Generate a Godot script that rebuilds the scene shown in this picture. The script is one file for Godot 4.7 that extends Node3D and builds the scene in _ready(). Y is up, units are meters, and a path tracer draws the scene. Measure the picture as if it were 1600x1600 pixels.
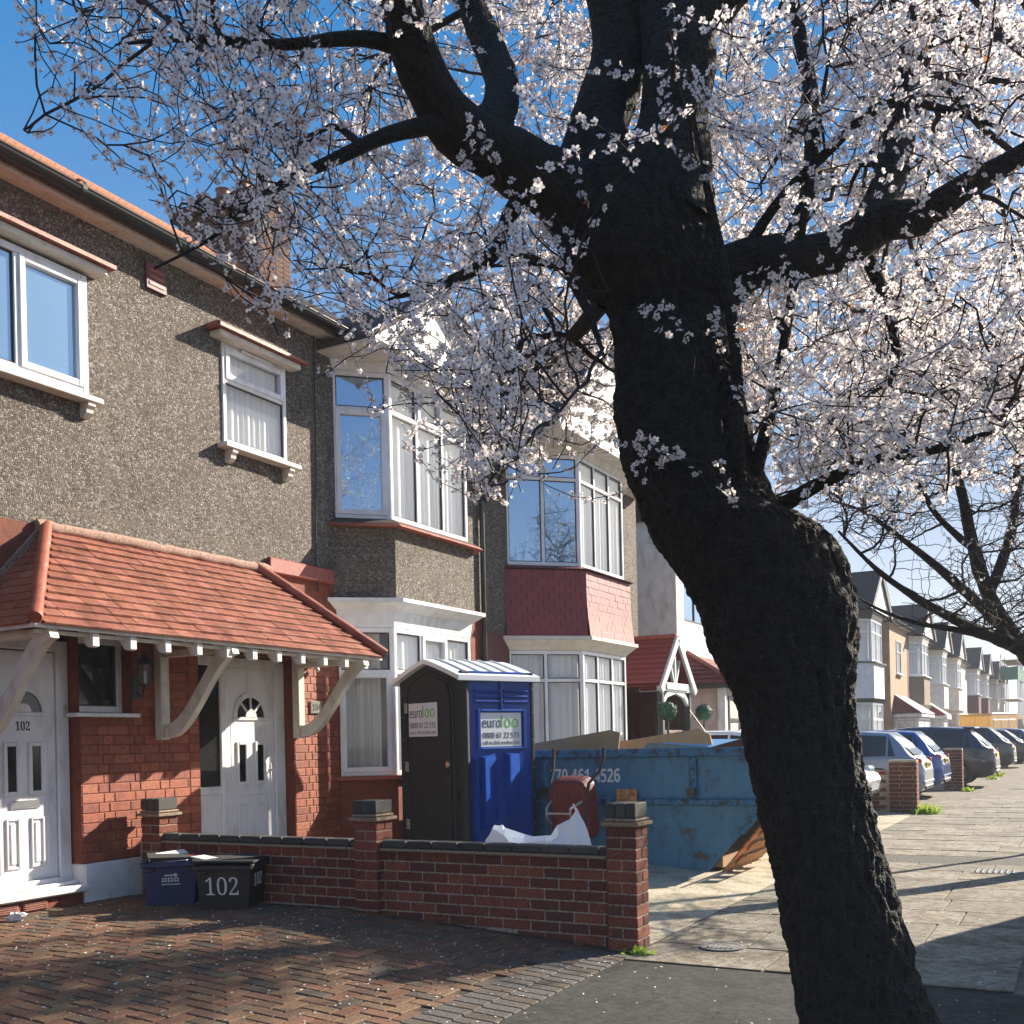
extends Node3D
# A terraced street in spring sun: blossom tree, houses with bays, portable toilet, skip, parked cars.
# x points to the road, -z runs away along the street, the fronts of the gardens lie on x = -2.6.

const XF := -7.35          # plane of the house fronts
const EYE := Vector3(0, 1.42, 0)
const FOCAL := 1650.0      # photograph's focal length in its pixels
const MIDY := 1158.0
var cam_basis: Basis
var rng := RandomNumberGenerator.new()
var names := {}
var M := {}

# ---------------------------------------------------------------- mesh builder
class MB:
	var v := PackedVector3Array()
	var n := PackedVector3Array()
	func t(a: Vector3, b: Vector3, c: Vector3) -> void:      # counter-clockwise seen from outside
		var m := (b - a).cross(c - a).normalized()
		v.append(a); v.append(c); v.append(b)
		n.append(m); n.append(m); n.append(m)
	func q(a: Vector3, b: Vector3, c: Vector3, d: Vector3) -> void:
		t(a, b, c); t(a, c, d)
	func qn(a: Vector3, b: Vector3, c: Vector3, d: Vector3, na: Vector3, nb: Vector3, nc: Vector3, nd: Vector3) -> void:
		v.append(a); v.append(c); v.append(b); n.append(na); n.append(nc); n.append(nb)
		v.append(a); v.append(d); v.append(c); n.append(na); n.append(nd); n.append(nc)
	func obox(x: Transform3D, lo: Vector3, hi: Vector3, ch := 0.0) -> MB:
		# box lo..hi in the frame x, edges chamfered by ch
		var c := (lo + hi) * 0.5
		var h := (hi - lo).abs() * 0.5
		ch = minf(ch, minf(h.x, minf(h.y, h.z)) * 0.9)
		var ax := [Vector3.RIGHT, Vector3.UP, Vector3.BACK]
		for k in 3:
			for s in [-1.0, 1.0]:
				var e: Vector3 = ax[k] * s
				var u: Vector3 = ax[(k + 1) % 3]
				var w: Vector3 = e.cross(u)
				var hu: float = h[(k + 1) % 3] - ch
				var hw: float = h[(k + 2) % 3] - ch
				var o: Vector3 = c + e * h[k]
				q(x * (o - u * hu - w * hw), x * (o + u * hu - w * hw), x * (o + u * hu + w * hw), x * (o - u * hu + w * hw))
		if ch > 0.0:
			for k in 3:
				var a1 := (k + 1) % 3
				var a2 := (k + 2) % 3
				for s1 in [-1.0, 1.0]:
					for s2 in [-1.0, 1.0]:
						var along: Vector3 = ax[k] * (h[k] - ch)
						var p1: Vector3 = c + ax[a1] * s1 * h[a1] + ax[a2] * s2 * (h[a2] - ch)
						var p2: Vector3 = c + ax[a1] * s1 * (h[a1] - ch) + ax[a2] * s2 * h[a2]
						if s1 * s2 > 0.0:
							q(x * (p1 - along), x * (p2 - along), x * (p2 + along), x * (p1 + along))
						else:
							q(x * (p2 - along), x * (p1 - along), x * (p1 + along), x * (p2 + along))
			for sx in [-1.0, 1.0]:
				for sy in [-1.0, 1.0]:
					for sz in [-1.0, 1.0]:
						var pa := c + Vector3(sx * h.x, sy * (h.y - ch), sz * (h.z - ch))
						var pb := c + Vector3(sx * (h.x - ch), sy * h.y, sz * (h.z - ch))
						var pc := c + Vector3(sx * (h.x - ch), sy * (h.y - ch), sz * h.z)
						if sx * sy * sz > 0.0:
							t(x * pa, x * pb, x * pc)
						else:
							t(x * pa, x * pc, x * pb)
		return self
	func box(lo: Vector3, hi: Vector3, ch := 0.0) -> MB:
		return obox(Transform3D.IDENTITY, lo, hi, ch)
	func bar(a: Vector3, b: Vector3, w: float, h: float, up := Vector3.UP, ch := 0.0) -> MB:
		# a straight bar from a to b, w wide and h high
		var d := b - a
		var z := d.normalized()
		var xx := up.cross(z).normalized()
		var yy := z.cross(xx)
		return obox(Transform3D(Basis(xx, yy, z), (a + b) * 0.5), Vector3(-w / 2, -h / 2, -d.length() / 2), Vector3(w / 2, h / 2, d.length() / 2), ch)
	func extrude(poly: PackedVector2Array, x: Transform3D, depth: float) -> MB:
		# a polygon in the frame's xy, from z = -depth to z = 0
		var p := poly
		if Geometry2D.is_polygon_clockwise(p):
			p = p.duplicate(); p.reverse()
		var tri := Geometry2D.triangulate_polygon(p)
		for i in range(0, tri.size(), 3):
			var a := p[tri[i]]; var b := p[tri[i + 1]]; var c := p[tri[i + 2]]
			if (b - a).cross(c - a) < 0.0:
				var k := b; b = c; c = k
			t(x * Vector3(a.x, a.y, 0), x * Vector3(b.x, b.y, 0), x * Vector3(c.x, c.y, 0))
			t(x * Vector3(a.x, a.y, -depth), x * Vector3(c.x, c.y, -depth), x * Vector3(b.x, b.y, -depth))
		for i in p.size():
			var a := p[i]; var b := p[(i + 1) % p.size()]
			q(x * Vector3(a.x, a.y, -depth), x * Vector3(b.x, b.y, -depth), x * Vector3(b.x, b.y, 0), x * Vector3(a.x, a.y, 0))
		return self
	func tube(pts: PackedVector3Array, rad: PackedFloat32Array, sides := 8, cap := true) -> MB:
		var rings: Array[PackedVector3Array] = []
		var norms: Array[PackedVector3Array] = []
		var side := Vector3.ZERO
		for i in pts.size():
			var d := (pts[mini(i + 1, pts.size() - 1)] - pts[maxi(i - 1, 0)]).normalized()
			if side == Vector3.ZERO:
				side = d.cross(Vector3(0.31, 0.87, 0.38)).normalized()
			side = (side - d * side.dot(d)).normalized()
			var up := d.cross(side)
			var r := PackedVector3Array(); var m := PackedVector3Array()
			for k in sides:
				var a := TAU * k / sides
				var e := side * cos(a) + up * sin(a)
				r.append(pts[i] + e * rad[i]); m.append(e)
			rings.append(r); norms.append(m)
		for i in pts.size() - 1:
			for k in sides:
				var l := (k + 1) % sides
				qn(rings[i][k], rings[i][l], rings[i + 1][l], rings[i + 1][k], norms[i][k], norms[i][l], norms[i + 1][l], norms[i + 1][k])
		if cap:
			for k in sides:
				t(pts[0], rings[0][(k + 1) % sides], rings[0][k])
				t(pts[-1], rings[-1][k], rings[-1][(k + 1) % sides])
		return self
	func rod(a: Vector3, b: Vector3, r: float, sides := 8) -> MB:
		return tube(PackedVector3Array([a, b]), PackedFloat32Array([r, r]), sides)
	func lathe(prof: PackedVector2Array, x: Transform3D, sides := 20) -> MB:
		# profile (radius, height) turned round the frame's y
		for i in prof.size() - 1:
			var d := prof[i + 1] - prof[i]
			var s := Vector2(d.y, -d.x).normalized()
			for k in sides:
				var a := TAU * k / sides; var b := TAU * (k + 1) / sides
				var ea := Vector3(cos(a), 0, -sin(a)); var eb := Vector3(cos(b), 0, -sin(b))
				var na := (x.basis * (ea * s.x + Vector3.UP * s.y)).normalized()
				var nb := (x.basis * (eb * s.x + Vector3.UP * s.y)).normalized()
				var p := prof[i]; var r := prof[i + 1]
				qn(x * (ea * p.x + Vector3.UP * p.y), x * (eb * p.x + Vector3.UP * p.y), x * (eb * r.x + Vector3.UP * r.y), x * (ea * r.x + Vector3.UP * r.y), na, nb, nb, na)
		return self
	func done() -> ArrayMesh:
		var am := ArrayMesh.new()
		var arr := []
		arr.resize(Mesh.ARRAY_MAX)
		arr[Mesh.ARRAY_VERTEX] = v
		arr[Mesh.ARRAY_NORMAL] = n
		am.add_surface_from_arrays(Mesh.PRIMITIVE_TRIANGLES, arr)
		return am

func mb() -> MB:
	return MB.new()
func pv2(a: Array) -> PackedVector2Array:
	var p := PackedVector2Array()
	for i in range(0, a.size(), 2):
		p.append(Vector2(a[i], a[i + 1]))
	return p
func frame(o: Vector3, x: Vector3, y: Vector3) -> Transform3D:
	x = x.normalized()
	var z := x.cross(y).normalized()
	return Transform3D(Basis(x, z.cross(x), z), o)

# ---------------------------------------------------------------- objects
func numbered(s: String) -> String:
	names[s] = names.get(s, -1) + 1
	return s if names[s] == 0 else "%s_%03d" % [s, names[s]]
func tag(o: Node, label: String, category := "", group := "", kind := "") -> Node:
	o.set_meta("label", label)
	if category: o.set_meta("category", category)
	if group: o.set_meta("group", group)
	if kind: o.set_meta("kind", kind)
	return o
func thing(called: String, label: String, category: String, at := Vector3.ZERO, turn := 0.0, group := "") -> Node3D:
	var o := Node3D.new()
	o.name = numbered(called)
	o.position = at
	o.rotation.y = turn
	add_child(o)
	tag(o, label, category, group)
	return o
func part(parent: Node3D, called: String, shape, mat: Material, at := Transform3D.IDENTITY) -> MeshInstance3D:
	# a part in its parent's own axes
	var o := MeshInstance3D.new()
	o.name = called
	o.mesh = shape.done() if shape is MB else shape
	o.material_override = mat
	o.transform = at
	parent.add_child(o, true)
	return o
func wpart(root: Node3D, called: String, shape, mat: Material) -> MeshInstance3D:
	# a part whose shape is given in world axes, under a thing that is moved but not turned
	return part(root, called, shape, mat, Transform3D(Basis.IDENTITY, -root.position))
func setting(called: String, shape, mat: Material, kind := "structure") -> MeshInstance3D:
	var o := MeshInstance3D.new()
	o.name = numbered(called)
	o.mesh = shape.done() if shape is MB else shape
	o.material_override = mat
	add_child(o)
	o.set_meta("kind", kind)
	return o

# ---------------------------------------------------------------- pixels and points
func ray(px: float, py: float) -> Vector3:
	return cam_basis * Vector3((px - 800.0) / FOCAL, -(py - MIDY) / FOCAL, -1.0)
func at(px: float, py: float, d: float) -> Vector3:
	return EYE + ray(px, py) * d
func to_px(p: Vector3) -> Vector3:
	var c := cam_basis.inverse() * (p - EYE)
	return Vector3(800.0 + FOCAL * c.x / -c.z, MIDY - FOCAL * c.y / -c.z, -c.z)
func gy(x: float) -> float:
	# the front gardens rise a little towards the houses
	return 0.15 * clampf((-2.66 - x) / 2.4, 0.0, 1.0)

# ---------------------------------------------------------------- materials
func lin(r: float, g: float, b: float, a := 1.0) -> Color:
	var c := Color(r, g, b).linear_to_srgb()
	c.a = a
	return c
func mat(called: String, c: Color, rough := 0.7, metal := 0.0) -> StandardMaterial3D:
	var m := StandardMaterial3D.new()
	m.resource_name = called
	m.albedo_color = c
	m.roughness = rough
	m.metallic = metal
	M[called] = m
	return m
func noise(kind: int, freq: float, sd: int, oct := 4, gain := 0.5) -> FastNoiseLite:
	var f := FastNoiseLite.new()
	f.noise_type = kind
	f.frequency = freq
	f.seed = sd
	f.fractal_type = FastNoiseLite.FRACTAL_FBM if oct > 1 else FastNoiseLite.FRACTAL_NONE
	f.fractal_octaves = oct
	f.fractal_gain = gain
	return f
func ntex(f: FastNoiseLite, stops: Array, size := 512) -> NoiseTexture2D:
	# stops: offset, colour (linear), offset, colour ...
	var t := NoiseTexture2D.new()
	t.width = size
	t.height = size
	t.seamless = true
	t.seamless_blend_skirt = 0.12
	t.noise = f
	if stops:
		var g := Gradient.new()
		var off := PackedFloat32Array()
		var col := PackedColorArray()
		for i in range(0, stops.size(), 2):
			off.append(stops[i])
			var c: Color = stops[i + 1]
			col.append(c)
		g.offsets = off
		g.colors = col
		t.color_ramp = g
	return t
func textured(called: String, base: Color, rough: float, tex: Texture2D, scale: float, bump: Texture2D = null, depth := 0.0, metal := 0.0) -> StandardMaterial3D:
	var m := mat(called, base, rough, metal)
	m.albedo_texture = tex
	m.uv1_triplanar = true
	m.uv1_world_triplanar = true
	m.uv1_scale = Vector3(scale, scale, scale)
	if bump:
		m.heightmap_enabled = true
		m.heightmap_texture = bump
		m.heightmap_scale = depth
	return m
func g3(v: float) -> Color:
	return Color(v, v, v)

func make_materials() -> void:
	var S := FastNoiseLite.TYPE_SIMPLEX_SMOOTH
	var C := FastNoiseLite.TYPE_CELLULAR
	# small chips of flint and shingle thrown on cement: each cell its own stone
	var cell := noise(C, 0.1, 3, 1)
	cell.cellular_return_type = FastNoiseLite.RETURN_CELL_VALUE
	cell.cellular_jitter = 1.0
	var dist := noise(C, 0.1, 3, 1)
	dist.cellular_return_type = FastNoiseLite.RETURN_DISTANCE
	dist.cellular_jitter = 1.0
	dist.cellular_return_type = FastNoiseLite.RETURN_DISTANCE2_SUB
	var n := 900
	var ic := cell.get_seamless_image(n, n)
	var id := dist.get_seamless_image(n, n)
	var ramp := Gradient.new()
	ramp.offsets = PackedFloat32Array([0.0, .2, .45, .62, .8, 1.0])
	ramp.colors = PackedColorArray([lin(.07, .054, .042), lin(.135, .11, .09), lin(.225, .193, .162), lin(.15, .106, .07), lin(.30, .27, .23), lin(.43, .40, .365)])
	var chip_img := Image.create(n, n, false, Image.FORMAT_RGB8)
	var bump_img := Image.create(n, n, false, Image.FORMAT_RGB8)
	for y in n:
		for x in n:
			var e := clampf((id.get_pixel(x, y).r - .02) / .20, 0.0, 1.0)
			var c := ramp.sample(ic.get_pixel(x, y).r).srgb_to_linear()
			# stones set in grey-brown cement
			chip_img.set_pixel(x, y, (c if e > .12 else Color(.135, .115, .095)).linear_to_srgb())
			bump_img.set_pixel(x, y, g3(sqrt(e)))
	textured("roughcast", g3(1), .85, ImageTexture.create_from_image(chip_img), .72, ImageTexture.create_from_image(bump_img), 3.0)
	var soft := ntex(noise(S, 0.012, 11, 5), [0.0, g3(.9), .5, g3(.96), 1.0, g3(1)])
	var fine := ntex(noise(S, 0.09, 12, 3), [0.0, g3(.5), .5, g3(.8), 1.0, g3(1)])
	var finebump := ntex(noise(S, 0.12, 13, 4), [])
	# painted brick, two shades of the same masonry paint, worn
	var worn := ntex(noise(S, 0.02, 14, 5), [0.0, g3(.74), .35, g3(.9), .7, g3(1), 1.0, g3(1)])
	for k in 4:
		textured("red_brick_%d" % k, [lin(.30, .070, .032), lin(.34, .085, .038), lin(.26, .058, .027), lin(.37, .10, .045)][k], .6, worn, 1.3 + .2 * k, finebump, .25)
	textured("red_mortar", lin(.20, .045, .021), .8, worn, 1.0, finebump, .3)
	textured("red_paint", lin(.27, .042, .026), .5, worn, .9)
	textured("maroon_paint", lin(.11, .020, .024), .55, worn, .9)
	# garden wall
	var patch := ntex(noise(S, 0.03, 15, 5), [0.0, g3(.55), .35, g3(.82), .65, g3(1), 1.0, g3(1)])
	for k in 5:
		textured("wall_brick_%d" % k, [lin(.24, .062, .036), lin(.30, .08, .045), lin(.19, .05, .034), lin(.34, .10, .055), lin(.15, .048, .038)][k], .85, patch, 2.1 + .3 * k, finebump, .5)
	textured("mortar", lin(.52, .44, .34), .95, patch, 2.5, finebump, .6)
	for k in 3:
		textured("coping_%d" % k, [lin(.072, .071, .068), lin(.10, .098, .092), lin(.055, .054, .053)][k], .7, fine, 2.0, finebump, .3)
	textured("creasing", lin(.34, .25, .17), .9, patch, 2.3, finebump, .4)
	# tiles
	for k in 4:
		textured("porch_tile_%d" % k, [lin(.36, .135, .09), lin(.325, .118, .078), lin(.40, .16, .11), lin(.29, .10, .068)][k], .42, worn, 1.7 + .3 * k, finebump, .25)
	for k in 3:
		textured("hung_tile_%d" % k, [lin(.22, .036, .040), lin(.235, .040, .042), lin(.205, .033, .038)][k], .55, worn, 1.9 + .3 * k, finebump, .2)
	textured("ridge_tile", lin(.34, .085, .048), .5, worn, 1.4, finebump, .3)
	textured("fillet", lin(.46, .28, .21), .8, patch, 2.0, finebump, 1.0)
	textured("roof_orange", lin(.42, .17, .085), .8, patch, 1.2, finebump, .8)
	textured("roof_dark", lin(.035, .034, .036), .97, patch, 1.1, finebump, .8)
	textured("roof_brown", lin(.075, .05, .042), .97, patch, 1.1, finebump, .8)
	textured("chimney_brick", lin(.13, .05, .03), .85, patch, 1.6, finebump, .6)
	# white plastics and paints
	mat("upvc", lin(.72, .72, .74), .28)
	mat("gloss_white", lin(.72, .71, .70), .35)
	textured("cream_paint", lin(.70, .66, .58), .45, soft, .8)
	textured("white_paint", lin(.76, .76, .77), .6, soft, .9, finebump, .2)
	textured("white_render", lin(.82, .81, .80), .9, soft, .5, finebump, .5)
	textured("cream_render", lin(.78, .74, .68), .9, soft, .5, finebump, .5)
	textured("pink_render", lin(.66, .53, .48), .9, soft, .5, finebump, .5)
	textured("tan_render", lin(.42, .30, .19), .9, soft, .5, finebump, .5)
	textured("brown_render", lin(.24, .175, .125), .9, soft, .5, finebump, .5)
	mat("black_plastic", lin(.012, .012, .013), .35)
	mat("black_iron", lin(.02, .02, .02), .45)
	mat("letter_black", lin(.015, .015, .015), .6)
	mat("letter_white", lin(.62, .64, .62), .7)
	mat("chrome", lin(.62, .62, .62), .25, .9)
	mat("interior", lin(.10, .095, .09), .9)
	# glass
	for k in 2:
		var g := mat(["glass", "mirror_glass"][k], lin([.55, .36][k], [.60, .54][k], [.66, .74][k], [.05, .42][k]), .02, [.10, .75][k])  # mirror_glass is tinted blue, so stronger sky reflection is put into its colour
		g.transparency = BaseMaterial3D.TRANSPARENCY_ALPHA
	mat("dark_glass", lin(.008, .009, .010), .08)
	textured("frosted", lin(.05, .065, .06), .22, ntex(noise(C, .05, 21, 1), [0.0, g3(.2), .5, g3(.6), 1.0, g3(1)]), 3.0, ntex(noise(C, .09, 22, 1), []), 3.0)
	var net := mat("net_curtain", lin(.72, .72, .72), .9)
	net.backlight_enabled = true
	net.backlight = lin(.5, .5, .5)
	mat("grey_curtain", lin(.42, .41, .36), .9)
	mat("blue_curtain", lin(.12, .30, .42), .9)
	# ground
	textured("tarmac", lin(.062, .059, .055), .92, ntex(noise(S, .02, 31, 7, .85), [0.0, g3(.3), .35, g3(.6), .6, g3(.88), 1.0, Color(1, .97, .92)], 1024), .6, ntex(noise(S, .3, 32, 3), [], 1024), .9)
	textured("footway", lin(.25, .215, .165), .92, ntex(noise(S, .16, 33, 6, .75), [0.0, g3(.42), .4, g3(.74), .6, g3(.93), 1.0, g3(1)], 1024), .42, finebump, .8)
	textured("coarse_tarmac", lin(.16, .145, .12), .95, ntex(noise(S, .25, 39, 3, .8), [0.0, g3(.2), .4, g3(.6), .6, g3(.95), 1.0, Color(1, .96, .88)], 1024), .5, finebump, 1.5)
	textured("concrete", lin(.52, .455, .34), .9, ntex(noise(S, .05, 34, 6, .65), [0.0, g3(.62), .5, g3(.9), 1.0, g3(1)], 1024), .4, finebump, .5)
	for k in 3:
		textured("slab_%d" % k, [lin(.275, .24, .185), lin(.22, .195, .152), lin(.31, .27, .21)][k], .95, ntex(noise(S, .035, 35 + k, 7, .78), [0.0, g3(.52), .38, g3(.78), .6, g3(.95), 1.0, g3(1)]), .55, finebump, .4)
	textured("joint_sand", lin(.085, .07, .052), 1.0, fine, 3.0, finebump, .6)
	var block := ntex(noise(S, .05, 41, 5, .7), [0.0, g3(.45), .4, g3(.8), .65, g3(1), 1.0, g3(1)])
	for k in 6:
		textured("paver_%d" % k, [lin(.185, .095, .053), lin(.215, .122, .064), lin(.155, .078, .048), lin(.14, .098, .056), lin(.225, .10, .055), lin(.115, .085, .062)][k], .85, block, 1.5 + .2 * k, finebump, .5)
	textured("edge_paver", lin(.115, .10, .09), .85, block, 1.7, finebump, .5)
	textured("kerb_stone", lin(.33, .31, .28), .9, fine, 1.0, finebump, .4)
	# bark
	var bark := noise(S, .018, 51, 5, .6)
	textured("bark", lin(.040, .031, .024), .9, ntex(bark, [0.0, g3(.35), .5, g3(.75), 1.0, g3(1)]), 1.6, ntex(noise(S, .045, 52, 5, .7), []), 5.5)
	textured("twig", lin(.040, .026, .021), .75, fine, 6.0)
	var pet := mat("petal", lin(.90, .87, .85), .65)
	pet.vertex_color_use_as_albedo = true
	pet.backlight_enabled = true
	pet.backlight = lin(.94, .92, .91)
	var lf := mat("bronze_leaf", lin(.26, .10, .04), .6)
	lf.backlight_enabled = true
	lf.backlight = lin(.4, .16, .05)
	var gr := mat("weed_leaf", lin(.16, .24, .03), .6)
	gr.backlight_enabled = true
	gr.backlight = lin(.3, .4, .05)
	mat("fallen_petal", lin(.72, .68, .66), .8)
	# things
	textured("toilet_grey", lin(.016, .018, .022), .7, soft, 1.0)
	textured("toilet_blue", lin(.010, .065, .34), .30, soft, 1.0)
	mat("toilet_roof", lin(.74, .76, .78), .4)
	mat("sign_white", lin(.70, .70, .72), .4)
	mat("sign_green", lin(.14, .42, .02), .5)
	mat("sign_navy", lin(.010, .012, .04), .5)
	var rust := ntex(noise(S, .0045, 61, 7, .72), [0.0, lin(.030, .022, .018), .20, lin(.085, .055, .036), .26, lin(.026, .085, .14), .36, lin(.038, .155, .265), .7, lin(.045, .18, .30), 1.0, lin(.06, .22, .34)], 1024)
	textured("skip_blue", g3(1), .5, rust, .45, finebump, .4)
	var scrape := ntex(noise(S, .008, 62, 7, .75), [0.0, lin(.02, .016, .014), .33, lin(.05, .04, .035), .40, lin(.024, .10, .19), .5, lin(.028, .15, .28), 1.0, lin(.036, .18, .33)], 1024)
	textured("skip_rail", g3(1), .5, scrape, 1.1, finebump, .5)
	var grain := ntex(noise(S, .02, 63, 5, .6), [0.0, g3(.45), .4, g3(.75), .7, g3(1), 1.0, g3(1)])
	textured("plywood", lin(.52, .245, .085), .85, grain, .9, finebump, .3)
	textured("old_board", lin(.36, .23, .12), .9, soft, .8, finebump, .4)
	textured("cardboard", lin(.50, .33, .17), .9, soft, 1.4)
	textured("pallet_wood", lin(.48, .36, .20), .9, grain, 1.3, finebump, .4)
	mat("orange_spray", lin(.80, .14, .035), .6)
	mat("blue_board", lin(.19, .42, .68), .5)
	textured("grey_board", lin(.26, .235, .205), .8, soft, 1.5)
	textured("barrow_red", lin(.15, .012, .018), .6, patch, 2.0)
	mat("galvanised", lin(.42, .40, .37), .45, .7)
	mat("sack_white", lin(.66, .70, .76), .55)
	mat("sack_green", lin(.12, .30, .06), .6)
	mat("sack_yellow", lin(.60, .45, .05), .6)
	mat("box_blue", lin(.010, .022, .085), .45)
	mat("box_black", lin(.014, .015, .016), .5)
	mat("paper", lin(.60, .60, .60), .8)
	mat("dark_card", lin(.03, .03, .032), .9)
	textured("door_wood", lin(.10, .035, .018), .5, grain, 1.5)
	mat("timber_grey", lin(.44, .46, .47), .6)
	mat("timber_dark", lin(.04, .042, .045), .6)
	mat("topiary_leaf", lin(.035, .10, .05), .6)
	mat("tyre", lin(.014, .014, .014), .8)
	mat("alloy", lin(.42, .43, .44), .3, .8)
	mat("car_glass", lin(.02, .026, .03), .03)
	mat("lamp_red", lin(.5, .012, .012), .2)
	mat("lamp_clear", lin(.6, .6, .6), .15)
	mat("plate_yellow", lin(.72, .46, .02), .5)
	mat("net_green", lin(.03, .14, .085), .8)
	var SS := FastNoiseLite.TYPE_SIMPLEX_SMOOTH
	var grime := ntex(noise(SS, .012, 81, 6, .62), [0.0, lin(.42, .38, .32), .30, lin(.66, .62, .56), .5, lin(.90, .88, .85), .62, g3(1), 1.0, g3(1)])
	var faint := ntex(noise(SS, .010, 82, 6, .6), [0.0, lin(.66, .63, .58), .30, lin(.84, .82, .79), .5, g3(.98), 1.0, g3(1)])
	weather(["roughcast"], faint, Vector3(.55, .24, .55))
	weather(["white_paint", "cream_paint", "upvc", "gloss_white", "white_render", "cream_render", "pink_render", "tan_render"], faint, Vector3(.8, .3, .8))
	weather(["porch_tile_0", "porch_tile_1", "porch_tile_2", "porch_tile_3", "ridge_tile"], grime, Vector3(.7, .7, .7))
	weather(["red_brick_0", "red_brick_1", "red_brick_2", "red_brick_3", "red_mortar", "wall_brick_0", "wall_brick_1", "wall_brick_2", "wall_brick_3", "mortar"], faint, Vector3(1.1, .7, 1.1))
	weather(["slab_0", "slab_1", "slab_2", "footway", "tarmac", "concrete"], grime, Vector3(.35, .35, .35))
	weather(["paver_0", "paver_1", "paver_2", "paver_3", "paver_4", "paver_5", "edge_paver"], faint, Vector3(.5, .5, .5))
	weather(["skip_blue", "skip_rail", "toilet_blue", "toilet_grey", "barrow_red"], faint, Vector3(1.3, .5, 1.3))
	weather(["bark"], ntex(noise(SS, .02, 83, 6, .65), [0.0, lin(.55, .50, .45), .45, g3(.9), .68, g3(1), .8, lin(.95, 1.0, .92), 1.0, g3(1)]), Vector3(1.4, .8, 1.4))

func weather(ids: Array, t: Texture2D, s: Vector3) -> void:
	# broad stains and wash marks over the fine grain of a surface
	for id in ids:
		var m: StandardMaterial3D = M[id]
		m.detail_enabled = true
		m.detail_albedo = t
		m.detail_blend_mode = BaseMaterial3D.BLEND_MODE_MUL
		m.detail_uv_layer = BaseMaterial3D.DETAIL_UV_2
		m.uv2_triplanar = true
		m.uv2_world_triplanar = true
		m.uv2_scale = s

func paint(called: String, c: Color) -> StandardMaterial3D:
	var m := mat(called, c, .35, .25)
	m.clearcoat_enabled = true
	m.clearcoat = 1.0
	m.clearcoat_roughness = .04
	return m

# ---------------------------------------------------------------- ground
func _sheet(x0: float, x1: float, z0: float, z1: float, y: float) -> MB:
	var m := mb()
	m.q(Vector3(x0, y, maxf(z0, z1)), Vector3(x1, y, maxf(z0, z1)), Vector3(x1, y, minf(z0, z1)), Vector3(x0, y, minf(z0, z1)))
	return m

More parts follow.
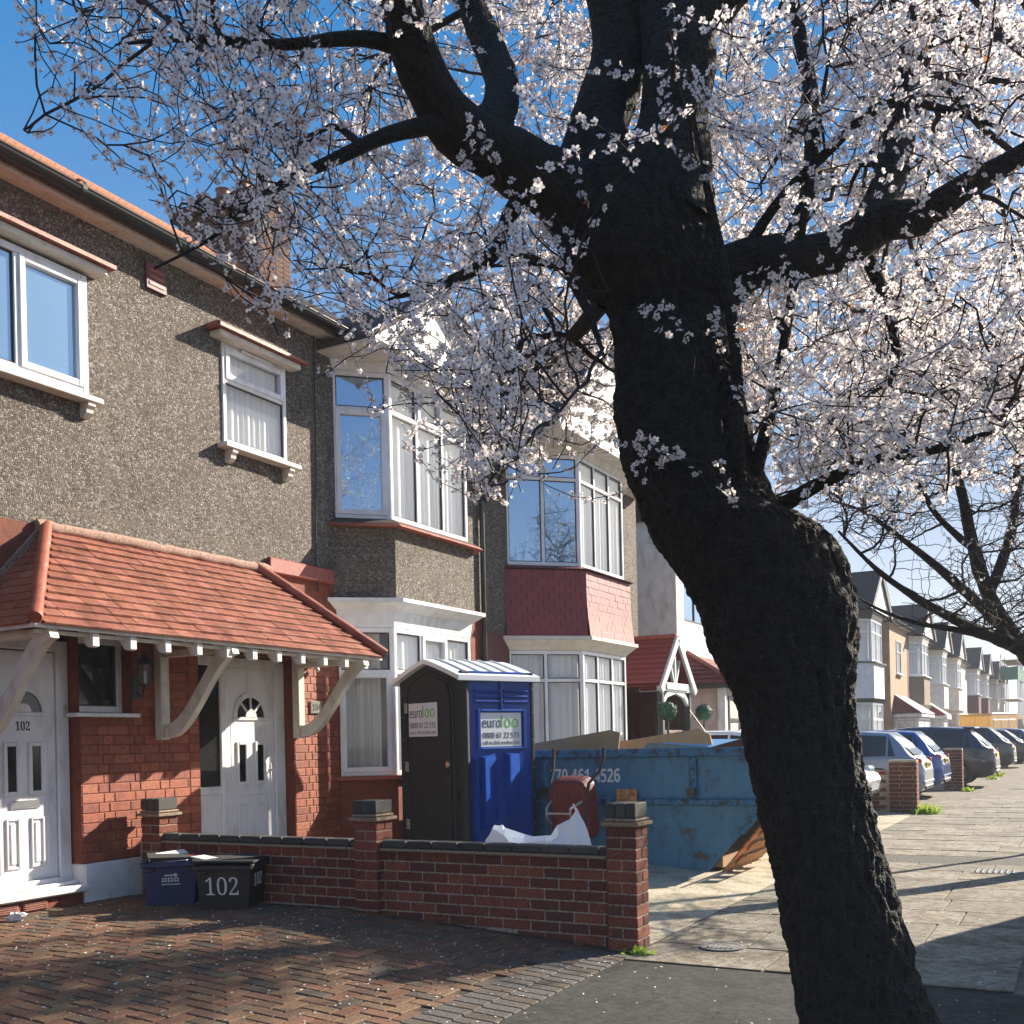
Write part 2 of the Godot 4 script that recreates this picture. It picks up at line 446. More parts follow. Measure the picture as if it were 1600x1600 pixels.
func build_ground() -> void:
	setting("ground", _sheet(-300, 300, 300, -400, -.13), M.tarmac)
	setting("road", _sheet(.75, 8.2, 120, -300, -.118), M.tarmac)
	# footway: a slab with a kerb along the road
	setting("pavement", mb().box(Vector3(-2.66, -.125, -250), Vector3(.6, 0, 60)), M.footway)
	var kerb := setting("kerb", mb().box(Vector3(.602, -.125, -250), Vector3(.745, .004, 60), .012), M.kerb_stone)
	kerb.set_meta("label", "grey stone kerb along the road edge")
	# front gardens: sloping sheets up to the house fronts
	for a in [["driveway_bed", 12.0, -6.62, M.joint_sand, 0.0], ["forecourt", -6.62, -19.6, M.concrete, .001], ["forecourt", -19.6, -125.0, M.footway, 0.0]]:
		var m := mb()
		var xs := [-2.66, -5.06, -7.4, -16.0]
		for k in 3:
			var ya: float = gy(xs[k]) + .002 + a[4]
			var yb: float = gy(xs[k + 1]) + .002 + a[4]
			m.q(Vector3(xs[k], ya, a[1]), Vector3(xs[k], ya, a[2]), Vector3(xs[k + 1], yb, a[2]), Vector3(xs[k + 1], yb, a[1]))
		setting(a[0], m, a[3])
	# black tarmac crossing in front of the drive, joint against the older footway
	setting("crossing", _sheet(-2.635, .598, 9, -6.25, .004), M.tarmac)
	# paving slabs beside the gate pillar
	var slabs := thing_setting("slab_paving")
	var k := 0
	var zz := -6.26
	for row in 3:
		var d: float = [.62, .62, .75][row]
		var xx := -2.64
		for col in 3:
			var w: float = [.9, .62, .75][(col + row) % 3]
			var sl := part(slabs, "slab", mb().box(Vector3(xx + .006, .003, zz - d + .006), Vector3(xx + w - .006, .012 + .003 * ((k * 7) % 3), zz - .006), .006), M["slab_%d" % (k % 3)])
			sl.rotation.x = .0
			xx += w
			k += 1
		zz -= d
	# rows of older slabs across the footway, staggered, as far as single slabs can be told apart
	rng.seed = 606
	zz = -8.26
	var row := 0
	while zz > -25.0:
		var d: float = [.62, .62, .75, .60][row % 4]
		if row == 6:
			# a trench filled with coarse tarmac
			part(slabs, "trench_fill", _sheet(-2.60, .58, zz - .006, zz - d + .006, .009), M.coarse_tarmac)
		else:
			var xx := -2.64 - rng.randf_range(0.0, .6)
			while xx < .55:
				var w: float = [.62, .92, .75][rng.randi() % 3]
				var a := maxf(xx, -2.64); var b := minf(xx + w, .59)
				if b - a > .08:
					var top := .009 + rng.randf_range(0.0, .007)
					var sl := part(slabs, "slab", mb().box(Vector3(-(b - a) / 2 + .005, -top, -d / 2 + .005), Vector3((b - a) / 2 - .005, 0, d / 2 - .005), .006), M["slab_%d" % (rng.randi() % 3)])
					sl.position = Vector3((a + b) / 2, top, zz - d / 2)
					sl.rotation = Vector3(rng.randf_range(-.004, .004), 0, rng.randf_range(-.004, .004))
				xx += w
		zz -= d
		row += 1
	# round and square covers let into the footway
	var c := thing("inspection_cover", "small round ribbed iron cover let into the slabs beside the brick pillar", "cover", Vector3(-2.17, .017, -6.84))
	part(c, "rim", mb().lathe(pv2([.145, 0, .145, .006, .12, .006, .12, .0]), Transform3D.IDENTITY, 28), M.kerb_stone)
	part(c, "lid", mb().lathe(pv2([.119, 0, .119, .004, .001, .004]), Transform3D.IDENTITY, 28), M.kerb_stone)
	for i in 6:
		var w := sqrt(.0132 - pow(-.08 + i * .032, 2))
		part(c, "rib", mb().box(Vector3(-.085 + i * .032, .004, -w * .8), Vector3(-.07 + i * .032, .009, w * .8), .002), M.kerb_stone)
	var sq := [[Vector3(-.83, .012, -11.5), "square iron utility cover with cast bars set in the sunlit footway"], [Vector3(-1.45, .001, -28.2), "long iron utility cover set in the footway far along the street"]]
	for s in sq:
		var o := thing("utility_cover", s[1], "cover", s[0])
		part(o, "rim", mb().box(Vector3(-.22, 0, -.17), Vector3(.22, .008, .17), .003), M.kerb_stone)
		for i in 7:
			part(o, "rib", mb().box(Vector3(-.19 + i * .055, .008, -.13), Vector3(-.165 + i * .055, .014, .13), .002), M.black_iron)
	build_drive()

func thing_setting(called: String) -> Node3D:
	var o := Node3D.new()
	o.name = numbered(called)
	o.set_meta("kind", "structure")
	add_child(o)
	return o

func build_drive() -> void:
	# block paving in herringbone, 200 x 100 mm, on the slope of the drive
	var slope := atan(.15 / 2.4)
	var up := Basis(Vector3(cos(slope), -sin(slope), 0), Vector3(sin(slope), cos(slope), 0), Vector3.BACK)
	var flat := mb().box(Vector3(-.0955, -.05, -.0455), Vector3(.0955, 0.012, .0455), .005).done()
	var drive := thing_setting("driveway")
	tag(drive, "brown and red block paved driveway in herringbone", "", "", "structure")
	var near := []
	var rest := mb()
	rng.seed = 77
	for i in range(-2, 46):
		for j in range(-2, 140):
			var t := posmod(i - j, 4)
			var across := t == 0
			if not (t == 0 or t == 3):
				continue
			var c := Vector2(i + 1.0, j + .5) if across else Vector2(i + .5, j + 1.0)
			var x := -7.3 + c.x * .1
			var z := -6.44 + c.y * .1
			if x > -3.02 or x < -7.34 or z < -6.46 or z > 6:
				continue
			var p := Vector3(x, gy(x) + .002 + rng.randf_range(-.0025, .0025), z)
			var b := (up if x > -5.06 else Basis.IDENTITY) * Basis(Vector3.UP, 0.0 if across else PI / 2)
			b = b * Basis(Vector3.RIGHT, rng.randf_range(-.012, .012)) * Basis(Vector3.BACK, rng.randf_range(-.008, .008))
			var s := to_px(p)
			var seen := s.x > -40 and s.x < 1640 and s.y < 1640 and s.z > 0.5
			near.append([s.z if seen else 99.0 + s.z, Transform3D(b, p), rng.randi()])
	near.sort_custom(func(a, b): return a[0] < b[0])
	var groups := {}
	for k in near.size():
		var which: int = [0, 0, 1, 1, 2, 4, 4, 3, 5, 1][near[k][2] % 10]
		if k < 300:
			part(drive, "paver", flat, M["paver_%d" % which], near[k][1])
		else:
			if not groups.has(which):
				groups[which] = mb()
			groups[which].obox(near[k][1], Vector3(-.0955, -.03, -.0455), Vector3(.0955, .012, .0455), .005 if k < 1100 else 0.0)
	for w in groups:
		var o := part(drive, "paving", groups[w], M["paver_%d" % w])
		o.set_meta("kind", "stuff")
	# two rows of edging along the footway
	var soldier := mb().box(Vector3(-.0965, -.05, -.0465), Vector3(.0965, .012, .0465), .005).done()
	for r in 2:
		for k in 34:
			var x := -2.93 + r * .2
			part(drive, "edging_block", soldier, M["edge_paver"] if (k * 3 + r) % 4 else M["paver_5"], Transform3D(up * Basis(Vector3.RIGHT, rng.randf_range(-.01, .01)), Vector3(x, gy(x) + .004, -6.36 + k * .1 + r * .03)))
	# petals on the ground
	var pm := MultiMesh.new()
	pm.transform_format = MultiMesh.TRANSFORM_3D
	var leaf := mb()
	leaf.q(Vector3(-.008, 0, .006), Vector3(.008, .001, .006), Vector3(.008, .004, -.006), Vector3(-.007, .003, -.006))
	pm.mesh = leaf.done()
	var spots := []
	for k in 5200:
		var x := rng.randf_range(-7.2, .2)
		var z := -rng.randf_range(2.2, 9.5)
		if x > -2.6:
			z = -rng.randf_range(3.0, 16.0)
		elif z < -6.35:
			continue
		if rng.randf() > (1.0 if x < -2.6 else .55):
			continue
		if Vector2(x + 4.5, z + 6.2).length() > 1.2 + rng.randf() * 4.5:
			continue
		spots.append(Transform3D(Basis(Vector3.UP, rng.randf() * TAU) * Basis(Vector3.RIGHT, rng.randf_range(-.3, .3)) * Basis.from_scale(Vector3.ONE * rng.randf_range(.4, .95)), Vector3(x, gy(x) + .019, z)))
	pm.instance_count = spots.size()
	for k in spots.size():
		pm.set_instance_transform(k, spots[k])
	var o := MultiMeshInstance3D.new()
	o.name = "fallen_petals"
	o.multimesh = pm
	o.material_override = M.fallen_petal
	add_child(o)
	tag(o, "white petals scattered over the paving and footway", "petals", "", "stuff")

# ---------------------------------------------------------------- brickwork
var brick_cache := {}
func brick(parent: Node3D, T: Transform3D, w: float, h: float, d: float, m: Material, called := "brick") -> void:
	# a brick whose outer face looks along the frame's z; its back is sunk in the mortar
	var key := "%d_%d_%d" % [roundi(w * 1000), roundi(h * 1000), roundi(d * 1000)]
	if not brick_cache.has(key):
		brick_cache[key] = mb().box(Vector3(-w / 2, -h / 2, -d), Vector3(w / 2, h / 2, 0), .004).done()
	part(parent, called, brick_cache[key], m, T)

func garden_pillar(wall: Node3D, c: Vector2, courses: int, cap_seed: int) -> void:
	# one-brick pier, 215 mm square, on the ground at c (x, z)
	var y0 := -.03
	var top := .012 + courses * .075
	var core := wpart(wall, "pillar", mb().box(Vector3(c.x - .1, y0, c.y - .1), Vector3(c.x + .1, top, c.y + .1)), M.mortar)
	rng.seed = cap_seed
	for k in courses:
		var y := .012 + k * .075 + .0375
		var odd := k % 2 == 0
		for f in 4:
			var n: Vector3 = [Vector3.BACK, Vector3.RIGHT, Vector3.FORWARD, Vector3.LEFT][f]
			var u: Vector3 = Vector3.UP.cross(n)
			var face := Vector3(c.x, y, c.y) + n * .1075
			var jig := n * rng.randf_range(-.0015, .0015)
			if (f % 2 == 0) == odd:
				brick(core, frame(face + jig, u, Vector3.UP), .213, .065, .03, M["wall_brick_%d" % (rng.randi() % 5)])
			else:
				for s in [-1, 1]:
					brick(core, frame(face + jig + u * s * .054, u, Vector3.UP), .098, .065, .03, M["wall_brick_%d" % (rng.randi() % 5)])
	var cap := wpart(wall, "pillar_cap", mb().box(Vector3(c.x - .135, top + .002, c.y - .135), Vector3(c.x + .135, top + .028, c.y + .135), .004), M.creasing)
	part(cap, "cap_moulding", mb().obox(Transform3D(Basis.IDENTITY, Vector3(c.x, top + .03, c.y)), Vector3(-.12, 0, -.12), Vector3(.12, .022, .12), .016), M.creasing)
	for s in 3:
		brick(cap, frame(Vector3(c.x - .0725 + s * .0725, top + .055 + .05, c.y + .1075), Vector3.RIGHT, Vector3.UP), .068, .098, .213, M["coping_%d" % (s % 2)], "coping_brick")

func build_garden_wall() -> void:
	var w := thing("garden_wall", "low red brick garden wall with three capped pillars and dark brick coping", "wall", Vector3(-2.74, 0, -6.6))
	var g := Node3D.new()
	g.name = "brickwork"
	w.add_child(g)
	g.position = -w.position
	var z := -6.6
	part(g, "mortar_core", mb().box(Vector3(-7.3, -.05, z - .046), Vector3(-2.75, .612, z + .046)), M.mortar)
	rng.seed = 5
	var px := [-2.735, -4.83, -7.16]
	for k in 8:
		var y := .012 + k * .075 + .0375
		var x := -7.28 + (0.0 if k % 2 else -.1125)
		while x < -2.8:
			var x0 := maxf(x, -7.28)
			var x1 := minf(x + .225, -2.84)
			var hidden := false
			for c in px:
				if x0 > c - .13 and x1 < c + .13:
					hidden = true
			if x1 - x0 > .03 and not hidden and y > gy(x) - .02:
				brick(g, frame(Vector3((x0 + x1) / 2, y, z + .0515 + rng.randf_range(-.0015, .0015)), Vector3.RIGHT, Vector3.UP), x1 - x0 - .01, .065, .03, M["wall_brick_%d" % ([0, 0, 1, 2, 4, 3, 2][rng.randi() % 7])])
			x += .225
	# creasing and a course of dark bricks on edge over it, between the pillars
	for s in [[-7.04, -4.945], [-4.715, -2.85]]:
		part(g, "creasing", mb().box(Vector3(s[0], .613, z - .085), Vector3(s[1], .632, z + .085), .004), M.creasing)
		var x: float = s[0]
		while x < s[1] - .05:
			var l := minf(.222, s[1] - x)
			part(g, "coping_brick", mb().box(Vector3(x + .003, .634, z - .06), Vector3(x + l - .003, .690, z + .06), .008), M["coping_%d" % (rng.randi() % 3)])
			x += .225
	garden_pillar(w, Vector2(px[0], z), 11, 91)
	garden_pillar(w, Vector2(px[1], z), 11, 92)
	garden_pillar(w, Vector2(px[2] + .05, z), 11, 93)

func far_wall(z: float, x0: float, h: float, ph: float, pillar_w: float, label: String, frontage: float = 0.0) -> void:
	# a cross wall farther down the street: courses big enough to see on the nearest only
	var w := thing("garden_wall", label, "wall", Vector3(-2.62, 0, z), 0.0, "brick walls between the front gardens")
	wpart(w, "brickwork", mb().box(Vector3(x0, -.02, z - .05), Vector3(-2.7, h, z + .05)), M.mortar)
	wpart(w, "pillar", mb().box(Vector3(-2.62 - pillar_w, -.02, z - .12), Vector3(-2.62, ph, z + .12)), M.mortar)
	if frontage > 0.0:
		wpart(w, "front_wall", mb().box(Vector3(-2.74, -.02, z - .13 - frontage), Vector3(-2.63, h, z - .12)), M.wall_brick_3)  # brightest brick tone: the sunlight on this wall is put into its colour
		wpart(w, "end_pillar", mb().box(Vector3(-2.8, -.02, z - .36 - frontage), Vector3(-2.57, ph, z - .13 - frontage)), M.wall_brick_2)
	var body: Node3D = w.get_child(1)
	rng.seed = int(-z * 10)
	var n := int(ph / .075)
	var cell := .11 if z > -24 else .225
	for k in n:
		var y := k * .075 + .04
		for f in 2:
			var x := -2.62 - pillar_w + (.0 if k % 2 else -.05)
			while f == 0 and x < -2.66:
				var a := maxf(x, -2.62 - pillar_w); var b := minf(x + .225, -2.62)
				if b - a > .04:
					brick(body, frame(Vector3((a + b) / 2, y, z + .126), Vector3.RIGHT, Vector3.UP), b - a - .01, .065, .03, M["wall_brick_%d" % [4, 2, 4, 0][rng.randi() % 4]])  # darker bricks paint in the shade on this face
				x += .225
			if f == 1:
				for s in [-1, 1]:
					brick(body, frame(Vector3(-2.614, y, z + s * .06), Vector3.FORWARD, Vector3.UP), .108, .065, .03, M["wall_brick_%d" % [3, 1, 0][rng.randi() % 3]])  # lighter bricks paint in the sun on the street face
	if z > -24:
		var run: Node3D = w.get_child(0)
		for k in int(h / .075):
			var x := -4.6 + (.0 if k % 2 else .1125)
			while x < -2.7 - pillar_w:
				brick(run, frame(Vector3(x, k * .075 + .04, z + .056), Vector3.RIGHT, Vector3.UP), .215, .065, .03, M["wall_brick_%d" % [4, 2, 4, 0][rng.randi() % 4]])
				x += .225

# ---------------------------------------------------------------- houses
func panel(m: MB, x: float, z0: float, z1: float, y0: float, y1: float, holes: Array, thick: float) -> void:
	# a wall in the plane x, seen from +x, from z0 (near) to z1 (far), with rectangular openings [z_near, z_far, y0, y1]
	var zs := [z0, z1]
	var ys := [y0, y1]
	for h in holes:
		for z in [h[0], h[1]]:
			if z < z0 and z > z1: zs.append(z)
		for y in [h[2], h[3]]:
			if y > y0 and y < y1: ys.append(y)
	zs.sort(); zs.reverse(); ys.sort()
	for i in zs.size() - 1:
		for j in ys.size() - 1:
			var za: float = zs[i]; var zb: float = zs[i + 1]; var ya: float = ys[j]; var yb: float = ys[j + 1]
			if za - zb < 1e-4 or yb - ya < 1e-4:
				continue
			var inside := false
			for h in holes:
				var zc := (za + zb) / 2; var yc := (ya + yb) / 2
				if zc < h[0] and zc > h[1] and yc > h[2] and yc < h[3]:
					inside = true
			if inside:
				continue
			m.q(Vector3(x, ya, za), Vector3(x, ya, zb), Vector3(x, yb, zb), Vector3(x, yb, za))
			var b := x - thick
			m.q(Vector3(b, ya, zb), Vector3(b, ya, za), Vector3(b, yb, za), Vector3(b, yb, zb))
	for h in holes:
		var a := clampf(h[0], z1, z0); var c := clampf(h[1], z1, z0)
		var lo := clampf(h[2], y0, y1); var hi := clampf(h[3], y0, y1)
		var b := x - thick
		if hi <= lo: continue
		m.q(Vector3(x, lo, c), Vector3(b, lo, c), Vector3(b, hi, c), Vector3(x, hi, c))
		m.q(Vector3(b, lo, a), Vector3(x, lo, a), Vector3(x, hi, a), Vector3(b, hi, a))
		m.q(Vector3(x, lo, a), Vector3(b, lo, a), Vector3(b, lo, c), Vector3(x, lo, c))
		m.q(Vector3(b, hi, a), Vector3(x, hi, a), Vector3(x, hi, c), Vector3(b, hi, c))

func curtain_shape(w: float, h: float, folds: float, amp: float) -> MB:
	var m := mb()
	var n := int(folds * 6)
	var prev := Vector2.ZERO
	for i in n + 1:
		var u := w * i / n
		var p := Vector2(u, sin(TAU * folds * i / n + sin(i * .7) * .8) * amp)
		if i > 0:
			m.q(Vector3(prev.x, 0, prev.y), Vector3(p.x, 0, p.y), Vector3(p.x, h, p.y), Vector3(prev.x, h, prev.y))
		prev = p
	return m

func window_unit(parent: Node3D, T: Transform3D, w: float, h: float, cols: Array, rows: Array, o := {}) -> MeshInstance3D:
	# T: outer lower left corner, x along the width, y up, z outwards. cols and rows: shares of width, and of height from the sill up
	var bar: float = o.get("bar", .05)
	var deep: float = o.get("deep", .07)
	var fm: Material = o.get("mat", M.upvc)
	var gm: Material = o.get("glass", M.glass)
	var m := mb()
	var ch := .006
	m.obox(T, Vector3(0, 0, -deep), Vector3(bar, h, 0), ch)
	m.obox(T, Vector3(w - bar, 0, -deep), Vector3(w, h, 0), ch)
	m.obox(T, Vector3(bar - .001, 0, -deep + .002), Vector3(w - bar + .001, bar, -.002), ch)
	m.obox(T, Vector3(bar - .001, h - bar, -deep + .002), Vector3(w - bar + .001, h, -.002), ch)
	var xs := [0.0]
	for c in cols: xs.append(xs[-1] + c * w)
	var ys := [0.0]
	for r in rows: ys.append(ys[-1] + r * h)
	for i in range(1, xs.size() - 1):
		m.obox(T, Vector3(xs[i] - bar * .45, bar - .001, -deep + .004), Vector3(xs[i] + bar * .45, h - bar + .001, -.004), ch)
	for j in range(1, ys.size() - 1):
		for i in xs.size() - 1:
			var xa: float = xs[i] + (bar if i == 0 else bar * .45) - .001
			var xb: float = xs[i + 1] - (bar if i == xs.size() - 2 else bar * .45) + .001
			m.obox(T, Vector3(xa, ys[j] - bar * .45, -deep + .006), Vector3(xb, ys[j] + bar * .45, -.006), ch)
	var win := part(parent, "window", m, fm)
	var sash: Array = o.get("sash", [])
	for i in xs.size() - 1:
		for j in ys.size() - 1:
			var a := Vector2(xs[i] + (bar if i == 0 else bar * .45), ys[j] + (bar if j == 0 else bar * .45))
			var b := Vector2(xs[i + 1] - (bar if i == xs.size() - 2 else bar * .45), ys[j + 1] - (bar if j == ys.size() - 2 else bar * .45))
			if sash.has(Vector2i(i, j)):
				var s := mb()
				var sb := .045
				s.obox(T, Vector3(a.x - .012, a.y - .012, -.05), Vector3(a.x + sb, b.y + .012, .012), ch)
				s.obox(T, Vector3(b.x - sb, a.y - .012, -.05), Vector3(b.x + .012, b.y + .012, .012), ch)
				s.obox(T, Vector3(a.x + sb - .001, a.y - .012, -.049), Vector3(b.x - sb + .001, a.y + sb, .010), ch)
				s.obox(T, Vector3(a.x + sb - .001, b.y - sb, -.049), Vector3(b.x - sb + .001, b.y + .012, .010), ch)
				part(win, "sash", s, fm)
				a += Vector2(sb, sb); b -= Vector2(sb, sb)
			else:
				# glazing bead
				var g := mb()
				var gb := .012
				g.obox(T, Vector3(a.x, a.y, -.036), Vector3(a.x + gb, b.y, -.014), .004)
				g.obox(T, Vector3(b.x - gb, a.y, -.036), Vector3(b.x, b.y, -.014), .004)
				g.obox(T, Vector3(a.x + gb, a.y, -.036), Vector3(b.x - gb, a.y + gb, -.014), .004)
				g.obox(T, Vector3(a.x + gb, b.y - gb, -.036), Vector3(b.x - gb, b.y, -.014), .004)
				part(win, "glazing_bead", g, M.black_plastic if o.get("gasket", true) else fm)
			var p := mb()
			p.q(T * Vector3(a.x - .002, a.y - .002, -.03), T * Vector3(b.x + .002, a.y - .002, -.03), T * Vector3(b.x + .002, b.y + .002, -.03), T * Vector3(a.x - .002, b.y + .002, -.03))
			part(win, "pane", p, gm)
	if o.has("curtain"):
		var cu: Dictionary = o.curtain
		var ca: float = cu.get("from", 0.03)
		var cb: float = cu.get("to", .97)
		part(win, "curtain", curtain_shape(w * (cb - ca), h - .04, cu.get("folds", 8.0) * w, cu.get("amp", .018)), cu.get("mat", M.net_curtain), T * Transform3D(Basis.IDENTITY, Vector3(w * ca, .02, -deep - cu.get("back", .08))))
	return win

func shell(root: Node3D, z0: float, z1: float, x := XF, top := 5.93, deep := 7.6) -> void:
	# floors, party walls and back: rooms are closed
	var m := mb()
	m.box(Vector3(x - deep - .2, .0, z1 + .003), Vector3(x - deep, top, z0 - .003))
	m.box(Vector3(x - deep + .002, .0, z0 - .12), Vector3(x - .28, top, z0 - .004))
	m.box(Vector3(x - deep + .002, .0, z1 + .004), Vector3(x - .28, top, z1 + .12))
	m.box(Vector3(x - deep + .002, .16, z1 + .125), Vector3(x - .285, .30, z0 - .125))
	m.box(Vector3(x - deep + .002, 2.86, z1 + .125), Vector3(x - .285, 3.06, z0 - .125))
	m.box(Vector3(x - deep + .002, top - .12, z1 + .125), Vector3(x - .285, top - .002, z0 - .125))
	wpart(root, "inner_shell", m, M.interior)

func main_roof(root: Node3D, z0: float, z1: float, rm: Material, x := XF, eave := 5.99, gut := true, pitch := .655, half := 4.1) -> void:
	var m := mb()
	var xe := x + .19
	var ridge := eave + half * pitch
	var t := .08
	m.q(Vector3(xe, eave, z0), Vector3(xe, eave, z1), Vector3(xe - half, ridge, z1), Vector3(xe - half, ridge, z0))
	m.q(Vector3(xe - half, ridge, z0), Vector3(xe - half, ridge, z1), Vector3(xe - 2 * half, eave, z1), Vector3(xe - 2 * half, eave, z0))
	m.q(Vector3(xe, eave - t, z1), Vector3(xe, eave - t, z0), Vector3(xe - half, ridge - t, z0), Vector3(xe - half, ridge - t, z1))
	m.q(Vector3(xe, eave - t, z0), Vector3(xe, eave - t, z1), Vector3(xe, eave, z1), Vector3(xe, eave, z0))
	for z in [z0, z1]:
		m.t(Vector3(xe, eave - t, z), Vector3(xe - half, ridge, z), Vector3(xe - 2 * half, eave - t, z))
	var roof := wpart(root, "roof", m, rm)
	# courses of tiles on the front slope, the lowest ones one by one
	var c := mb()
	var n := 22
	for k in n:
		var f := float(k) / n
		var p := Vector3(xe + .03 - half * f, eave + .028 + half * pitch * f, 0)
		var d := Vector3(-half, half * pitch, 0).normalized()
		var nn := Vector3(pitch, 1, 0).normalized()
		var a := p + nn * .018
		var b := p + d * (half * 1.22 / n + .05) + nn * .002
		c.q(Vector3(a.x, a.y, z0), Vector3(a.x, a.y, z1), Vector3(b.x, b.y, z1), Vector3(b.x, b.y, z0))
		c.q(Vector3(p.x, p.y - .004, z0), Vector3(p.x, p.y - .004, z1), Vector3(a.x, a.y, z1), Vector3(a.x, a.y, z0))
	var tc := part(roof, "tile_courses", c, rm)
	tc.set_meta("kind", "stuff")
	part(roof, "ridge_tiles", mb().rod(Vector3(xe - half, ridge + .02, z0), Vector3(xe - half, ridge + .02, z1), .11, 10), rm)
	if gut:
		var f := mb()
		f.box(Vector3(xe - .06, eave - .10, z1 + .002), Vector3(xe - .03, eave + .01, z0 - .002))
		f.box(Vector3(x - .02, eave - .10, z1 + .002), Vector3(xe - .061, eave - .08, z0 - .002))
		part(roof, "fascia", f, M.cream_paint)
		part(roof, "gutter", gutter_shape(xe + .046, eave - .005, z0, z1), M.black_plastic)

func gutter_shape(x: float, y: float, z0: float, z1: float) -> MB:
	var m := mb()
	var r := .075
	for k in 8:
		var a := PI + PI * k / 8; var b := PI + PI * (k + 1) / 8
		var pa := Vector3(x + cos(a) * r, y + sin(a) * r, 0); var pb := Vector3(x + cos(b) * r, y + sin(b) * r, 0)
		var na := Vector3(cos(a), sin(a), 0); var nb := Vector3(cos(b), sin(b), 0)
		m.qn(Vector3(pa.x, pa.y, z1), Vector3(pb.x, pb.y, z1), Vector3(pb.x, pb.y, z0), Vector3(pa.x, pa.y, z0), na, nb, nb, na)
		m.q(Vector3(pa.x, pa.y, z0), Vector3(pb.x, pb.y, z0), Vector3(pb.x, pb.y, z1), Vector3(pa.x, pa.y, z1))
	m.rod(Vector3(x + r, y, z0), Vector3(x + r, y, z1), .007, 6)
	var z := z0 - .4
	while z > z1:
		m.lathe(pv2([.080, -.02, .080, .02]), Transform3D(Basis(Vector3.RIGHT, PI / 2), Vector3(x, y - .004, z)), 14)
		z -= 1.9
	return m

# plan of a splayed bay: four corners from the near end to the far end
func bay_plan(zs: float, b: float, dz: float, w: float, out := 0.0, x := XF) -> Array:
	var k := out * .4
	return [Vector2(x - .02, zs + out * .9), Vector2(x + b + out, zs - dz + k), Vector2(x + b + out, zs - dz - w - k), Vector2(x - .02, zs - 2 * dz - w - out * .9)]
func band(plan: Array, y0: float, y1: float, top: Array = []) -> MB:
	# a solid band over a plan; top gives another plan for its upper edge
	if top.is_empty(): top = plan
	var m := mb()
	for i in 3:
		var a: Vector2 = plan[i]; var b: Vector2 = plan[i + 1]
		var c: Vector2 = top[i + 1]; var d: Vector2 = top[i]
		m.q(Vector3(a.x, y0, a.y), Vector3(b.x, y0, b.y), Vector3(c.x, y1, c.y), Vector3(d.x, y1, d.y))
	m.q(Vector3(plan[0].x, y0, plan[0].y), Vector3(plan[3].x, y0, plan[3].y), Vector3(plan[2].x, y0, plan[2].y), Vector3(plan[1].x, y0, plan[1].y))
	m.q(Vector3(top[0].x, y1, top[0].y), Vector3(top[1].x, y1, top[1].y), Vector3(top[2].x, y1, top[2].y), Vector3(top[3].x, y1, top[3].y))
	return m
func bay_windows(root: Node3D, plan: Array, y0: float, y1: float, transom: float, cols: Array, o := {}) -> void:
	for i in 3:
		var a: Vector2 = plan[i]; var b: Vector2 = plan[i + 1]
		var A := Vector3(a.x, y0, a.y); var B := Vector3(b.x, y0, b.y)
		var T := frame(A, B - A, Vector3.UP)
		var n: int = cols[i]
		var cs := []
		for k in n: cs.append(1.0 / n)
		var oo := o.duplicate()
		if o.has("curtains"):
			oo.erase("curtain")
			if o.curtains[i] != null:
				oo.curtain = o.curtains[i]
		if o.has("glasses"): oo.glass = o.glasses[i]
		if o.has("sashes"): oo.sash = o.sashes[i]
		T.origin = -root.position + T.origin
		window_unit(root, T, (B - A).length(), y1 - y0, cs, [transom, 1.0 - transom], oo)

func gable(root: Node3D, x: float, z0: float, z1: float, eave: float, apex: float, back: float, rm: Material, infill: Material, soffit := true) -> void:
	var zc := (z0 + z1) / 2
	var m := mb()
	var t := .07
	var bk := x - back
	for s in 2:
		var ze: float = [z0, z1][s]
		var a := Vector3(x, eave, ze); var b := Vector3(x, apex, zc); var c := Vector3(bk, apex, zc); var d := Vector3(bk, eave, ze)
		var u := Vector3.UP * t
		if s == 0:
			m.q(a + u, b + u, c + u, d + u); m.q(b, a, d, c)
		else:
			m.q(b + u, a + u, d + u, c + u); m.q(a, b, c, d)
		m.q(a, a + u, b + u, b); m.q(a, d, d + u, a + u)
	var roof := wpart(root, "gable_roof", m, rm)
	var f := mb()
	f.t(Vector3(x - .12, eave, z0 - .05), Vector3(x - .12, eave, z1 + .05), Vector3(x - .12, apex - .04, zc))
	part(roof, "gable_wall", f, infill)
	if soffit:
		part(roof, "soffit", mb().box(Vector3(XF - .1, eave - .02, z1), Vector3(x, eave - .004, z0)), M.cream_paint)
	for s in 2:
		var ze: float = [z0, z1][s]
		part(roof, "barge_board", mb().bar(Vector3(x - .03, eave - .02, ze), Vector3(x - .03, apex - .02, zc), .04, .17, Vector3.UP, .006), M.cream_paint)

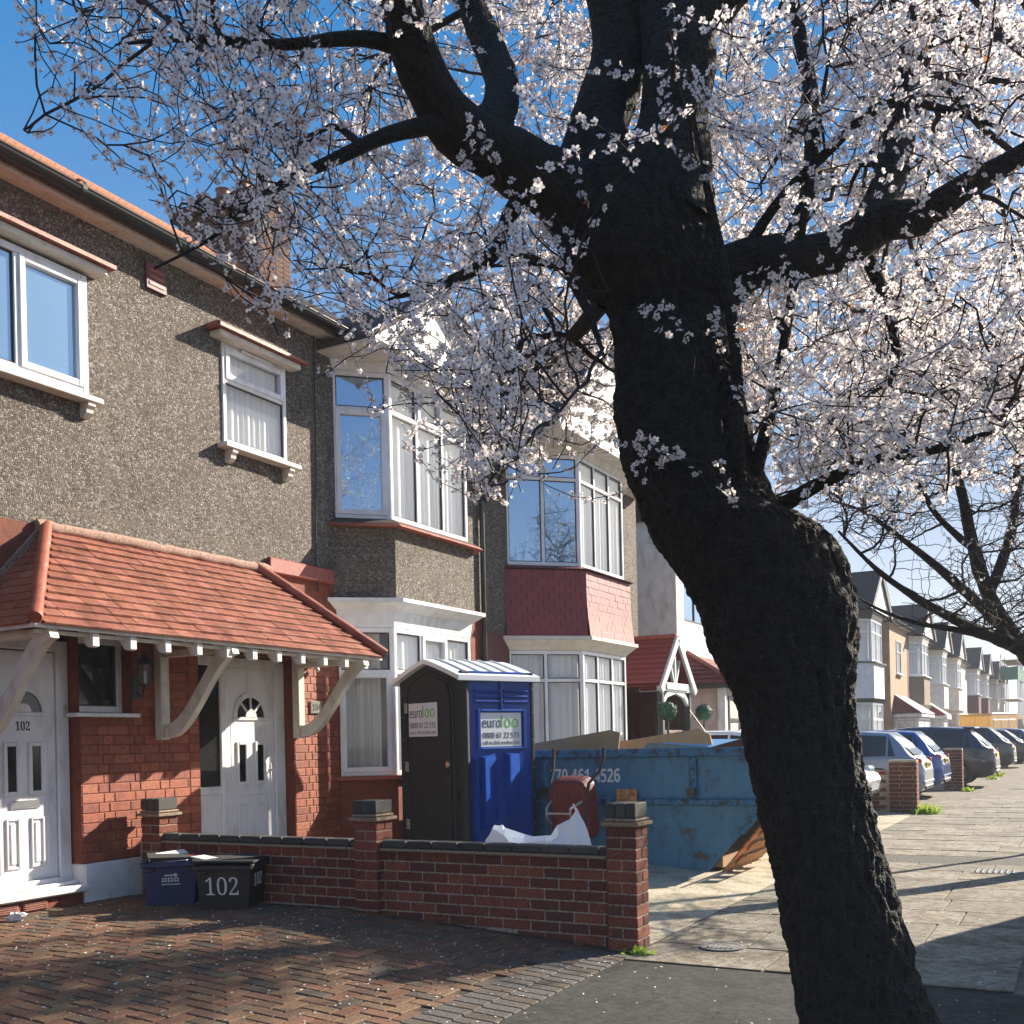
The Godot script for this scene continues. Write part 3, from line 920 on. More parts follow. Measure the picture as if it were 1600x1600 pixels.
func door_leaf(parent: Node3D, T: Transform3D, w: float, h: float, spokes: bool) -> MeshInstance3D:
	# T: outer lower left corner of the leaf
	var leaf := part(parent, "door", mb().obox(T, Vector3(0, 0, -.05), Vector3(w, h, 0), .006), M.upvc)
	# sunk frame line round the leaf's panel field
	var line := mb()
	for a in [[.075, .06, .082, h - .12], [w - .082, .06, w - .075, h - .12], [.082, h - .127, w - .082, h - .12]]:
		line.obox(T, Vector3(a[0], a[1], -.001), Vector3(a[2], a[3], .003), .001)
	part(leaf, "moulding", line, M.upvc)
	# fan light
	var c := Vector2(w / 2, h * .735)
	var R := w * .31
	var ring := PackedVector2Array(); var disc := PackedVector2Array()
	for k in 17:
		var a := PI * k / 16
		ring.append(c + Vector2(cos(a), sin(a)) * R * 1.14)
		disc.append(c + Vector2(cos(a), sin(a)) * R * .92)
	var arc := ring.duplicate()
	for k in 17:
		var a := PI - PI * k / 16
		arc.append(c + Vector2(cos(a), sin(a)) * R * .9)
	part(leaf, "fanlight_frame", mb().extrude(arc, T * Transform3D(Basis.IDENTITY, Vector3(0, 0, .016)), .016), M.upvc)
	part(leaf, "fanlight_frame", mb().obox(T, Vector3(c.x - R * 1.14, c.y - .035, 0), Vector3(c.x + R * 1.14, c.y - .001, .016), .005), M.upvc)
	part(leaf, "pane", mb().extrude(disc, T * Transform3D(Basis.IDENTITY, Vector3(0, 0, .004)), .004), M.dark_glass)
	var hub := PackedVector2Array()
	var r0 := R * .36
	for k in 13:
		var a := PI * k / 12
		hub.append(c + Vector2(cos(a), sin(a)) * r0)
	part(leaf, "fanlight_hub", mb().extrude(hub, T * Transform3D(Basis.IDENTITY, Vector3(0, 0, .018)), .014), M.upvc)
	if spokes:
		for k in [1, 2, 3]:
			var a: float = PI * k / 4
			var e := Vector2(cos(a), sin(a))
			part(leaf, "glazing_bar", mb().bar(T * Vector3(c.x + e.x * r0 * .9, c.y + e.y * r0 * .9, .009), T * Vector3(c.x + e.x * R * .95, c.y + e.y * R * .95, .009), .012, .022, T.basis.z.cross(T.basis * Vector3(e.x, e.y, 0))), M.upvc)
	# two narrow lights, letter plate, two raised panels
	for s in [-1, 1]:
		var mx: float = w / 2 + s * w * .185
		var pw := w * .065
		var y0 := h * .39; var y1 := h * .585
		part(leaf, "pane", mb().obox(T, Vector3(mx - pw, y0, 0), Vector3(mx + pw, y1, .004)), M.dark_glass)
		var f := mb()
		for a in [[mx - pw - .035, y0 - .035, mx - pw, y1 + .035], [mx + pw, y0 - .035, mx + pw + .035, y1 + .035], [mx - pw, y0 - .035, mx + pw, y0], [mx - pw, y1, mx + pw, y1 + .035]]:
			f.obox(T, Vector3(a[0], a[1], 0), Vector3(a[2], a[3], .018), .006)
		part(leaf, "light_frame", f, M.upvc)
		var yb := h * .055; var yt := h * .275
		var g := mb()
		var qx := w * .105
		for a in [[mx - qx, yb, mx - qx + .022, yt], [mx + qx - .022, yb, mx + qx, yt], [mx - qx + .022, yb, mx + qx - .022, yb + .022], [mx - qx + .022, yt - .022, mx + qx - .022, yt]]:
			g.obox(T, Vector3(a[0], a[1], 0), Vector3(a[2], a[3], .014), .006)
		g.obox(T, Vector3(mx - qx + .04, yb + .04, 0), Vector3(mx + qx - .04, yt - .04, .010), .008)
		part(leaf, "panel", g, M.upvc)
	part(leaf, "letter_plate", mb().obox(T, Vector3(w * .28, h * .315, 0), Vector3(w * .72, h * .35, .014), .004), M.chrome if not spokes else M.upvc)
	return leaf
func door_handle(leaf: Node3D, T: Transform3D, x: float, y: float) -> void:
	var m := mb()
	m.obox(T, Vector3(x - .016, y - .11, 0), Vector3(x + .016, y + .11, .01), .005)
	m.rod(T * Vector3(x, y + .04, 0), T * Vector3(x, y + .04, .05), .009)
	m.rod(T * Vector3(x, y + .04, .05), T * Vector3(x - .1, y + .04, .05), .009)
	part(leaf, "handle", m, M.gloss_white)

func lettering(parent: Node3D, s: String, T: Transform3D, height: float, m: Material, width := 0.0, bold := true, font_name := "Droid Sans") -> MeshInstance3D:
	# T: lower left corner of the writing, x along it, z out of the surface
	var tm := TextMesh.new()
	var f := SystemFont.new()
	f.font_names = PackedStringArray([font_name])
	f.font_weight = 700 if bold else 400
	tm.font = f
	tm.font_size = 64
	tm.pixel_size = .01
	tm.depth = .2
	tm.text = s
	tm.horizontal_alignment = HORIZONTAL_ALIGNMENT_LEFT
	var bb := tm.get_aabb()
	var k := height / bb.size.y
	var kx := width / bb.size.x if width > 0.0 else k
	return part(parent, "lettering", tm, m, T * Transform3D(Basis.from_scale(Vector3(kx, k, .01)), Vector3(-bb.position.x * kx, -bb.position.y * k, .001)))

func red_bricks(parent: Node3D, z0: float, z1: float, y0: float, y1: float, holes: Array) -> void:
	# Flemish bond in painted brick on the front wall; courses of 82 mm
	var k := 0
	var y := y0
	rng.seed = int(-z0 * 1000)
	while y < y1 - .04:
		var z := z0 + (.056 if k % 2 else .1125)
		var i := k
		while z > z1:
			var l := .2250 if i % 2 else .1125
			var a := minf(z, z0); var b := maxf(z - l, z1)
			var hidden := false
			for h in holes:
				if b < h[0] and a > h[1] and y + .075 > h[2] and y < h[3]:
					hidden = true
			if a - b > .03 and not hidden:
				brick(parent, frame(Vector3(XF + .0045 + rng.randf_range(-.001, .0012), y + .041, (a + b) / 2), Vector3.FORWARD, Vector3.UP), a - b - .008, .074, .02, M["red_brick_%d" % (rng.randi() % 4)])
			z -= l
			i += 1
		y += .082
		k += 1

func window_hood(root: Node3D, z0: float, z1: float, y: float, p: float) -> void:
	# small tiled hood: sloping top, mitred ends, cream underside
	var m := mb()
	var a := Vector3(XF, y + .13, z0 - p * .8); var b := Vector3(XF, y + .13, z1 + p * .8)
	var c := Vector3(XF + p, y + .02, z1); var d := Vector3(XF + p, y + .02, z0)
	var u := Vector3(0, -.035, 0)
	m.q(d, c, b, a)
	m.t(Vector3(XF, y + .02, z0), d, a); m.t(c, Vector3(XF, y + .02, z1), b)
	m.q(d + u, c + u, c, d)
	m.q(Vector3(XF, y - .015, z0), d + u, d, Vector3(XF, y + .02, z0))
	m.q(c + u, Vector3(XF, y - .015, z1), Vector3(XF, y + .02, z1), c)
	m.q(Vector3(XF, y - .015, z1), c + u, d + u, Vector3(XF, y - .015, z0))
	var h := wpart(root, "window_hood", m, M.ridge_tile)
	part(h, "soffit", mb().box(Vector3(XF + .001, y - .075, z1 + .05), Vector3(XF + p - .05, y - .017, z0 - .05), .01), M.cream_paint)

func timber_sill(root: Node3D, z0: float, z1: float, y: float, corbels: Array) -> void:
	var s := wpart(root, "window_sill", mb().box(Vector3(XF + .001, y - .05, z1), Vector3(XF + .13, y, z0), .008), M.cream_paint)
	for z in corbels:
		part(s, "corbel", mb().extrude(pv2([0, 0, .11, 0, .11, -.03, .085, -.055, .08, -.085, .05, -.115, 0, -.12]), Transform3D(Basis(Vector3.RIGHT, Vector3.UP, Vector3.BACK), Vector3(XF + .001, y - .051, z + .035)), .07), M.cream_paint)

func build_house_102() -> void:
	var z1 := -7.2
	var h := thing("terraced_house", "pebble-dashed house over red brick with white door numbered 102", "house", Vector3(XF, 0, z1 + 2.7), 0.0, "houses along the street")
	var m := mb()
	var big := [-4.35, -6.13, 4.38, 5.42]
	panel(m, XF, -1.7, z1 - .0, 3.24, 5.93, [big], .28)
	wpart(h, "pebble_dash_wall", m, M.roughcast)
	m = mb()
	var door := [-5.12, -5.985, .1, 2.42]
	var side := [-5.98, -6.54, 1.72, 2.42]
	panel(m, XF, -1.7, z1, .1, 3.24, [door, side], .28)
	var bw := wpart(h, "brick_wall", m, M.red_mortar)
	red_bricks(bw, -4.3, -5.12, .15, 2.4, [])
	red_bricks(bw, -5.99, -7.2, .48, 2.4, [[-5.9, -6.55, 1.70, 3.0]])
	# white painted plinth that stands proud
	wpart(h, "plinth", mb().box(Vector3(XF - .26, .08, -7.19), Vector3(XF + .045, .475, -5.975), .01), M.white_paint)
	shell(h, -1.7, z1)
	main_roof(h, -1.7, z1, M.roof_orange)
	var o := -h.position
	# large bedroom window
	var T := frame(Vector3(XF + .045, 4.40, -4.37), Vector3.FORWARD, Vector3.UP)
	T.origin += o
	window_unit(h, T, 1.75, 1.0, [.28, .34, .38], [1.0], {"glass": M.mirror_glass, "sash": [Vector2i(0, 0), Vector2i(2, 0)], "bar": .06, "deep": .1})
	timber_sill(h, -4.3, -6.2, 4.375, [-4.5, -6.09])
	window_hood(h, -4.2, -6.3, 5.50, .20)
	# doorway: step, threshold, frame and leaf
	var x := XF - .115
	var fr := mb()
	fr.box(Vector3(x - .07, .33, -5.975), Vector3(x, 2.33, -5.86), .008)
	fr.box(Vector3(x - .07, .33, -5.245), Vector3(x, 2.33, -5.13), .008)
	fr.box(Vector3(x - .069, 2.24, -5.86), Vector3(x - .001, 2.40, -5.245), .008)
	var dn := wpart(h, "door_frame", fr, M.upvc)
	var T2 := frame(Vector3(x - .02, .385, -5.25), Vector3.FORWARD, Vector3.UP)
	var leaf := door_leaf(h, Transform3D(T2.basis, T2.origin + o), .605, 1.845, false)
	lettering(leaf, "102", Transform3D(T2.basis, T2.origin + o) * Transform3D(Basis.IDENTITY, Vector3(.235, 1.205, .0)), .075, M.letter_black, .13, true, "Droid Serif")
	part(dn, "threshold", mb().box(Vector3(x - .08, .33, -5.86), Vector3(x + .03, .384, -5.245), .006), M.upvc)
	var st := wpart(h, "door_step", mb().box(Vector3(XF - .26, .1, -5.97), Vector3(XF + .02, .255, -5.12), .004), M.red_mortar)
	part(st, "nosing", mb().box(Vector3(XF - .25, .257, -6.0), Vector3(XF + .075, .315, -5.05), .012), M.white_paint)
	part(st, "weather_bar", mb().box(Vector3(XF - .16, .316, -5.975), Vector3(XF - .03, .345, -5.14), .008), M.upvc)
	for k in 2:
		# terracotta air bricks under the step
		var ab := part(st, "air_brick", mb().box(Vector3(XF + .021, .165, -5.62 + k * .26), Vector3(XF + .031, .235, -5.40 + k * .26), .003), M.porch_tile_2)
		for j in 4:
			part(st, "louvre", mb().box(Vector3(XF + .032, .172 + j * .016, -5.61 + k * .26), Vector3(XF + .037, .180 + j * .016, -5.41 + k * .26), .001), M.porch_tile_3)
	# side window
	var T3 := frame(Vector3(x, 1.745, -5.985), Vector3.FORWARD, Vector3.UP)
	T3.origin += o
	window_unit(h, T3, .55, .64, [1.0], [1.0], {"glass": M.dark_glass, "bar": .055})
	wpart(h, "side_window_sill", mb().box(Vector3(x - .05, 1.70, -6.60), Vector3(XF + .04, 1.735, -5.93), .006), M.upvc)
	part(dn, "bell_push", mb().box(Vector3(x, 1.70, -5.945), Vector3(x + .015, 1.80, -5.915), .004), M.galvanised)
	# air brick by the eaves
	var av := wpart(h, "eaves_air_brick", mb().box(Vector3(XF, 5.56, -7.02), Vector3(XF + .03, 5.80, -6.78), .006), M.maroon_paint)
	for j in 3:
		part(av, "slot", mb().box(Vector3(XF + .03, 5.60 + j * .06, -6.99), Vector3(XF + .036, 5.63 + j * .06, -6.81), .002), M.red_paint)

func build_house_104() -> void:
	var z0 := -7.2
	var z1 := -12.7
	var h := thing("terraced_house", "pebble-dashed house with a two-storey white bay and a half-glazed white door", "house", Vector3(XF, 0, -9.9), 0.0, "houses along the street")
	var o := -h.position
	var m := mb()
	panel(m, XF, z0, z1, 3.24, 5.93, [[-7.72, -8.65, 4.385, 5.385], [-9.5, -12.0, 3.96, 5.66]], .28)
	wpart(h, "pebble_dash_wall", m, M.roughcast)
	m = mb()
	panel(m, XF, z0, z1, .1, 3.24, [[-7.33, -8.68, .1, 2.33], [-9.5, -12.0, 1.06, 2.76]], .28)
	var bw := wpart(h, "brick_wall", m, M.red_mortar)
	red_bricks(bw, -7.2, -7.33, .48, 2.4, [])
	red_bricks(bw, -8.685, -9.44, .36, 2.75, [])
	shell(h, z0, z1)
	main_roof(h, z0, z1, M.roof_orange)
	wpart(h, "string_course", mb().box(Vector3(XF + .001, 3.20, -9.36), Vector3(XF + .06, 3.36, -8.3), .012), M.red_paint)
	wpart(h, "plinth", mb().box(Vector3(XF - .2, .05, -9.5), Vector3(XF + .04, .36, -8.70), .01), M.white_paint)
	# small window
	var T := frame(Vector3(XF + .02, 4.385, -7.72), Vector3.FORWARD, Vector3.UP)
	T.origin += o
	var w := window_unit(h, T, .93, 1.0, [1.0], [.63, .37], {"sash": [Vector2i(0, 1)], "glass": M.glass, "curtain": {"folds": 12.0, "amp": .012, "mat": M.net_curtain, "back": .02}})
	part(w, "trickle_vent", mb().obox(T, Vector3(.25, .955, .013), Vector3(.7, .985, .028), .005), M.upvc)
	timber_sill(h, -7.64, -8.75, 4.375, [-7.78, -8.62])
	window_hood(h, -7.52, -8.80, 5.45, .20)
	# doorway with side light
	var x := XF - .115
	var fr := mb()
	fr.box(Vector3(x - .07, .30, -7.40), Vector3(x, 2.30, -7.335), .008)
	fr.box(Vector3(x - .07, .30, -7.80), Vector3(x, 2.30, -7.735), .008)
	fr.box(Vector3(x - .07, .30, -8.675), Vector3(x, 2.30, -8.52), .008)
	fr.box(Vector3(x - .069, 2.22, -8.52), Vector3(x - .001, 2.32, -7.40), .008)
	fr.box(Vector3(x - .069, .96, -7.735), Vector3(x - .001, 1.04, -7.40), .008)
	fr.box(Vector3(x - .069, .30, -7.735), Vector3(x - .001, .34, -7.40), .006)
	var df := wpart(h, "door_frame", fr, M.upvc)
	part(df, "side_panel", mb().box(Vector3(x - .05, .34, -7.735), Vector3(x - .02, .96, -7.40)), M.upvc)
	part(df, "side_pane", mb().box(Vector3(x - .05, 1.04, -7.735), Vector3(x - .025, 2.22, -7.40)), M.frosted)
	var T2 := frame(Vector3(x - .012, .34, -7.803), Vector3.FORWARD, Vector3.UP)
	T2.origin += o
	var leaf := door_leaf(h, T2, .714, 1.88, true)
	door_handle(leaf, T2, .655, .80)
	part(leaf, "weather_bar", mb().obox(T2, Vector3(0, .0, 0), Vector3(.71, .05, .035), .01), M.upvc)
	wpart(h, "door_step", mb().box(Vector3(XF - .27, .1, -8.67), Vector3(XF + .25, .297, -7.34), .01), M.concrete)
	# house number plaque and floodlight on the brick beside the door
	var pl := wpart(h, "number_plaque", mb().box(Vector3(XF + .012, 1.765, -9.14), Vector3(XF + .024, 1.90, -8.94), .003), M.kerb_stone)
	lettering(pl, "104", frame(Vector3(XF + .024, 1.80, -8.965), Vector3.FORWARD, Vector3.UP), .07, M.letter_black, .14, true, "Droid Serif")
	var sl := wpart(h, "security_light", mb().lathe(pv2([.02, -.05, .045, -.03, .05, .0, .03, .04, 0.001, .045]), Transform3D(Basis(Vector3.BACK, -.9), Vector3(XF + .09, 2.36, -8.96)), 14), M.gloss_white)
	part(sl, "sensor", mb().lathe(pv2([.001, -.03, .025, -.02, .025, .02, .001, .03]), Transform3D(Basis(Vector3.BACK, .5), Vector3(XF + .07, 2.24, -9.0)), 12), M.gloss_white)
	part(sl, "mount", mb().rod(Vector3(XF, 2.30, -8.98), Vector3(XF + .08, 2.30, -8.98), .02), M.gloss_white)
	# cable down the front
	wpart(h, "cable", mb().tube(PackedVector3Array([Vector3(XF + .02, 5.9, -9.13), Vector3(XF + .02, 4.6, -9.12), Vector3(XF + .02, 3.37, -9.08), Vector3(XF + .03, 3.1, -9.1)]), PackedFloat32Array([.008, .008, .008, .008]), 6), M.black_plastic)
	# the bay
	var zs := -9.45
	var P := bay_plan(zs, .45, .46, 1.69)
	var low := wpart(h, "bay_base", band(bay_plan(zs, .45, .46, 1.69, .02), .1, 1.02), M.red_mortar)
	part(low, "sill", band(bay_plan(zs, .45, .46, 1.69, .10), 1.02, 1.06), M.red_paint)
	var drape := {"folds": 7.0, "amp": .03, "mat": M.grey_curtain, "from": .12, "to": .78, "back": .06}
	var sheer := {"folds": 9.0, "amp": .012, "mat": M.net_curtain, "back": .02}
	bay_windows(h, P, 1.062, 2.74, .70, [1, 3, 1], {"bar": .055, "curtains": [drape, sheer, sheer], "glasses": [M.glass, M.glass, M.glass], "sashes": [[Vector2i(0, 0)], [Vector2i(1, 1)], []]})
	var bc := wpart(h, "bay_cornice", band(P, 2.742, 2.93, bay_plan(zs, .45, .46, 1.69, .03)), M.white_paint)
	part(bc, "cornice_cove", band(bay_plan(zs, .45, .46, 1.69, .035), 2.93, 3.01, bay_plan(zs, .45, .46, 1.69, .17)), M.white_paint)
	part(bc, "cornice_lip", band(bay_plan(zs, .45, .46, 1.69, .19), 3.012, 3.055), M.white_paint)
	wpart(h, "bay_apron", band(bay_plan(zs, .45, .46, 1.69, .06), 3.056, 3.86), M.roughcast)
	var us := wpart(h, "bay_sill", band(bay_plan(zs, .45, .46, 1.69, .18), 3.862, 3.90, bay_plan(zs, .45, .46, 1.69, .14)), M.ridge_tile)
	part(us, "sill_slope", band(bay_plan(zs, .45, .46, 1.69, .138), 3.901, 3.965, bay_plan(zs, .45, .46, 1.69, .02)), M.roof_brown)
	bay_windows(h, P, 3.967, 5.63, .745, [1, 3, 1], {"bar": .055, "curtains": [sheer, sheer, sheer], "glasses": [M.mirror_glass, M.glass, M.glass], "sashes": [[Vector2i(0, 0)], [Vector2i(1, 1)], []]})
	wpart(h, "bay_head", band(P, 5.632, 5.74, bay_plan(zs, .45, .46, 1.69, .05)), M.white_paint)
	gable(h, -6.56, -9.2, -12.2, 5.76, 6.72, 2.4, M.roof_brown, M.white_render)
	# rainwater pipe between the bays
	var dp := wpart(h, "downpipe", mb().tube(PackedVector3Array([Vector3(XF + .05, .2, -12.66), Vector3(XF + .05, 5.45, -12.66), Vector3(XF + .18, 5.75, -12.66)]), PackedFloat32Array([.036, .036, .036]), 10), M.black_plastic)
	part(dp, "hopper", mb().box(Vector3(XF + .08, 5.66, -12.78), Vector3(XF + .28, 5.86, -12.54), .03), M.black_plastic)
	for y in [1.2, 2.6, 4.1, 5.2]:
		part(dp, "pipe_clip", mb().lathe(pv2([.044, -.02, .044, .02]), Transform3D(Basis.IDENTITY, Vector3(XF + .05, y, -12.66)), 12), M.black_plastic)
	# chimney stack on the ridge over the party wall
	var ch := wpart(h, "chimney", mb().box(Vector3(-12.6, 7.2, -13.1), Vector3(-10.95, 9.8, -12.35)), M.mortar)
	for k in 34:
		var y := 7.25 + k * .075
		if y < 7.9: continue
		var x2 := -12.6 + (.0 if k % 2 else -.11)
		while x2 < -10.97:
			var a := maxf(x2, -12.6); var b := minf(x2 + .225, -10.95)
			if b - a > .04:
				brick(ch, frame(Vector3((a + b) / 2, y + .035, -12.343), Vector3.RIGHT, Vector3.UP), b - a - .01, .065, .03, M.chimney_brick)
			x2 += .225
		for j in 4:
			var zz := -12.35 - j * .1875
			brick(ch, frame(Vector3(-10.943, y + .035, zz - .094), Vector3.FORWARD, Vector3.UP), .178, .065, .03, M.chimney_brick)
	part(ch, "cap", mb().box(Vector3(-12.7, 9.8, -13.2), Vector3(-10.85, 9.95, -12.25), .02), M.chimney_brick)
	for k in 4:
		part(ch, "chimney_pot", mb().lathe(pv2([.13, 0, .11, .35, .13, .38, .09, .38]), Transform3D(Basis.IDENTITY, Vector3(-12.4 + k * .42, 9.95, -12.72)), 14), M.porch_tile_1)

func hung_tiles(parent: Node3D, plan: Array, y0: float, y1: float) -> void:
	# plain tiles hung on the near side and the front of a bay
	var n := 9
	var step := (y1 - y0) / n
	for i in 3:
		var a: Vector2 = plan[i]; var b: Vector2 = plan[i + 1]
		var L := (b - a).length()
		var A := Vector3(a.x, 0, a.y); var u := Vector3(b.x - a.x, 0, b.y - a.y).normalized()
		var out := u.cross(Vector3.UP)
		for k in n:
			var x := 0.0 if k % 2 else -.083
			while x < L - .01:
				var p := maxf(x, 0.0); var q := minf(x + .166, L)
				if q - p > .02:
					var kick := .05 * pow(1.0 - float(k) / n, 3)
					var T := frame(A + u * ((p + q) / 2) + Vector3.UP * (y0 + k * step + step * .5) + out * (.02 + kick + rng.randf_range(-.002, .002)), u, Vector3.UP)
					T.basis = T.basis * Basis(Vector3.RIGHT, -.06 - kick * 1.2)
					part(parent, "hung_tile", tile_mesh(q - p - .004, step * 1.22), M["hung_tile_%d" % (rng.randi() % 3)], T)
				x += .166
var tile_cache := {}
func tile_mesh(w: float, h: float) -> ArrayMesh:
	var key := "%d_%d" % [roundi(w * 500), roundi(h * 1000)]
	if not tile_cache.has(key):
		tile_cache[key] = mb().box(Vector3(-w / 2, -h / 2, -.017), Vector3(w / 2, h / 2, 0), .0006).done()
	return tile_cache[key]

func build_house_106() -> void:
	var z0 := -12.7
	var z1 := -18.5
	var h := thing("terraced_house", "house with red hung tiles between its bay windows and a timber gabled porch", "house", Vector3(XF, 0, -15.6), 0.0, "houses along the street")
	var m := mb()
	panel(m, XF, z0, z1, 2.96, 5.93, [[-13.5, -16.7, 4.0, 5.66]], .28)
	wpart(h, "pebble_dash_wall", m, M.roughcast)
	m = mb()
	panel(m, XF - .002, z0, z1, .1, 2.96, [[-13.5, -16.7, .75, 2.76], [-17.0, -18.2, .1, 2.2]], .28)
	wpart(h, "painted_wall", m, M.maroon_paint)
	shell(h, z0, z1)
	main_roof(h, z0, z1, M.roof_dark)
	wpart(h, "end_wall", mb().box(Vector3(XF - 7.8, .1, z1 - .01), Vector3(XF - .001, 5.93, z1 + .003)), M.roughcast)
	var zs := -13.45
	var a := [zs, .80, .82, 1.66]
	var P := bay_plan(a[0], a[1], a[2], a[3])
	var sheer := {"folds": 9.0, "amp": .012, "mat": M.net_curtain, "back": .02}
	wpart(h, "bay_base", band(bay_plan(a[0], a[1], a[2], a[3], .02), .1, .75), M.maroon_paint)
	bay_windows(h, P, .752, 2.74, .78, [2, 3, 2], {"bar": .055, "curtains": [sheer, sheer, sheer], "glasses": [M.glass, M.glass, M.glass]})
	var bc := wpart(h, "bay_cornice", band(P, 2.742, 2.80, bay_plan(a[0], a[1], a[2], a[3], .06)), M.cream_paint)
	part(bc, "cornice_lip", band(bay_plan(a[0], a[1], a[2], a[3], .065), 2.80, 2.885, bay_plan(a[0], a[1], a[2], a[3], .17)), M.cream_paint)
	part(bc, "cornice_top", band(bay_plan(a[0], a[1], a[2], a[3], .19), 2.887, 2.94), M.cream_paint)
	rng.seed = 106
	var ap := wpart(h, "bay_apron", band(bay_plan(a[0], a[1], a[2], a[3], .05), 2.941, 3.93), M.maroon_paint)
	hung_tiles(ap, bay_plan(a[0], a[1], a[2], a[3], .07), 2.955, 3.90)
	part(ap, "bay_sill", band(bay_plan(a[0], a[1], a[2], a[3], .15), 3.932, 3.98, bay_plan(a[0], a[1], a[2], a[3], .02)), M.maroon_paint)
	bay_windows(h, P, 3.985, 5.63, .78, [2, 3, 2], {"bar": .055, "curtains": [sheer, sheer, sheer], "glasses": [M.mirror_glass, M.glass, M.glass]})
	wpart(h, "bay_head", band(P, 5.632, 5.74, bay_plan(a[0], a[1], a[2], a[3], .05)), M.cream_paint)
	gable(h, -6.25, -13.1, -17.1, 5.76, 7.72, 3.2, M.roof_dark, M.white_render)
	# gabled porch of grey timber over a brown boarded door
	var pz0 := -16.95
	var pz1 := -18.45
	var px := -6.42
	var zc := (pz0 + pz1) / 2
	m = mb()
	for s in 2:
		var ze: float = [pz0 + .12, pz1 - .12][s]
		var aa := Vector3(px + .1, 2.30, ze); var b := Vector3(px + .1, 3.14, zc); var c := Vector3(XF, 3.14, zc); var d := Vector3(XF, 2.30, ze)
		var u := Vector3.UP * .05
		if s == 0:
			m.q(aa + u, b + u, c + u, d + u); m.q(b, aa, d, c)
		else:
			m.q(b + u, aa + u, d + u, c + u); m.q(aa, b, c, d)
		m.q(aa, aa + u, b + u, b)
	var pr := wpart(h, "porch_roof", m, M.hung_tile_1)
	for k in 9:
		var f0 := k / 9.0
		for s in 2:
			var ze: float = [pz0 + .12, pz1 - .12][s]
			var pa := Vector3(0, 2.35 + .84 * f0 + .02, lerpf(ze, zc, f0))
			part(pr, "tile_course", mb().box(Vector3(XF, pa.y - .012, minf(pa.z, pa.z + .012 * (1 - 2 * s))), Vector3(px + .1, pa.y + .012, maxf(pa.z, pa.z + .012 * (1 - 2 * s)) + .002)), M["hung_tile_%d" % (k % 3)])
	part(pr, "ridge", mb().rod(Vector3(XF, 3.2, zc), Vector3(px + .11, 3.2, zc), .05, 8), M.ridge_tile)
	var tm := mb()
	for s in 2:
		var ze: float = [pz0 + .14, pz1 - .14][s]
		tm.bar(Vector3(px + .13, 2.22, ze), Vector3(px + .13, 3.16, zc), .05, .14, Vector3.UP, .006)
	part(pr, "barge_board", tm, M.timber_grey)
	tm = mb()
	tm.box(Vector3(px, 2.22, pz1), Vector3(px + .1, 2.34, pz0), .006)
	tm.box(Vector3(px + .02, 2.34, zc - .03), Vector3(px + .08, 3.0, zc + .03))
	for s in [-1, 1]:
		tm.bar(Vector3(px + .05, 2.36, zc + s * .04), Vector3(px + .05, 2.78, zc + s * .26), .05, .05)
		tm.bar(Vector3(px + .05, 1.98, zc + s * .73), Vector3(px + .05, 2.16, zc + s * .45), .06, .09)
		tm.bar(Vector3(px + .05, 2.16, zc + s * .45), Vector3(px + .05, 2.24, zc), .06, .09)
	var tf := wpart(h, "porch_frame", tm, M.timber_grey)
	for z in [pz0 - .05, pz1 + .05]:
		part(tf, "post", mb().box(Vector3(px, .15, z - .05), Vector3(px + .1, 2.22, z + .05), .006), M.timber_dark)
	# carved name board: a line of small raised letters too far off to read
	part(tf, "name_board", mb().box(Vector3(px + .101, 2.25, zc - .55), Vector3(px + .12, 2.37, zc + .55), .004), M.timber_grey)
	var dm := mb()
	for k in 6:
		dm.box(Vector3(XF - .1, .3, -17.15 - (k + 1) * .16), Vector3(XF - .06 + .003 * (k % 2), 2.1, -17.15 - k * .16 - .006), .004)
	wpart(h, "porch_door", dm, M.door_wood)
	for k in 6:
		part(tf, "side_board", mb().box(Vector3(XF + k * .155 + .003, .15, pz1 - .03), Vector3(XF + (k + 1) * .155 - .003, 2.28, pz1 + .01 + .003 * (k % 2)), .003), M.door_wood)
	part(tf, "gate_board", mb().box(Vector3(px - .02, .2, pz1 + .12), Vector3(px + .01, 1.55, pz0 - .12), .004), M.door_wood)
	for s in 2:
		# clipped box balls beside the porch
		var tp := thing("topiary_ball", ["round clipped topiary ball before the pale porch post beside the bay", "round clipped topiary ball beside the pink extension wall"][s], "topiary", Vector3(px + .2, .15, [pz0 + .03, pz1 - .38][s]), 0.0, "topiary balls at the gabled porch")
		part(tp, "stem", mb().rod(Vector3(0, 0, 0), Vector3(0, 1.55, 0), .02), M.timber_dark)
		part(tp, "pot", mb().lathe(pv2([.001, 0, .13, 0, .17, .3, .15, .3, .14, .26, .001, .26]), Transform3D.IDENTITY, 16), M.timber_dark)
		var lf := mb()
		var c := Vector3(0, 1.72, 0)
		for k in 900:
			var e := Vector3(rng.randfn(), rng.randfn(), rng.randfn()).normalized()
			var p := c + e * rng.randf_range(.135, .16)
			var u := e.cross(Vector3(rng.randfn(), rng.randfn(), rng.randfn())).normalized()
			var v := (e.cross(u) + e * rng.randf_range(-.6, .9)).normalized()
			lf.t(p - u * .014, p + u * .014, p + v * .034)
		lf.lathe(pv2([.001, -.13, .07, -.105, .12, -.05, .12, .05, .07, .105, .001, .13]), Transform3D(Basis.IDENTITY, c), 14)
		part(tp, "foliage", lf, M.topiary_leaf)

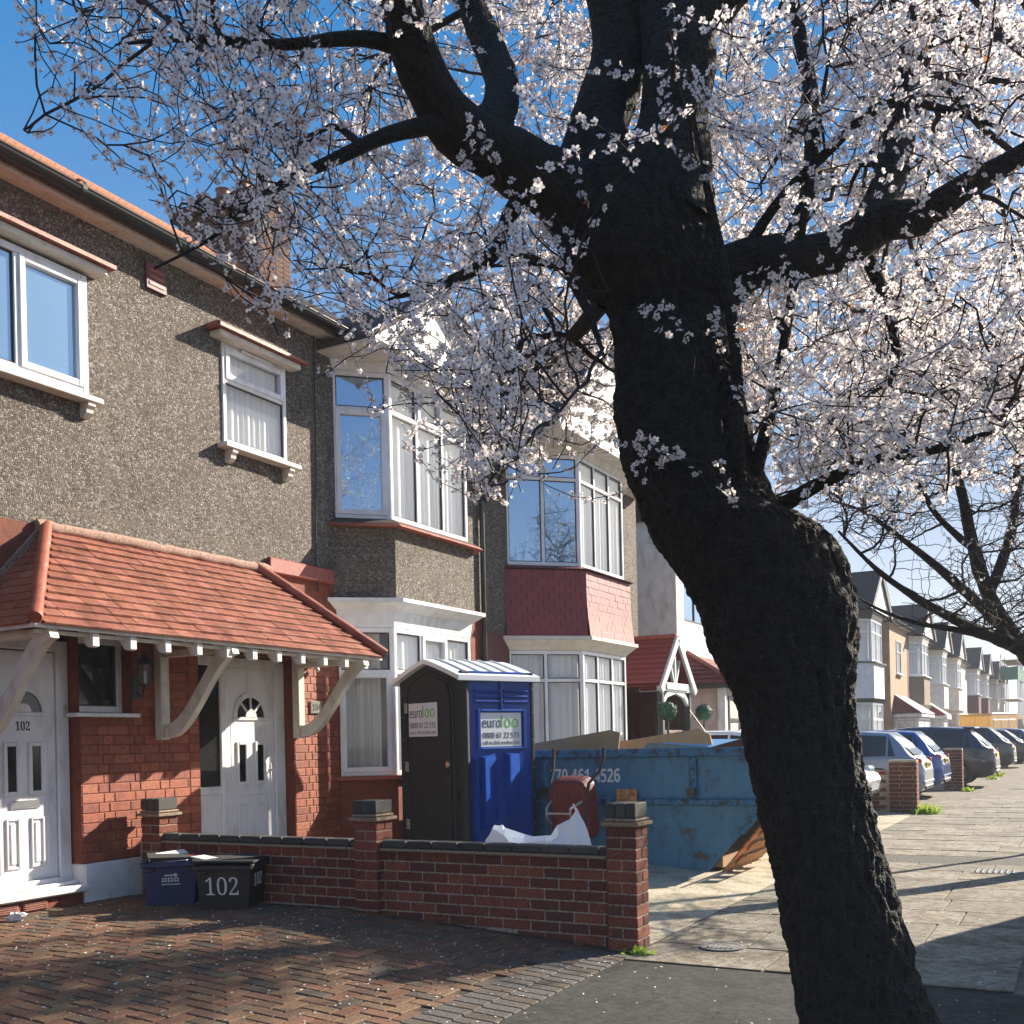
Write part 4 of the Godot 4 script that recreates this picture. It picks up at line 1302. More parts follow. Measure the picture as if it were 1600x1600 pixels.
func build_white_house() -> void:
	var z0 := -20.7
	var z1 := -27.2
	var h := thing("terraced_house", "tall white rendered house end with a pink ground floor extension", "house", Vector3(XF, 0, -24), 0.0, "houses along the street")
	var m := mb()
	panel(m, XF, z0, z1, .1, 5.93, [[-21.1, -22.6, 3.85, 5.2], [-23.6, -26.6, 3.85, 5.4], [-23.2, -26.6, .9, 2.4]], .28)
	wpart(h, "front_wall", m, M.white_render)
	wpart(h, "flank_wall", mb().box(Vector3(XF - 7.8, .1, z0 - .002), Vector3(XF - .002, 5.93, z0 + .05)), M.cream_render)
	shell(h, z0, z1)
	main_roof(h, z0 + .1, z1, M.roof_brown, XF, 5.99, true)
	for a in [[-21.1, 1.5, 3.85, 1.35, 2], [-23.6, 3.0, 3.85, 1.55, 3], [-23.2, 3.4, .9, 1.5, 3]]:
		var cs := []
		for k in a[4]: cs.append(1.0 / a[4])
		var T := frame(Vector3(XF - .02, a[2], a[0]) - h.position, Vector3.FORWARD, Vector3.UP)
		window_unit(h, T, a[1], a[3], cs, [.7, .3], {"mat": M.black_iron, "glass": M.mirror_glass})
	# pink extension with a hipped tile roof
	var e := wpart(h, "extension", mb().box(Vector3(XF + .001, .1, -24.6), Vector3(-6.42, 2.40, z0 + .0)), M.pink_render)
	part(e, "corner_pilaster", mb().box(Vector3(-6.52, .1, z0 + .002), Vector3(-6.36, 2.40, z0 + .1), .01), M.white_render)
	var r := mb()
	var E: Array[Vector3] = [Vector3(XF, 2.5, z0 + .3), Vector3(-6.15, 2.5, z0 + .3), Vector3(-6.15, 2.5, -24.9), Vector3(XF, 2.5, -24.9)]
	var A := Vector3(XF, 3.16, z0 - .55); var B := Vector3(XF, 3.16, -24.2)
	r.t(E[0], E[1], A); r.q(E[1], E[2], B, A); r.t(E[2], E[3], B); r.q(E[0], E[3], E[2], E[1])
	var er := wpart(h, "extension_roof", r, M.hung_tile_2)
	for k in 7:
		var f := k / 7.0
		var p := E[1].lerp(A, f); var q := E[2].lerp(B, f)
		part(er, "tile_course", mb().bar(p + Vector3(0, .012, 0), q + Vector3(0, .012, 0), .03, .03), M["porch_tile_%d" % (k % 4)])
		part(er, "tile_course", mb().bar(E[0].lerp(A, f) + Vector3(0, .012, 0), p + Vector3(0, .012, 0), .03, .03), M["hung_tile_%d" % (k % 3)])
	part(er, "hip_tiles", mb().tube(PackedVector3Array([E[1] + Vector3.UP * .03, A + Vector3.UP * .03]), PackedFloat32Array([.06, .06]), 8), M.ridge_tile)
	part(er, "fascia", mb().box(Vector3(XF, 2.40, -24.85), Vector3(-6.2, 2.498, z0 + .26), .008), M.timber_dark)
	for k in 2:
		var T := frame(Vector3(-6.40, 1.0, -21.0 - k * 1.7) - h.position, Vector3.FORWARD, Vector3.UP)
		window_unit(h, T, 1.5, 1.25, [.5, .5], [.6, .4], {"mat": M.black_iron, "glass": M.mirror_glass, "bar": .09})

func far_house(d: Dictionary) -> void:
	# a house farther down the row: front, bay, gable, roof, porch
	var z0: float = d.z0
	var z1: float = d.z1
	var x: float = d.get("x", XF)
	var h := thing("terraced_house", d.label, "house", Vector3(x, 0, (z0 + z1) / 2), 0.0, "houses along the street")
	var zs: float = d.get("bay", 0.0)
	var holes := []
	var b: float = d.get("b", .6); var dz: float = d.get("dz", .7); var w: float = d.get("w", 1.9)
	if zs != 0.0:
		holes = [[zs - .1, zs - 2 * dz - w + .1, 3.98, 5.62], [zs - .1, zs - 2 * dz - w + .1, .9, 2.55]]
	for q in d.get("windows", []):
		holes.append([q[0], q[0] - q[1], q[2], q[2] + q[3]])
	var m := mb()
	panel(m, x, z0, z1, .1, 5.93, holes, .25)
	wpart(h, "front_wall", m, d.wall)
	var sx := x - XF
	wpart(h, "end_wall", mb().box(Vector3(x - 7.5, .1, z0 - .003), Vector3(x - .001, 5.93, z0 + .004)), d.wall)
	shell(h, z0, z1, x)
	main_roof(h, z0, z1, d.get("roof", M.roof_dark), x)
	for q in d.get("windows", []):
		var T := frame(Vector3(x + .03, q[2], q[0]) - h.position, Vector3.FORWARD, Vector3.UP)
		window_unit(h, T, q[1], q[3], [1.0], [.65, .35], {"curtain": {"folds": 6.0}})
		wpart(h, "window_sill", mb().box(Vector3(x, q[2] - .07, q[0] - q[1] - .08), Vector3(x + .14, q[2] - .005, q[0] + .08), .01), M.white_paint)
	if zs != 0.0:
		var P := bay_plan(zs, b, dz, w, 0.0, x)
		var sheer := {"folds": 6.0, "amp": .02, "mat": M.net_curtain, "back": .10}
		var oo := {"bar": .07, "curtains": [sheer, sheer, sheer], "glasses": [M.glass, M.glass, M.glass], "gasket": false}
		wpart(h, "bay_base", band(bay_plan(zs, b, dz, w, .03, x), .1, .9), d.get("base", d.wall))
		bay_windows(h, P, .902, 2.52, .62, [1, 2, 1] if d.get("cols", 0) == 0 else [2, 3, 2], oo)
		wpart(h, "bay_cornice", band(bay_plan(zs, b, dz, w, .03, x), 2.522, 2.66, bay_plan(zs, b, dz, w, .16, x)), d.get("cornice", M.cream_paint))
		wpart(h, "bay_apron", band(bay_plan(zs, b, dz, w, .06, x), 2.662, 3.92), d.apron)
		wpart(h, "bay_sill", band(bay_plan(zs, b, dz, w, .15, x), 3.922, 3.975), d.get("cornice", M.cream_paint))
		bay_windows(h, P, 3.98, 5.50, .70, [1, 2, 1], oo)
		wpart(h, "bay_head", band(P, 5.502, 5.78, bay_plan(zs, b, dz, w, .08, x)), d.get("head", M.cream_paint))
		gable(h, x + b + .28, zs + .25, zs - 2 * dz - w - .25, 5.8, d.get("apex", 7.3), 3.0, d.get("roof", M.roof_dark), M.white_render, false)
	if d.has("porch"):
		var q: Array = d.porch      # z_near, z_far
		var pw := wpart(h, "porch", mb().box(Vector3(x + .001, .1, q[1]), Vector3(x + .95, 2.2, q[0])), d.get("porch_wall", M.cream_render))
		var r := mb()
		var y := 2.2
		r.q(Vector3(x + 1.15, y, q[0] + .2), Vector3(x + 1.15, y, q[1] - .2), Vector3(x, y + .8, q[1] + .2), Vector3(x, y + .8, q[0] - .35))
		r.t(Vector3(x, y, q[0] + .2), Vector3(x + 1.15, y, q[0] + .2), Vector3(x, y + .8, q[0] - .35))
		r.q(Vector3(x, y - .01, q[0] + .2), Vector3(x, y - .01, q[1] - .2), Vector3(x + 1.15, y - .01, q[1] - .2), Vector3(x + 1.15, y - .01, q[0] + .2))
		part(pw, "porch_roof", r, d.get("porch_roof", M.hung_tile_0))
		part(pw, "porch_fascia", mb().box(Vector3(x + .02, y - .16, q[1] - .18), Vector3(x + 1.12, y - .012, q[0] + .18), .01), M.white_paint)
		var T := frame(Vector3(x + .97, .9, q[0] - .12) - h.position, Vector3.FORWARD, Vector3.UP)
		window_unit(h, T, absf(q[1] - q[0]) - .24, 1.1, [.5, .5], [.6, .4], {"bar": .07, "glass": M.glass})
		var T2 := frame(Vector3(x + .12, .95, q[0] + .02) - h.position, Vector3.RIGHT, Vector3.UP)
		window_unit(h, T2, .75, 1.05, [1.0], [.6, .4], {"bar": .07, "glass": M.mirror_glass})

func build_far_houses() -> void:
	far_house({"z0": -27.2, "z1": -33.2, "wall": M.cream_render, "apron": M.cream_render, "bay": -29.0, "label": "cream rendered bay house standing next to the white house"})
	far_house({"z0": -33.2, "z1": -45.0, "wall": M.maroon_paint, "apron": M.white_render, "bay": -38.5, "b": .65, "dz": .75, "w": 2.1, "cornice": M.timber_dark, "head": M.timber_dark, "label": "maroon house whose bay has a plain white panel between dark ledges"})
	far_house({"z0": -45.0, "z1": -49.6, "x": XF + .36, "wall": M.tan_render, "apron": M.tan_render, "windows": [[-46.6, 1.2, 3.9, 1.4]], "porch": [-45.6, -49.3], "porch_roof": M.maroon_paint, "label": "narrow tan rendered house with a red roofed glazed porch"})
	far_house({"z0": -49.6, "z1": -56.0, "x": XF + .36, "wall": M.maroon_paint, "apron": M.brown_render, "bay": -50.3, "b": .45, "dz": .85, "w": 2.0, "porch": [-54.3, -55.9], "label": "maroon house with a brown panel between its white bay windows"})
	far_house({"z0": -56.0, "z1": -63.5, "wall": M.cream_render, "apron": M.cream_render, "bay": -60.0, "b": .6, "porch": [-56.4, -59.2], "roof": M.roof_brown, "label": "cream bay house with a brown tiled porch beside it"})
	far_house({"z0": -63.5, "z1": -72.0, "wall": M.cream_render, "apron": M.cream_render, "bay": -66.9, "b": .65, "porch": [-71.0, -72.4], "porch_roof": M.porch_tile_1, "label": "pale bay house with an orange roofed porch behind the yellow van"})
	far_house({"z0": -72.0, "z1": -84.0, "wall": M.cream_render, "apron": M.maroon_paint, "bay": -80.3, "b": .6, "label": "cream bay house with a maroon panel far down the row"})
	far_house({"z0": -84.0, "z1": -95.0, "wall": M.white_render, "apron": M.maroon_paint, "bay": -88.4, "b": .6, "roof": M.roof_brown, "label": "white bay house with a maroon panel next to the scaffolding"})
	far_house({"z0": -95.0, "z1": -103.0, "wall": M.white_render, "apron": M.white_render, "bay": -98.0, "label": "white house wrapped in scaffolding"})
	far_house({"z0": -103.0, "z1": -111.0, "wall": M.brown_render, "apron": M.cream_render, "bay": -106.0, "label": "last brown house of the row beyond the scaffolding"})
	# scaffold with green netting
	var s := thing("scaffold", "tube scaffold with green netting on its top lift", "scaffold", Vector3(-5.9, .1, -97))
	for i in 5:
		for j in 2:
			wpart(s, "standard", mb().rod(Vector3(-6.1 + j * 1.2, .05, -94.8 - i * 2.0), Vector3(-6.1 + j * 1.2, 7.6 - .3 * (i % 2), -94.8 - i * 2.0), .035, 6), M.galvanised)
	for y in [2.0, 4.0, 6.0, 7.2]:
		for j in 2:
			wpart(s, "ledger", mb().rod(Vector3(-6.1 + j * 1.2, y, -94.5), Vector3(-6.1 + j * 1.2, y, -103.1), .035, 6), M.galvanised)
		wpart(s, "boards", mb().box(Vector3(-6.05, y - .1, -103), Vector3(-4.95, y - .06, -94.6)), M.pallet_wood)
	var nt := mb()
	for k in 10:
		var a := .12 * sin(k * 1.7); var b := .12 * sin((k + 1) * 1.7)
		nt.q(Vector3(-4.85 + a, 5.5, -94.6 - k * .84), Vector3(-4.85 + b, 5.5 + .2 * sin(k), -94.6 - (k + 1) * .84), Vector3(-4.85 - b, 6.6, -94.6 - (k + 1) * .84), Vector3(-4.85 - a, 6.6, -94.6 - k * .84))
	nt.q(Vector3(-6.1, 5.5, -94.55), Vector3(-4.85, 5.5, -94.5), Vector3(-4.85, 6.6, -94.6), Vector3(-6.1, 6.5, -94.55))
	wpart(s, "netting", nt, M.net_green)

# ---------------------------------------------------------------- porch canopy
func build_porch() -> void:
	var p := thing("porch_canopy", "red tiled lean-to canopy on white curved brackets over both front doors", "porch", Vector3(XF, 2.3, -6.9))
	var o := -p.position
	var xe := -6.40
	var ye := 2.315
	var yt := 3.20
	var zl := -4.86
	var zr := -8.97
	var tl := -5.70
	var tr := -8.12
	# boarded underside
	var m := mb()
	var E: Array[Vector3] = [Vector3(xe, ye, zl), Vector3(xe, ye, zr), Vector3(XF, yt, tr), Vector3(XF, yt, tl), Vector3(XF, ye, zl), Vector3(XF, ye, zr)]
	var dn := Vector3.DOWN * .03
	m.q(E[0], E[1], E[2], E[3]); m.t(E[4], E[0], E[3]); m.t(E[1], E[5], E[2])
	m.q(E[3] + dn, E[2] + dn, E[1] + dn, E[0] + dn); m.t(E[3] + dn, E[0] + dn, E[4] + dn); m.t(E[2] + dn, E[5] + dn, E[1] + dn)
	m.q(E[0] + dn, E[1] + dn, E[1], E[0]); m.q(E[4] + dn, E[0] + dn, E[0], E[4]); m.q(E[1] + dn, E[5] + dn, E[5], E[1])
	var deck := wpart(p, "roof_deck", m, M.cream_paint)
	# tiles, course by course
	rng.seed = 404
	var n := 13
	var slope := Vector3(XF - xe, yt - ye, 0)
	var up := slope.normalized()
	var nrm := Vector3(-up.y, up.x, 0) * -1.0
	if nrm.y < 0: nrm = -nrm
	var step := slope.length() / n
	for k in n:
		var f := (k + .5) / n
		var a := lerpf(zl, tl, f) - .02
		var b := lerpf(zr, tr, f) + .02
		var z := a + (.0 if k % 2 else .08)
		while z > b:
			var c := minf(z, a); var d := maxf(z - .165, b)
			if c - d > .02:
				var pos := Vector3(xe, ye, 0) + up * (k * step + step * .55 - .012) + nrm * (.019 + rng.randf_range(-.002, .003)) + Vector3(0, 0, (c + d) / 2)
				var T := Transform3D(Basis(Vector3.FORWARD, up, nrm), pos)
				T.basis = T.basis * Basis(Vector3.RIGHT, -.20 + rng.randf_range(-.012, .012)) * Basis(Vector3.BACK, rng.randf_range(-.012, .012))
				part(deck, "roof_tile", tile_mesh(c - d - .003, step * 1.28), M["porch_tile_%d" % [0, 0, 1, 2, 1, 3][rng.randi() % 6]], T)
			z -= .165
	# the hipped end towards the viewer
	var up2 := (E[3] - Vector3(XF, ye, zl)).normalized()
	var len2 := (E[3] - Vector3(XF, ye, zl)).length()
	var n2 := Vector3.RIGHT.cross(up2) * -1.0
	if n2.y < 0: n2 = -n2
	for k in n:
		var f := (k + .5) / n
		var xa := XF
		var xb := lerpf(xe, XF, f) - .02
		var x := xa + (.0 if k % 2 else -.08)
		while x < xb:
			var c := maxf(x, xa); var d := minf(x + .165, xb)
			if d - c > .02:
				var pos := Vector3(0, ye, zl) + up2 * ((k + .5) * len2 / n) + n2 * .02 + Vector3((c + d) / 2, 0, 0)
				var T := Transform3D(Basis(Vector3.RIGHT, up2, n2), pos)
				T.basis = T.basis * Basis(Vector3.RIGHT, -.075)
				part(deck, "roof_tile", tile_mesh(d - c - .003, len2 / n * 1.28), M["porch_tile_%d" % (rng.randi() % 4)], T)
			x += .165
	# hips: half-round tiles bedded end to end
	for s in 2:
		var a: Vector3 = [E[0], E[1]][s]; var b: Vector3 = [E[3], E[2]][s]
		var off := Vector3(.03, .035, .02 if s == 0 else -.02)
		for k in 4:
			var u := a.lerp(b, k / 4.0) + off; var v := a.lerp(b, (k + 1.04) / 4.0) + off
			wpart(p, "hip_tile", mb().tube(PackedVector3Array([u, u.lerp(v, .02), v]), PackedFloat32Array([.045, .052, .046]), 12), M.ridge_tile)
	# mortar fillet against the wall, lumpy
	var fl := PackedVector3Array(); var fr := PackedFloat32Array()
	for k in 40:
		var t := k / 39.0
		fl.append(Vector3(XF + .02, yt + .03 + rng.randf_range(-.006, .006), lerpf(tl + .1, tr - .2, t)))
		fr.append(.05 + rng.randf_range(-.006, .006))
	wpart(p, "fillet", mb().tube(fl, fr, 8), M.fillet)
	var f2 := mb()
	f2.bar(E[4] + Vector3(.02, .06, -.05), E[3] + Vector3(.02, .06, 0), .06, .06)
	wpart(p, "fillet", f2, M.fillet)
	# eaves board and rafter feet
	wpart(p, "eaves_board", mb().box(Vector3(xe - .09, ye - .06, zr + .05), Vector3(xe - .065, ye - .032, zl - .05)), M.cream_paint)
	var zs := [-5.39, -5.74, -6.09, -6.43, -6.77, -7.09, -7.41, -7.74, -8.07, -8.40, -8.72]
	for z in zs:
		wpart(p, "rafter_foot", mb().extrude(pv2([-.02, -.035, -.02, -.125, -.055, -.135, -.09, -.125, -.30, .13, -.30, .20]), Transform3D(Basis.IDENTITY, Vector3(xe, ye, z + .028)), .056), M.gloss_white)
	# gallows brackets
	for z in [-5.02, -6.83, -8.70]:
		var br := wpart(p, "bracket", mb().box(Vector3(XF + .012, 1.50, z - .05), Vector3(XF + .10, 2.42, z + .05), .006), M.cream_paint)
		var pts := PackedVector2Array()
		var outer := []
		for k in 15:
			var t := k / 14.0
			outer.append(Vector2(lerpf(.11, .93, t) , 1.58 + .70 * (t * t * (3 - 2 * t)) * 1.0 - .06 * sin(PI * t)))
		for q in outer: pts.append(q + Vector2(.022, -.056))
		outer.reverse()
		for q in outer: pts.append(q + Vector2(-.022, .056))
		part(br, "curved_brace", mb().extrude(pts, Transform3D(Basis.IDENTITY, Vector3(XF, 0, z + .036)), .072), M.cream_paint)
		part(br, "top_rail", mb().box(Vector3(XF + .11, 2.235, z - .045), Vector3(xe - .1, 2.295, z + .045), .005), M.cream_paint)
		part(br, "pendant", mb().box(Vector3(XF + .111, 1.515, z - .045), Vector3(XF + .15, 1.60, z + .045), .004), M.cream_paint)
	# coach lantern on the brick
	var l := thing("wall_lantern", "small black coach lantern on the brick beside the curved bracket", "lantern", Vector3(XF, 2.06, -6.56))
	wpart(l, "back_plate", mb().box(Vector3(XF + .008, 1.86, -6.60), Vector3(XF + .03, 2.06, -6.52), .006), M.black_iron)
	wpart(l, "arm", mb().tube(PackedVector3Array([Vector3(XF + .03, 1.92, -6.56), Vector3(XF + .10, 1.88, -6.56), Vector3(XF + .14, 1.97, -6.56)]), PackedFloat32Array([.01, .01, .01]), 6), M.black_iron)
	var c := Vector3(XF + .14, 2.08, -6.56)
	wpart(l, "base", mb().lathe(pv2([.001, -.12, .05, -.11, .055, -.09, .001, -.09]), Transform3D(Basis.IDENTITY, c), 6), M.black_iron)
	wpart(l, "glass", mb().lathe(pv2([.045, -.09, .06, .08]), Transform3D(Basis.IDENTITY, c), 6), M.glass)
	for k in 6:
		var e := Vector3(cos(TAU * k / 6), 0, sin(TAU * k / 6))
		wpart(l, "glazing_bar", mb().rod(c + e * .046 + Vector3(0, -.09, 0), c + e * .062 + Vector3(0, .08, 0), .006, 5), M.black_iron)
	wpart(l, "candle_tube", mb().rod(c + Vector3(0, -.09, 0), c + Vector3(0, .02, 0), .014), M.paper)
	wpart(l, "cap", mb().lathe(pv2([.08, .08, .075, .1, .03, .15, .02, .18, .001, .2]), Transform3D(Basis.IDENTITY, c), 6), M.black_iron)

# ---------------------------------------------------------------- portable toilet
func build_toilet() -> void:
	var W := 1.10
	var D := 1.0
	var H := 2.03
	# origin: the corner nearest the viewer; local x runs back along the door face to the left as -x, depth is -z
	var t := thing("portable_toilet", "portable toilet with charcoal door face, blue side and white ribbed roof", "toilet", Vector3(-5.66, gy(-5.66) - .02, -9.30), deg_to_rad(-21))
	part(t, "skid_base", mb().box(Vector3(-W - .02, 0, -D - .02), Vector3(.02, .1, .02), .015), M.toilet_grey)
	# front frame: pentagon with rounded posts
	var front := pv2([-W, .1, 0, .1, 0, H - .07, -.03, H - .04, -W / 2, H + .12, -W + .03, H - .04, -W, H - .07])
	var fr := part(t, "front_frame", mb().extrude(front, Transform3D(Basis.IDENTITY, Vector3(0, 0, 0)), .06), M.toilet_grey)
	for x in [-W - .006, .006]:
		part(fr, "corner_post", mb().tube(PackedVector3Array([Vector3(x * .97 - .015 * signf(x + .3), .1, -.045), Vector3(x * .97 - .015 * signf(x + .3), H - .05, -.045)]), PackedFloat32Array([.052, .052]), 12), M.toilet_grey)
	for k in 7:
		part(fr, "rivet", mb().lathe(pv2([.009, 0, .006, .005, .001, .006]), Transform3D(Basis(Vector3.RIGHT, PI / 2), Vector3(-W + .05, .35 + k * .245, .001)), 8), M.galvanised)
	# raised arch round the door, door leaf with swept ribs
	var arch := []
	for s in [1.0, .9]:
		for p in [[-.42, .14], [-.42, H - .22], [-.36, H - .10], [-.05, H + .02], [.05, H + .02], [.36, H - .10], [.42, H - .22], [.42, .14]]:
			arch.append(Vector2(-W / 2 + p[0] * (s if s == 1.0 else .9), p[1] - (0.0 if s == 1.0 or p[1] < 1.0 else .035)))
	for i in 7:
		var a: Vector2 = arch[i]; var b: Vector2 = arch[i + 1]
		part(fr, "door_surround", mb().tube(PackedVector3Array([Vector3(a.x, a.y, .004), Vector3(b.x, b.y, .004)]), PackedFloat32Array([.018, .018]), 8), M.toilet_grey)
	var leaf := PackedVector2Array()
	for i in range(8, 16): leaf.append(arch[i])
	var door := part(t, "door", mb().extrude(leaf, Transform3D(Basis.IDENTITY, Vector3(0, 0, .018)), .016), M.toilet_grey)
	for c in [[[-.34, 1.35], [-.30, 1.22], [-.22, 1.05], [-.20, .8], [-.24, .55], [-.34, .42]], [[.30, 1.62], [.22, 1.42], [.04, 1.12], [-.0, .9], [-.01, .6], [-.0, .5]], [[.12, .55], [.2, .3], [.28, .2]]]:
		var pts := PackedVector3Array(); var rad := PackedFloat32Array()
		var cv := Curve2D.new()
		for i in c.size():
			var p := Vector2(c[i][0], c[i][1])
			var tg := (Vector2(c[mini(i + 1, c.size() - 1)][0], c[mini(i + 1, c.size() - 1)][1]) - Vector2(c[maxi(i - 1, 0)][0], c[maxi(i - 1, 0)][1])) / 6
			cv.add_point(p, -tg, tg)
		for p in cv.tessellate(3, 6):
			pts.append(Vector3(-W / 2 + p.x, p.y, .016)); rad.append(.009)
		part(door, "rib", mb().tube(pts, rad, 6), M.toilet_grey)
	for y in [.35, .98, 1.62]:
		part(door, "hinge", mb().box(Vector3(-W + .115, y, .018), Vector3(-W + .17, y + .11, .034), .005), M.galvanised)
	var lx := -.20
	part(door, "lock_plate", mb().lathe(pv2([.05, 0, .05, .01, .04, .018, .001, .018]), Transform3D(Basis(Vector3.RIGHT, PI / 2), Vector3(lx, 1.06, .018)), 20), M.black_plastic)
	part(door, "lock_dial", mb().lathe(pv2([.032, .018, .03, .026, .001, .026]), Transform3D(Basis(Vector3.RIGHT, PI / 2), Vector3(lx, 1.06, .018)), 20), M.chrome)
	part(door, "pull", mb().box(Vector3(lx - .05, .84, .018), Vector3(lx + .03, .95, .03), .01), M.black_plastic)
	part(door, "latch", mb().box(Vector3(-.125, .72, .018), Vector3(-.06, .80, .04), .006), M.black_plastic)
	sign_board(t, frame(Vector3(-W + .21, 1.36, .03), Vector3.RIGHT, Vector3.UP), .52, .36)
	# blue side: plate, louvres, raised frame for the sign, wedge-shaped panels
	var S := frame(Vector3(.0, .1, 0), Vector3.FORWARD, Vector3.UP)      # x runs back along the side, z outwards
	var side := part(t, "side_wall", mb().obox(S, Vector3(.05, 0, -.04), Vector3(D - .03, H - .1, 0), .006), M.toilet_blue)
	part(t, "back_wall", mb().box(Vector3(-W, .1, -D), Vector3(0, H - .02, -D + .04)), M.toilet_blue)
	part(t, "far_side_wall", mb().box(Vector3(-W, .1, -D + .04), Vector3(-W + .04, H - .02, -.06)), M.toilet_blue)
	part(side, "back_post", mb().obox(S, Vector3(D - .05, 0, -.05), Vector3(D, H - .1, .015), .012), M.toilet_grey)
	part(side, "front_post", mb().obox(S, Vector3(.0, 0, -.05), Vector3(.11, H - .1, .012), .012), M.toilet_grey)
	for k in 2:
		for j in 3:
			part(side, "louvre", mb().obox(S * Transform3D(Basis(Vector3.RIGHT, .5), Vector3(.17 + k * .39, 1.60 + j * .055, 0)), Vector3(0, 0, -.01), Vector3(.34, .03, .018), .005), M.toilet_blue)
	part(side, "vent_pipe", mb().obox(S, Vector3(.515, 1.50, 0), Vector3(.545, 1.84, .03), .01), M.toilet_blue)
	var ff := mb()
	for a in [[.20, 1.10, .24, 1.53], [.83, 1.10, .87, 1.53], [.24, 1.10, .83, 1.13], [.24, 1.50, .83, 1.53]]:
		ff.obox(S, Vector3(a[0], a[1], -.005), Vector3(a[2], a[3], .03), .01)
	part(side, "sign_frame", ff, M.toilet_blue)
	# panels that stand off at their near edge
	for w in [[.13, .185, .18, 1.0, .14, .98], [.24, .46, .30, 1.02, .36, 1.07], [.58, .78, .40, 1.05, .44, 1.06]]:
		var a := S * Vector3(w[0], w[2], .085); var b := S * Vector3(w[1], w[4], .004); var c := S * Vector3(w[1], w[5], .004); var d := S * Vector3(w[0], w[3], .085)
		var a0 := S * Vector3(w[0] - .015, w[2] - .02, -.01); var b0 := S * Vector3(w[1] + .004, w[4], -.01); var c0 := S * Vector3(w[1] + .004, w[5], -.01); var d0 := S * Vector3(w[0] - .015, w[3] + .02, -.01)
		var m := mb()
		m.q(a, b, c, d); m.q(a0, a, d, d0); m.q(d0, d, c, c0); m.q(b0, a0, d0, c0) ; m.q(a0, b0, b, a); m.q(b0, c0, c, b)
		part(side, "wedge_panel", m, M.toilet_blue)
	for y in [.3, .6, .9, 1.2, 1.5, 1.75]:
		part(side, "rivet", mb().lathe(pv2([.008, 0, .005, .005, .001, .006]), S * Transform3D(Basis(Vector3.RIGHT, PI / 2), Vector3(D - .025, y, .016)), 8), M.galvanised)
	sign_board(t, S * Transform3D(Basis.IDENTITY, Vector3(.245, 1.135, .006)), .56, .36)
	# roof: shallow vault with ribs, overhanging all round
	var r := mb()
	var prof := []
	for k in 13:
		var u := -1.0 + 2.0 * k / 12
		prof.append(Vector2(-W / 2 + u * (W / 2 + .05), H - .045 + .20 * (1.0 - pow(absf(u), 1.15)) ))
	var za := .075
	var zb := -D - .05
	for k in 12:
		var a: Vector2 = prof[k]; var b: Vector2 = prof[k + 1]
		r.q(Vector3(a.x, a.y, za), Vector3(b.x, b.y, za), Vector3(b.x, b.y, zb), Vector3(a.x, a.y, zb))
		r.q(Vector3(b.x, b.y - .05, za), Vector3(a.x, a.y - .05, za), Vector3(a.x, a.y - .05, zb), Vector3(b.x, b.y - .05, zb))
		r.q(Vector3(a.x, a.y - .05, za), Vector3(b.x, b.y - .05, za), Vector3(b.x, b.y, za), Vector3(a.x, a.y, za))
		r.q(Vector3(b.x, b.y - .05, zb), Vector3(a.x, a.y - .05, zb), Vector3(a.x, a.y, zb), Vector3(b.x, b.y, zb))
	for k in [0, 12]:
		var a: Vector2 = prof[k]
		r.box(Vector3(a.x - .012, a.y - .06, zb), Vector3(a.x + .012, a.y + .001, za), .005)
	var roof := part(t, "roof", r, M.toilet_roof)
	for j in 5:
		var z := -.1 - j * .19
		var pts := PackedVector3Array(); var rad := PackedFloat32Array()
		for k in range(1, 12):
			pts.append(Vector3(prof[k].x, prof[k].y + .002, z)); rad.append(.016)
		part(roof, "roof_rib", mb().tube(pts, rad, 8), M.toilet_roof)
	part(t, "floor", mb().box(Vector3(-W + .04, .1, -D + .04), Vector3(0, .13, -.06)), M.toilet_grey)

func sign_board(t: Node3D, T: Transform3D, w: float, h: float) -> void:
	var s := part(t, "sign", mb().obox(T, Vector3(0, 0, 0), Vector3(w, h, .006), .002), M.sign_white)
	var F := T * Transform3D(Basis.IDENTITY, Vector3(0, 0, .0062))
	lettering(s, "euro", F * Transform3D(Basis.IDENTITY, Vector3(w * .04, h * .56, 0)), h * .22, M.sign_navy, w * .44, false)
	lettering(s, "loo", F * Transform3D(Basis.IDENTITY, Vector3(w * .50, h * .56, 0)), h * .36, M.sign_green, w * .42, false)
	lettering(s, "0800 61 22 515", F * Transform3D(Basis.IDENTITY, Vector3(w * .05, h * .25, 0)), h * .17, M.sign_navy, w * .89, false)
	lettering(s, "call or click euroloo.com", F * Transform3D(Basis.IDENTITY, Vector3(w * .05, h * .07, 0)), h * .11, M.kerb_stone, w * .89, false)

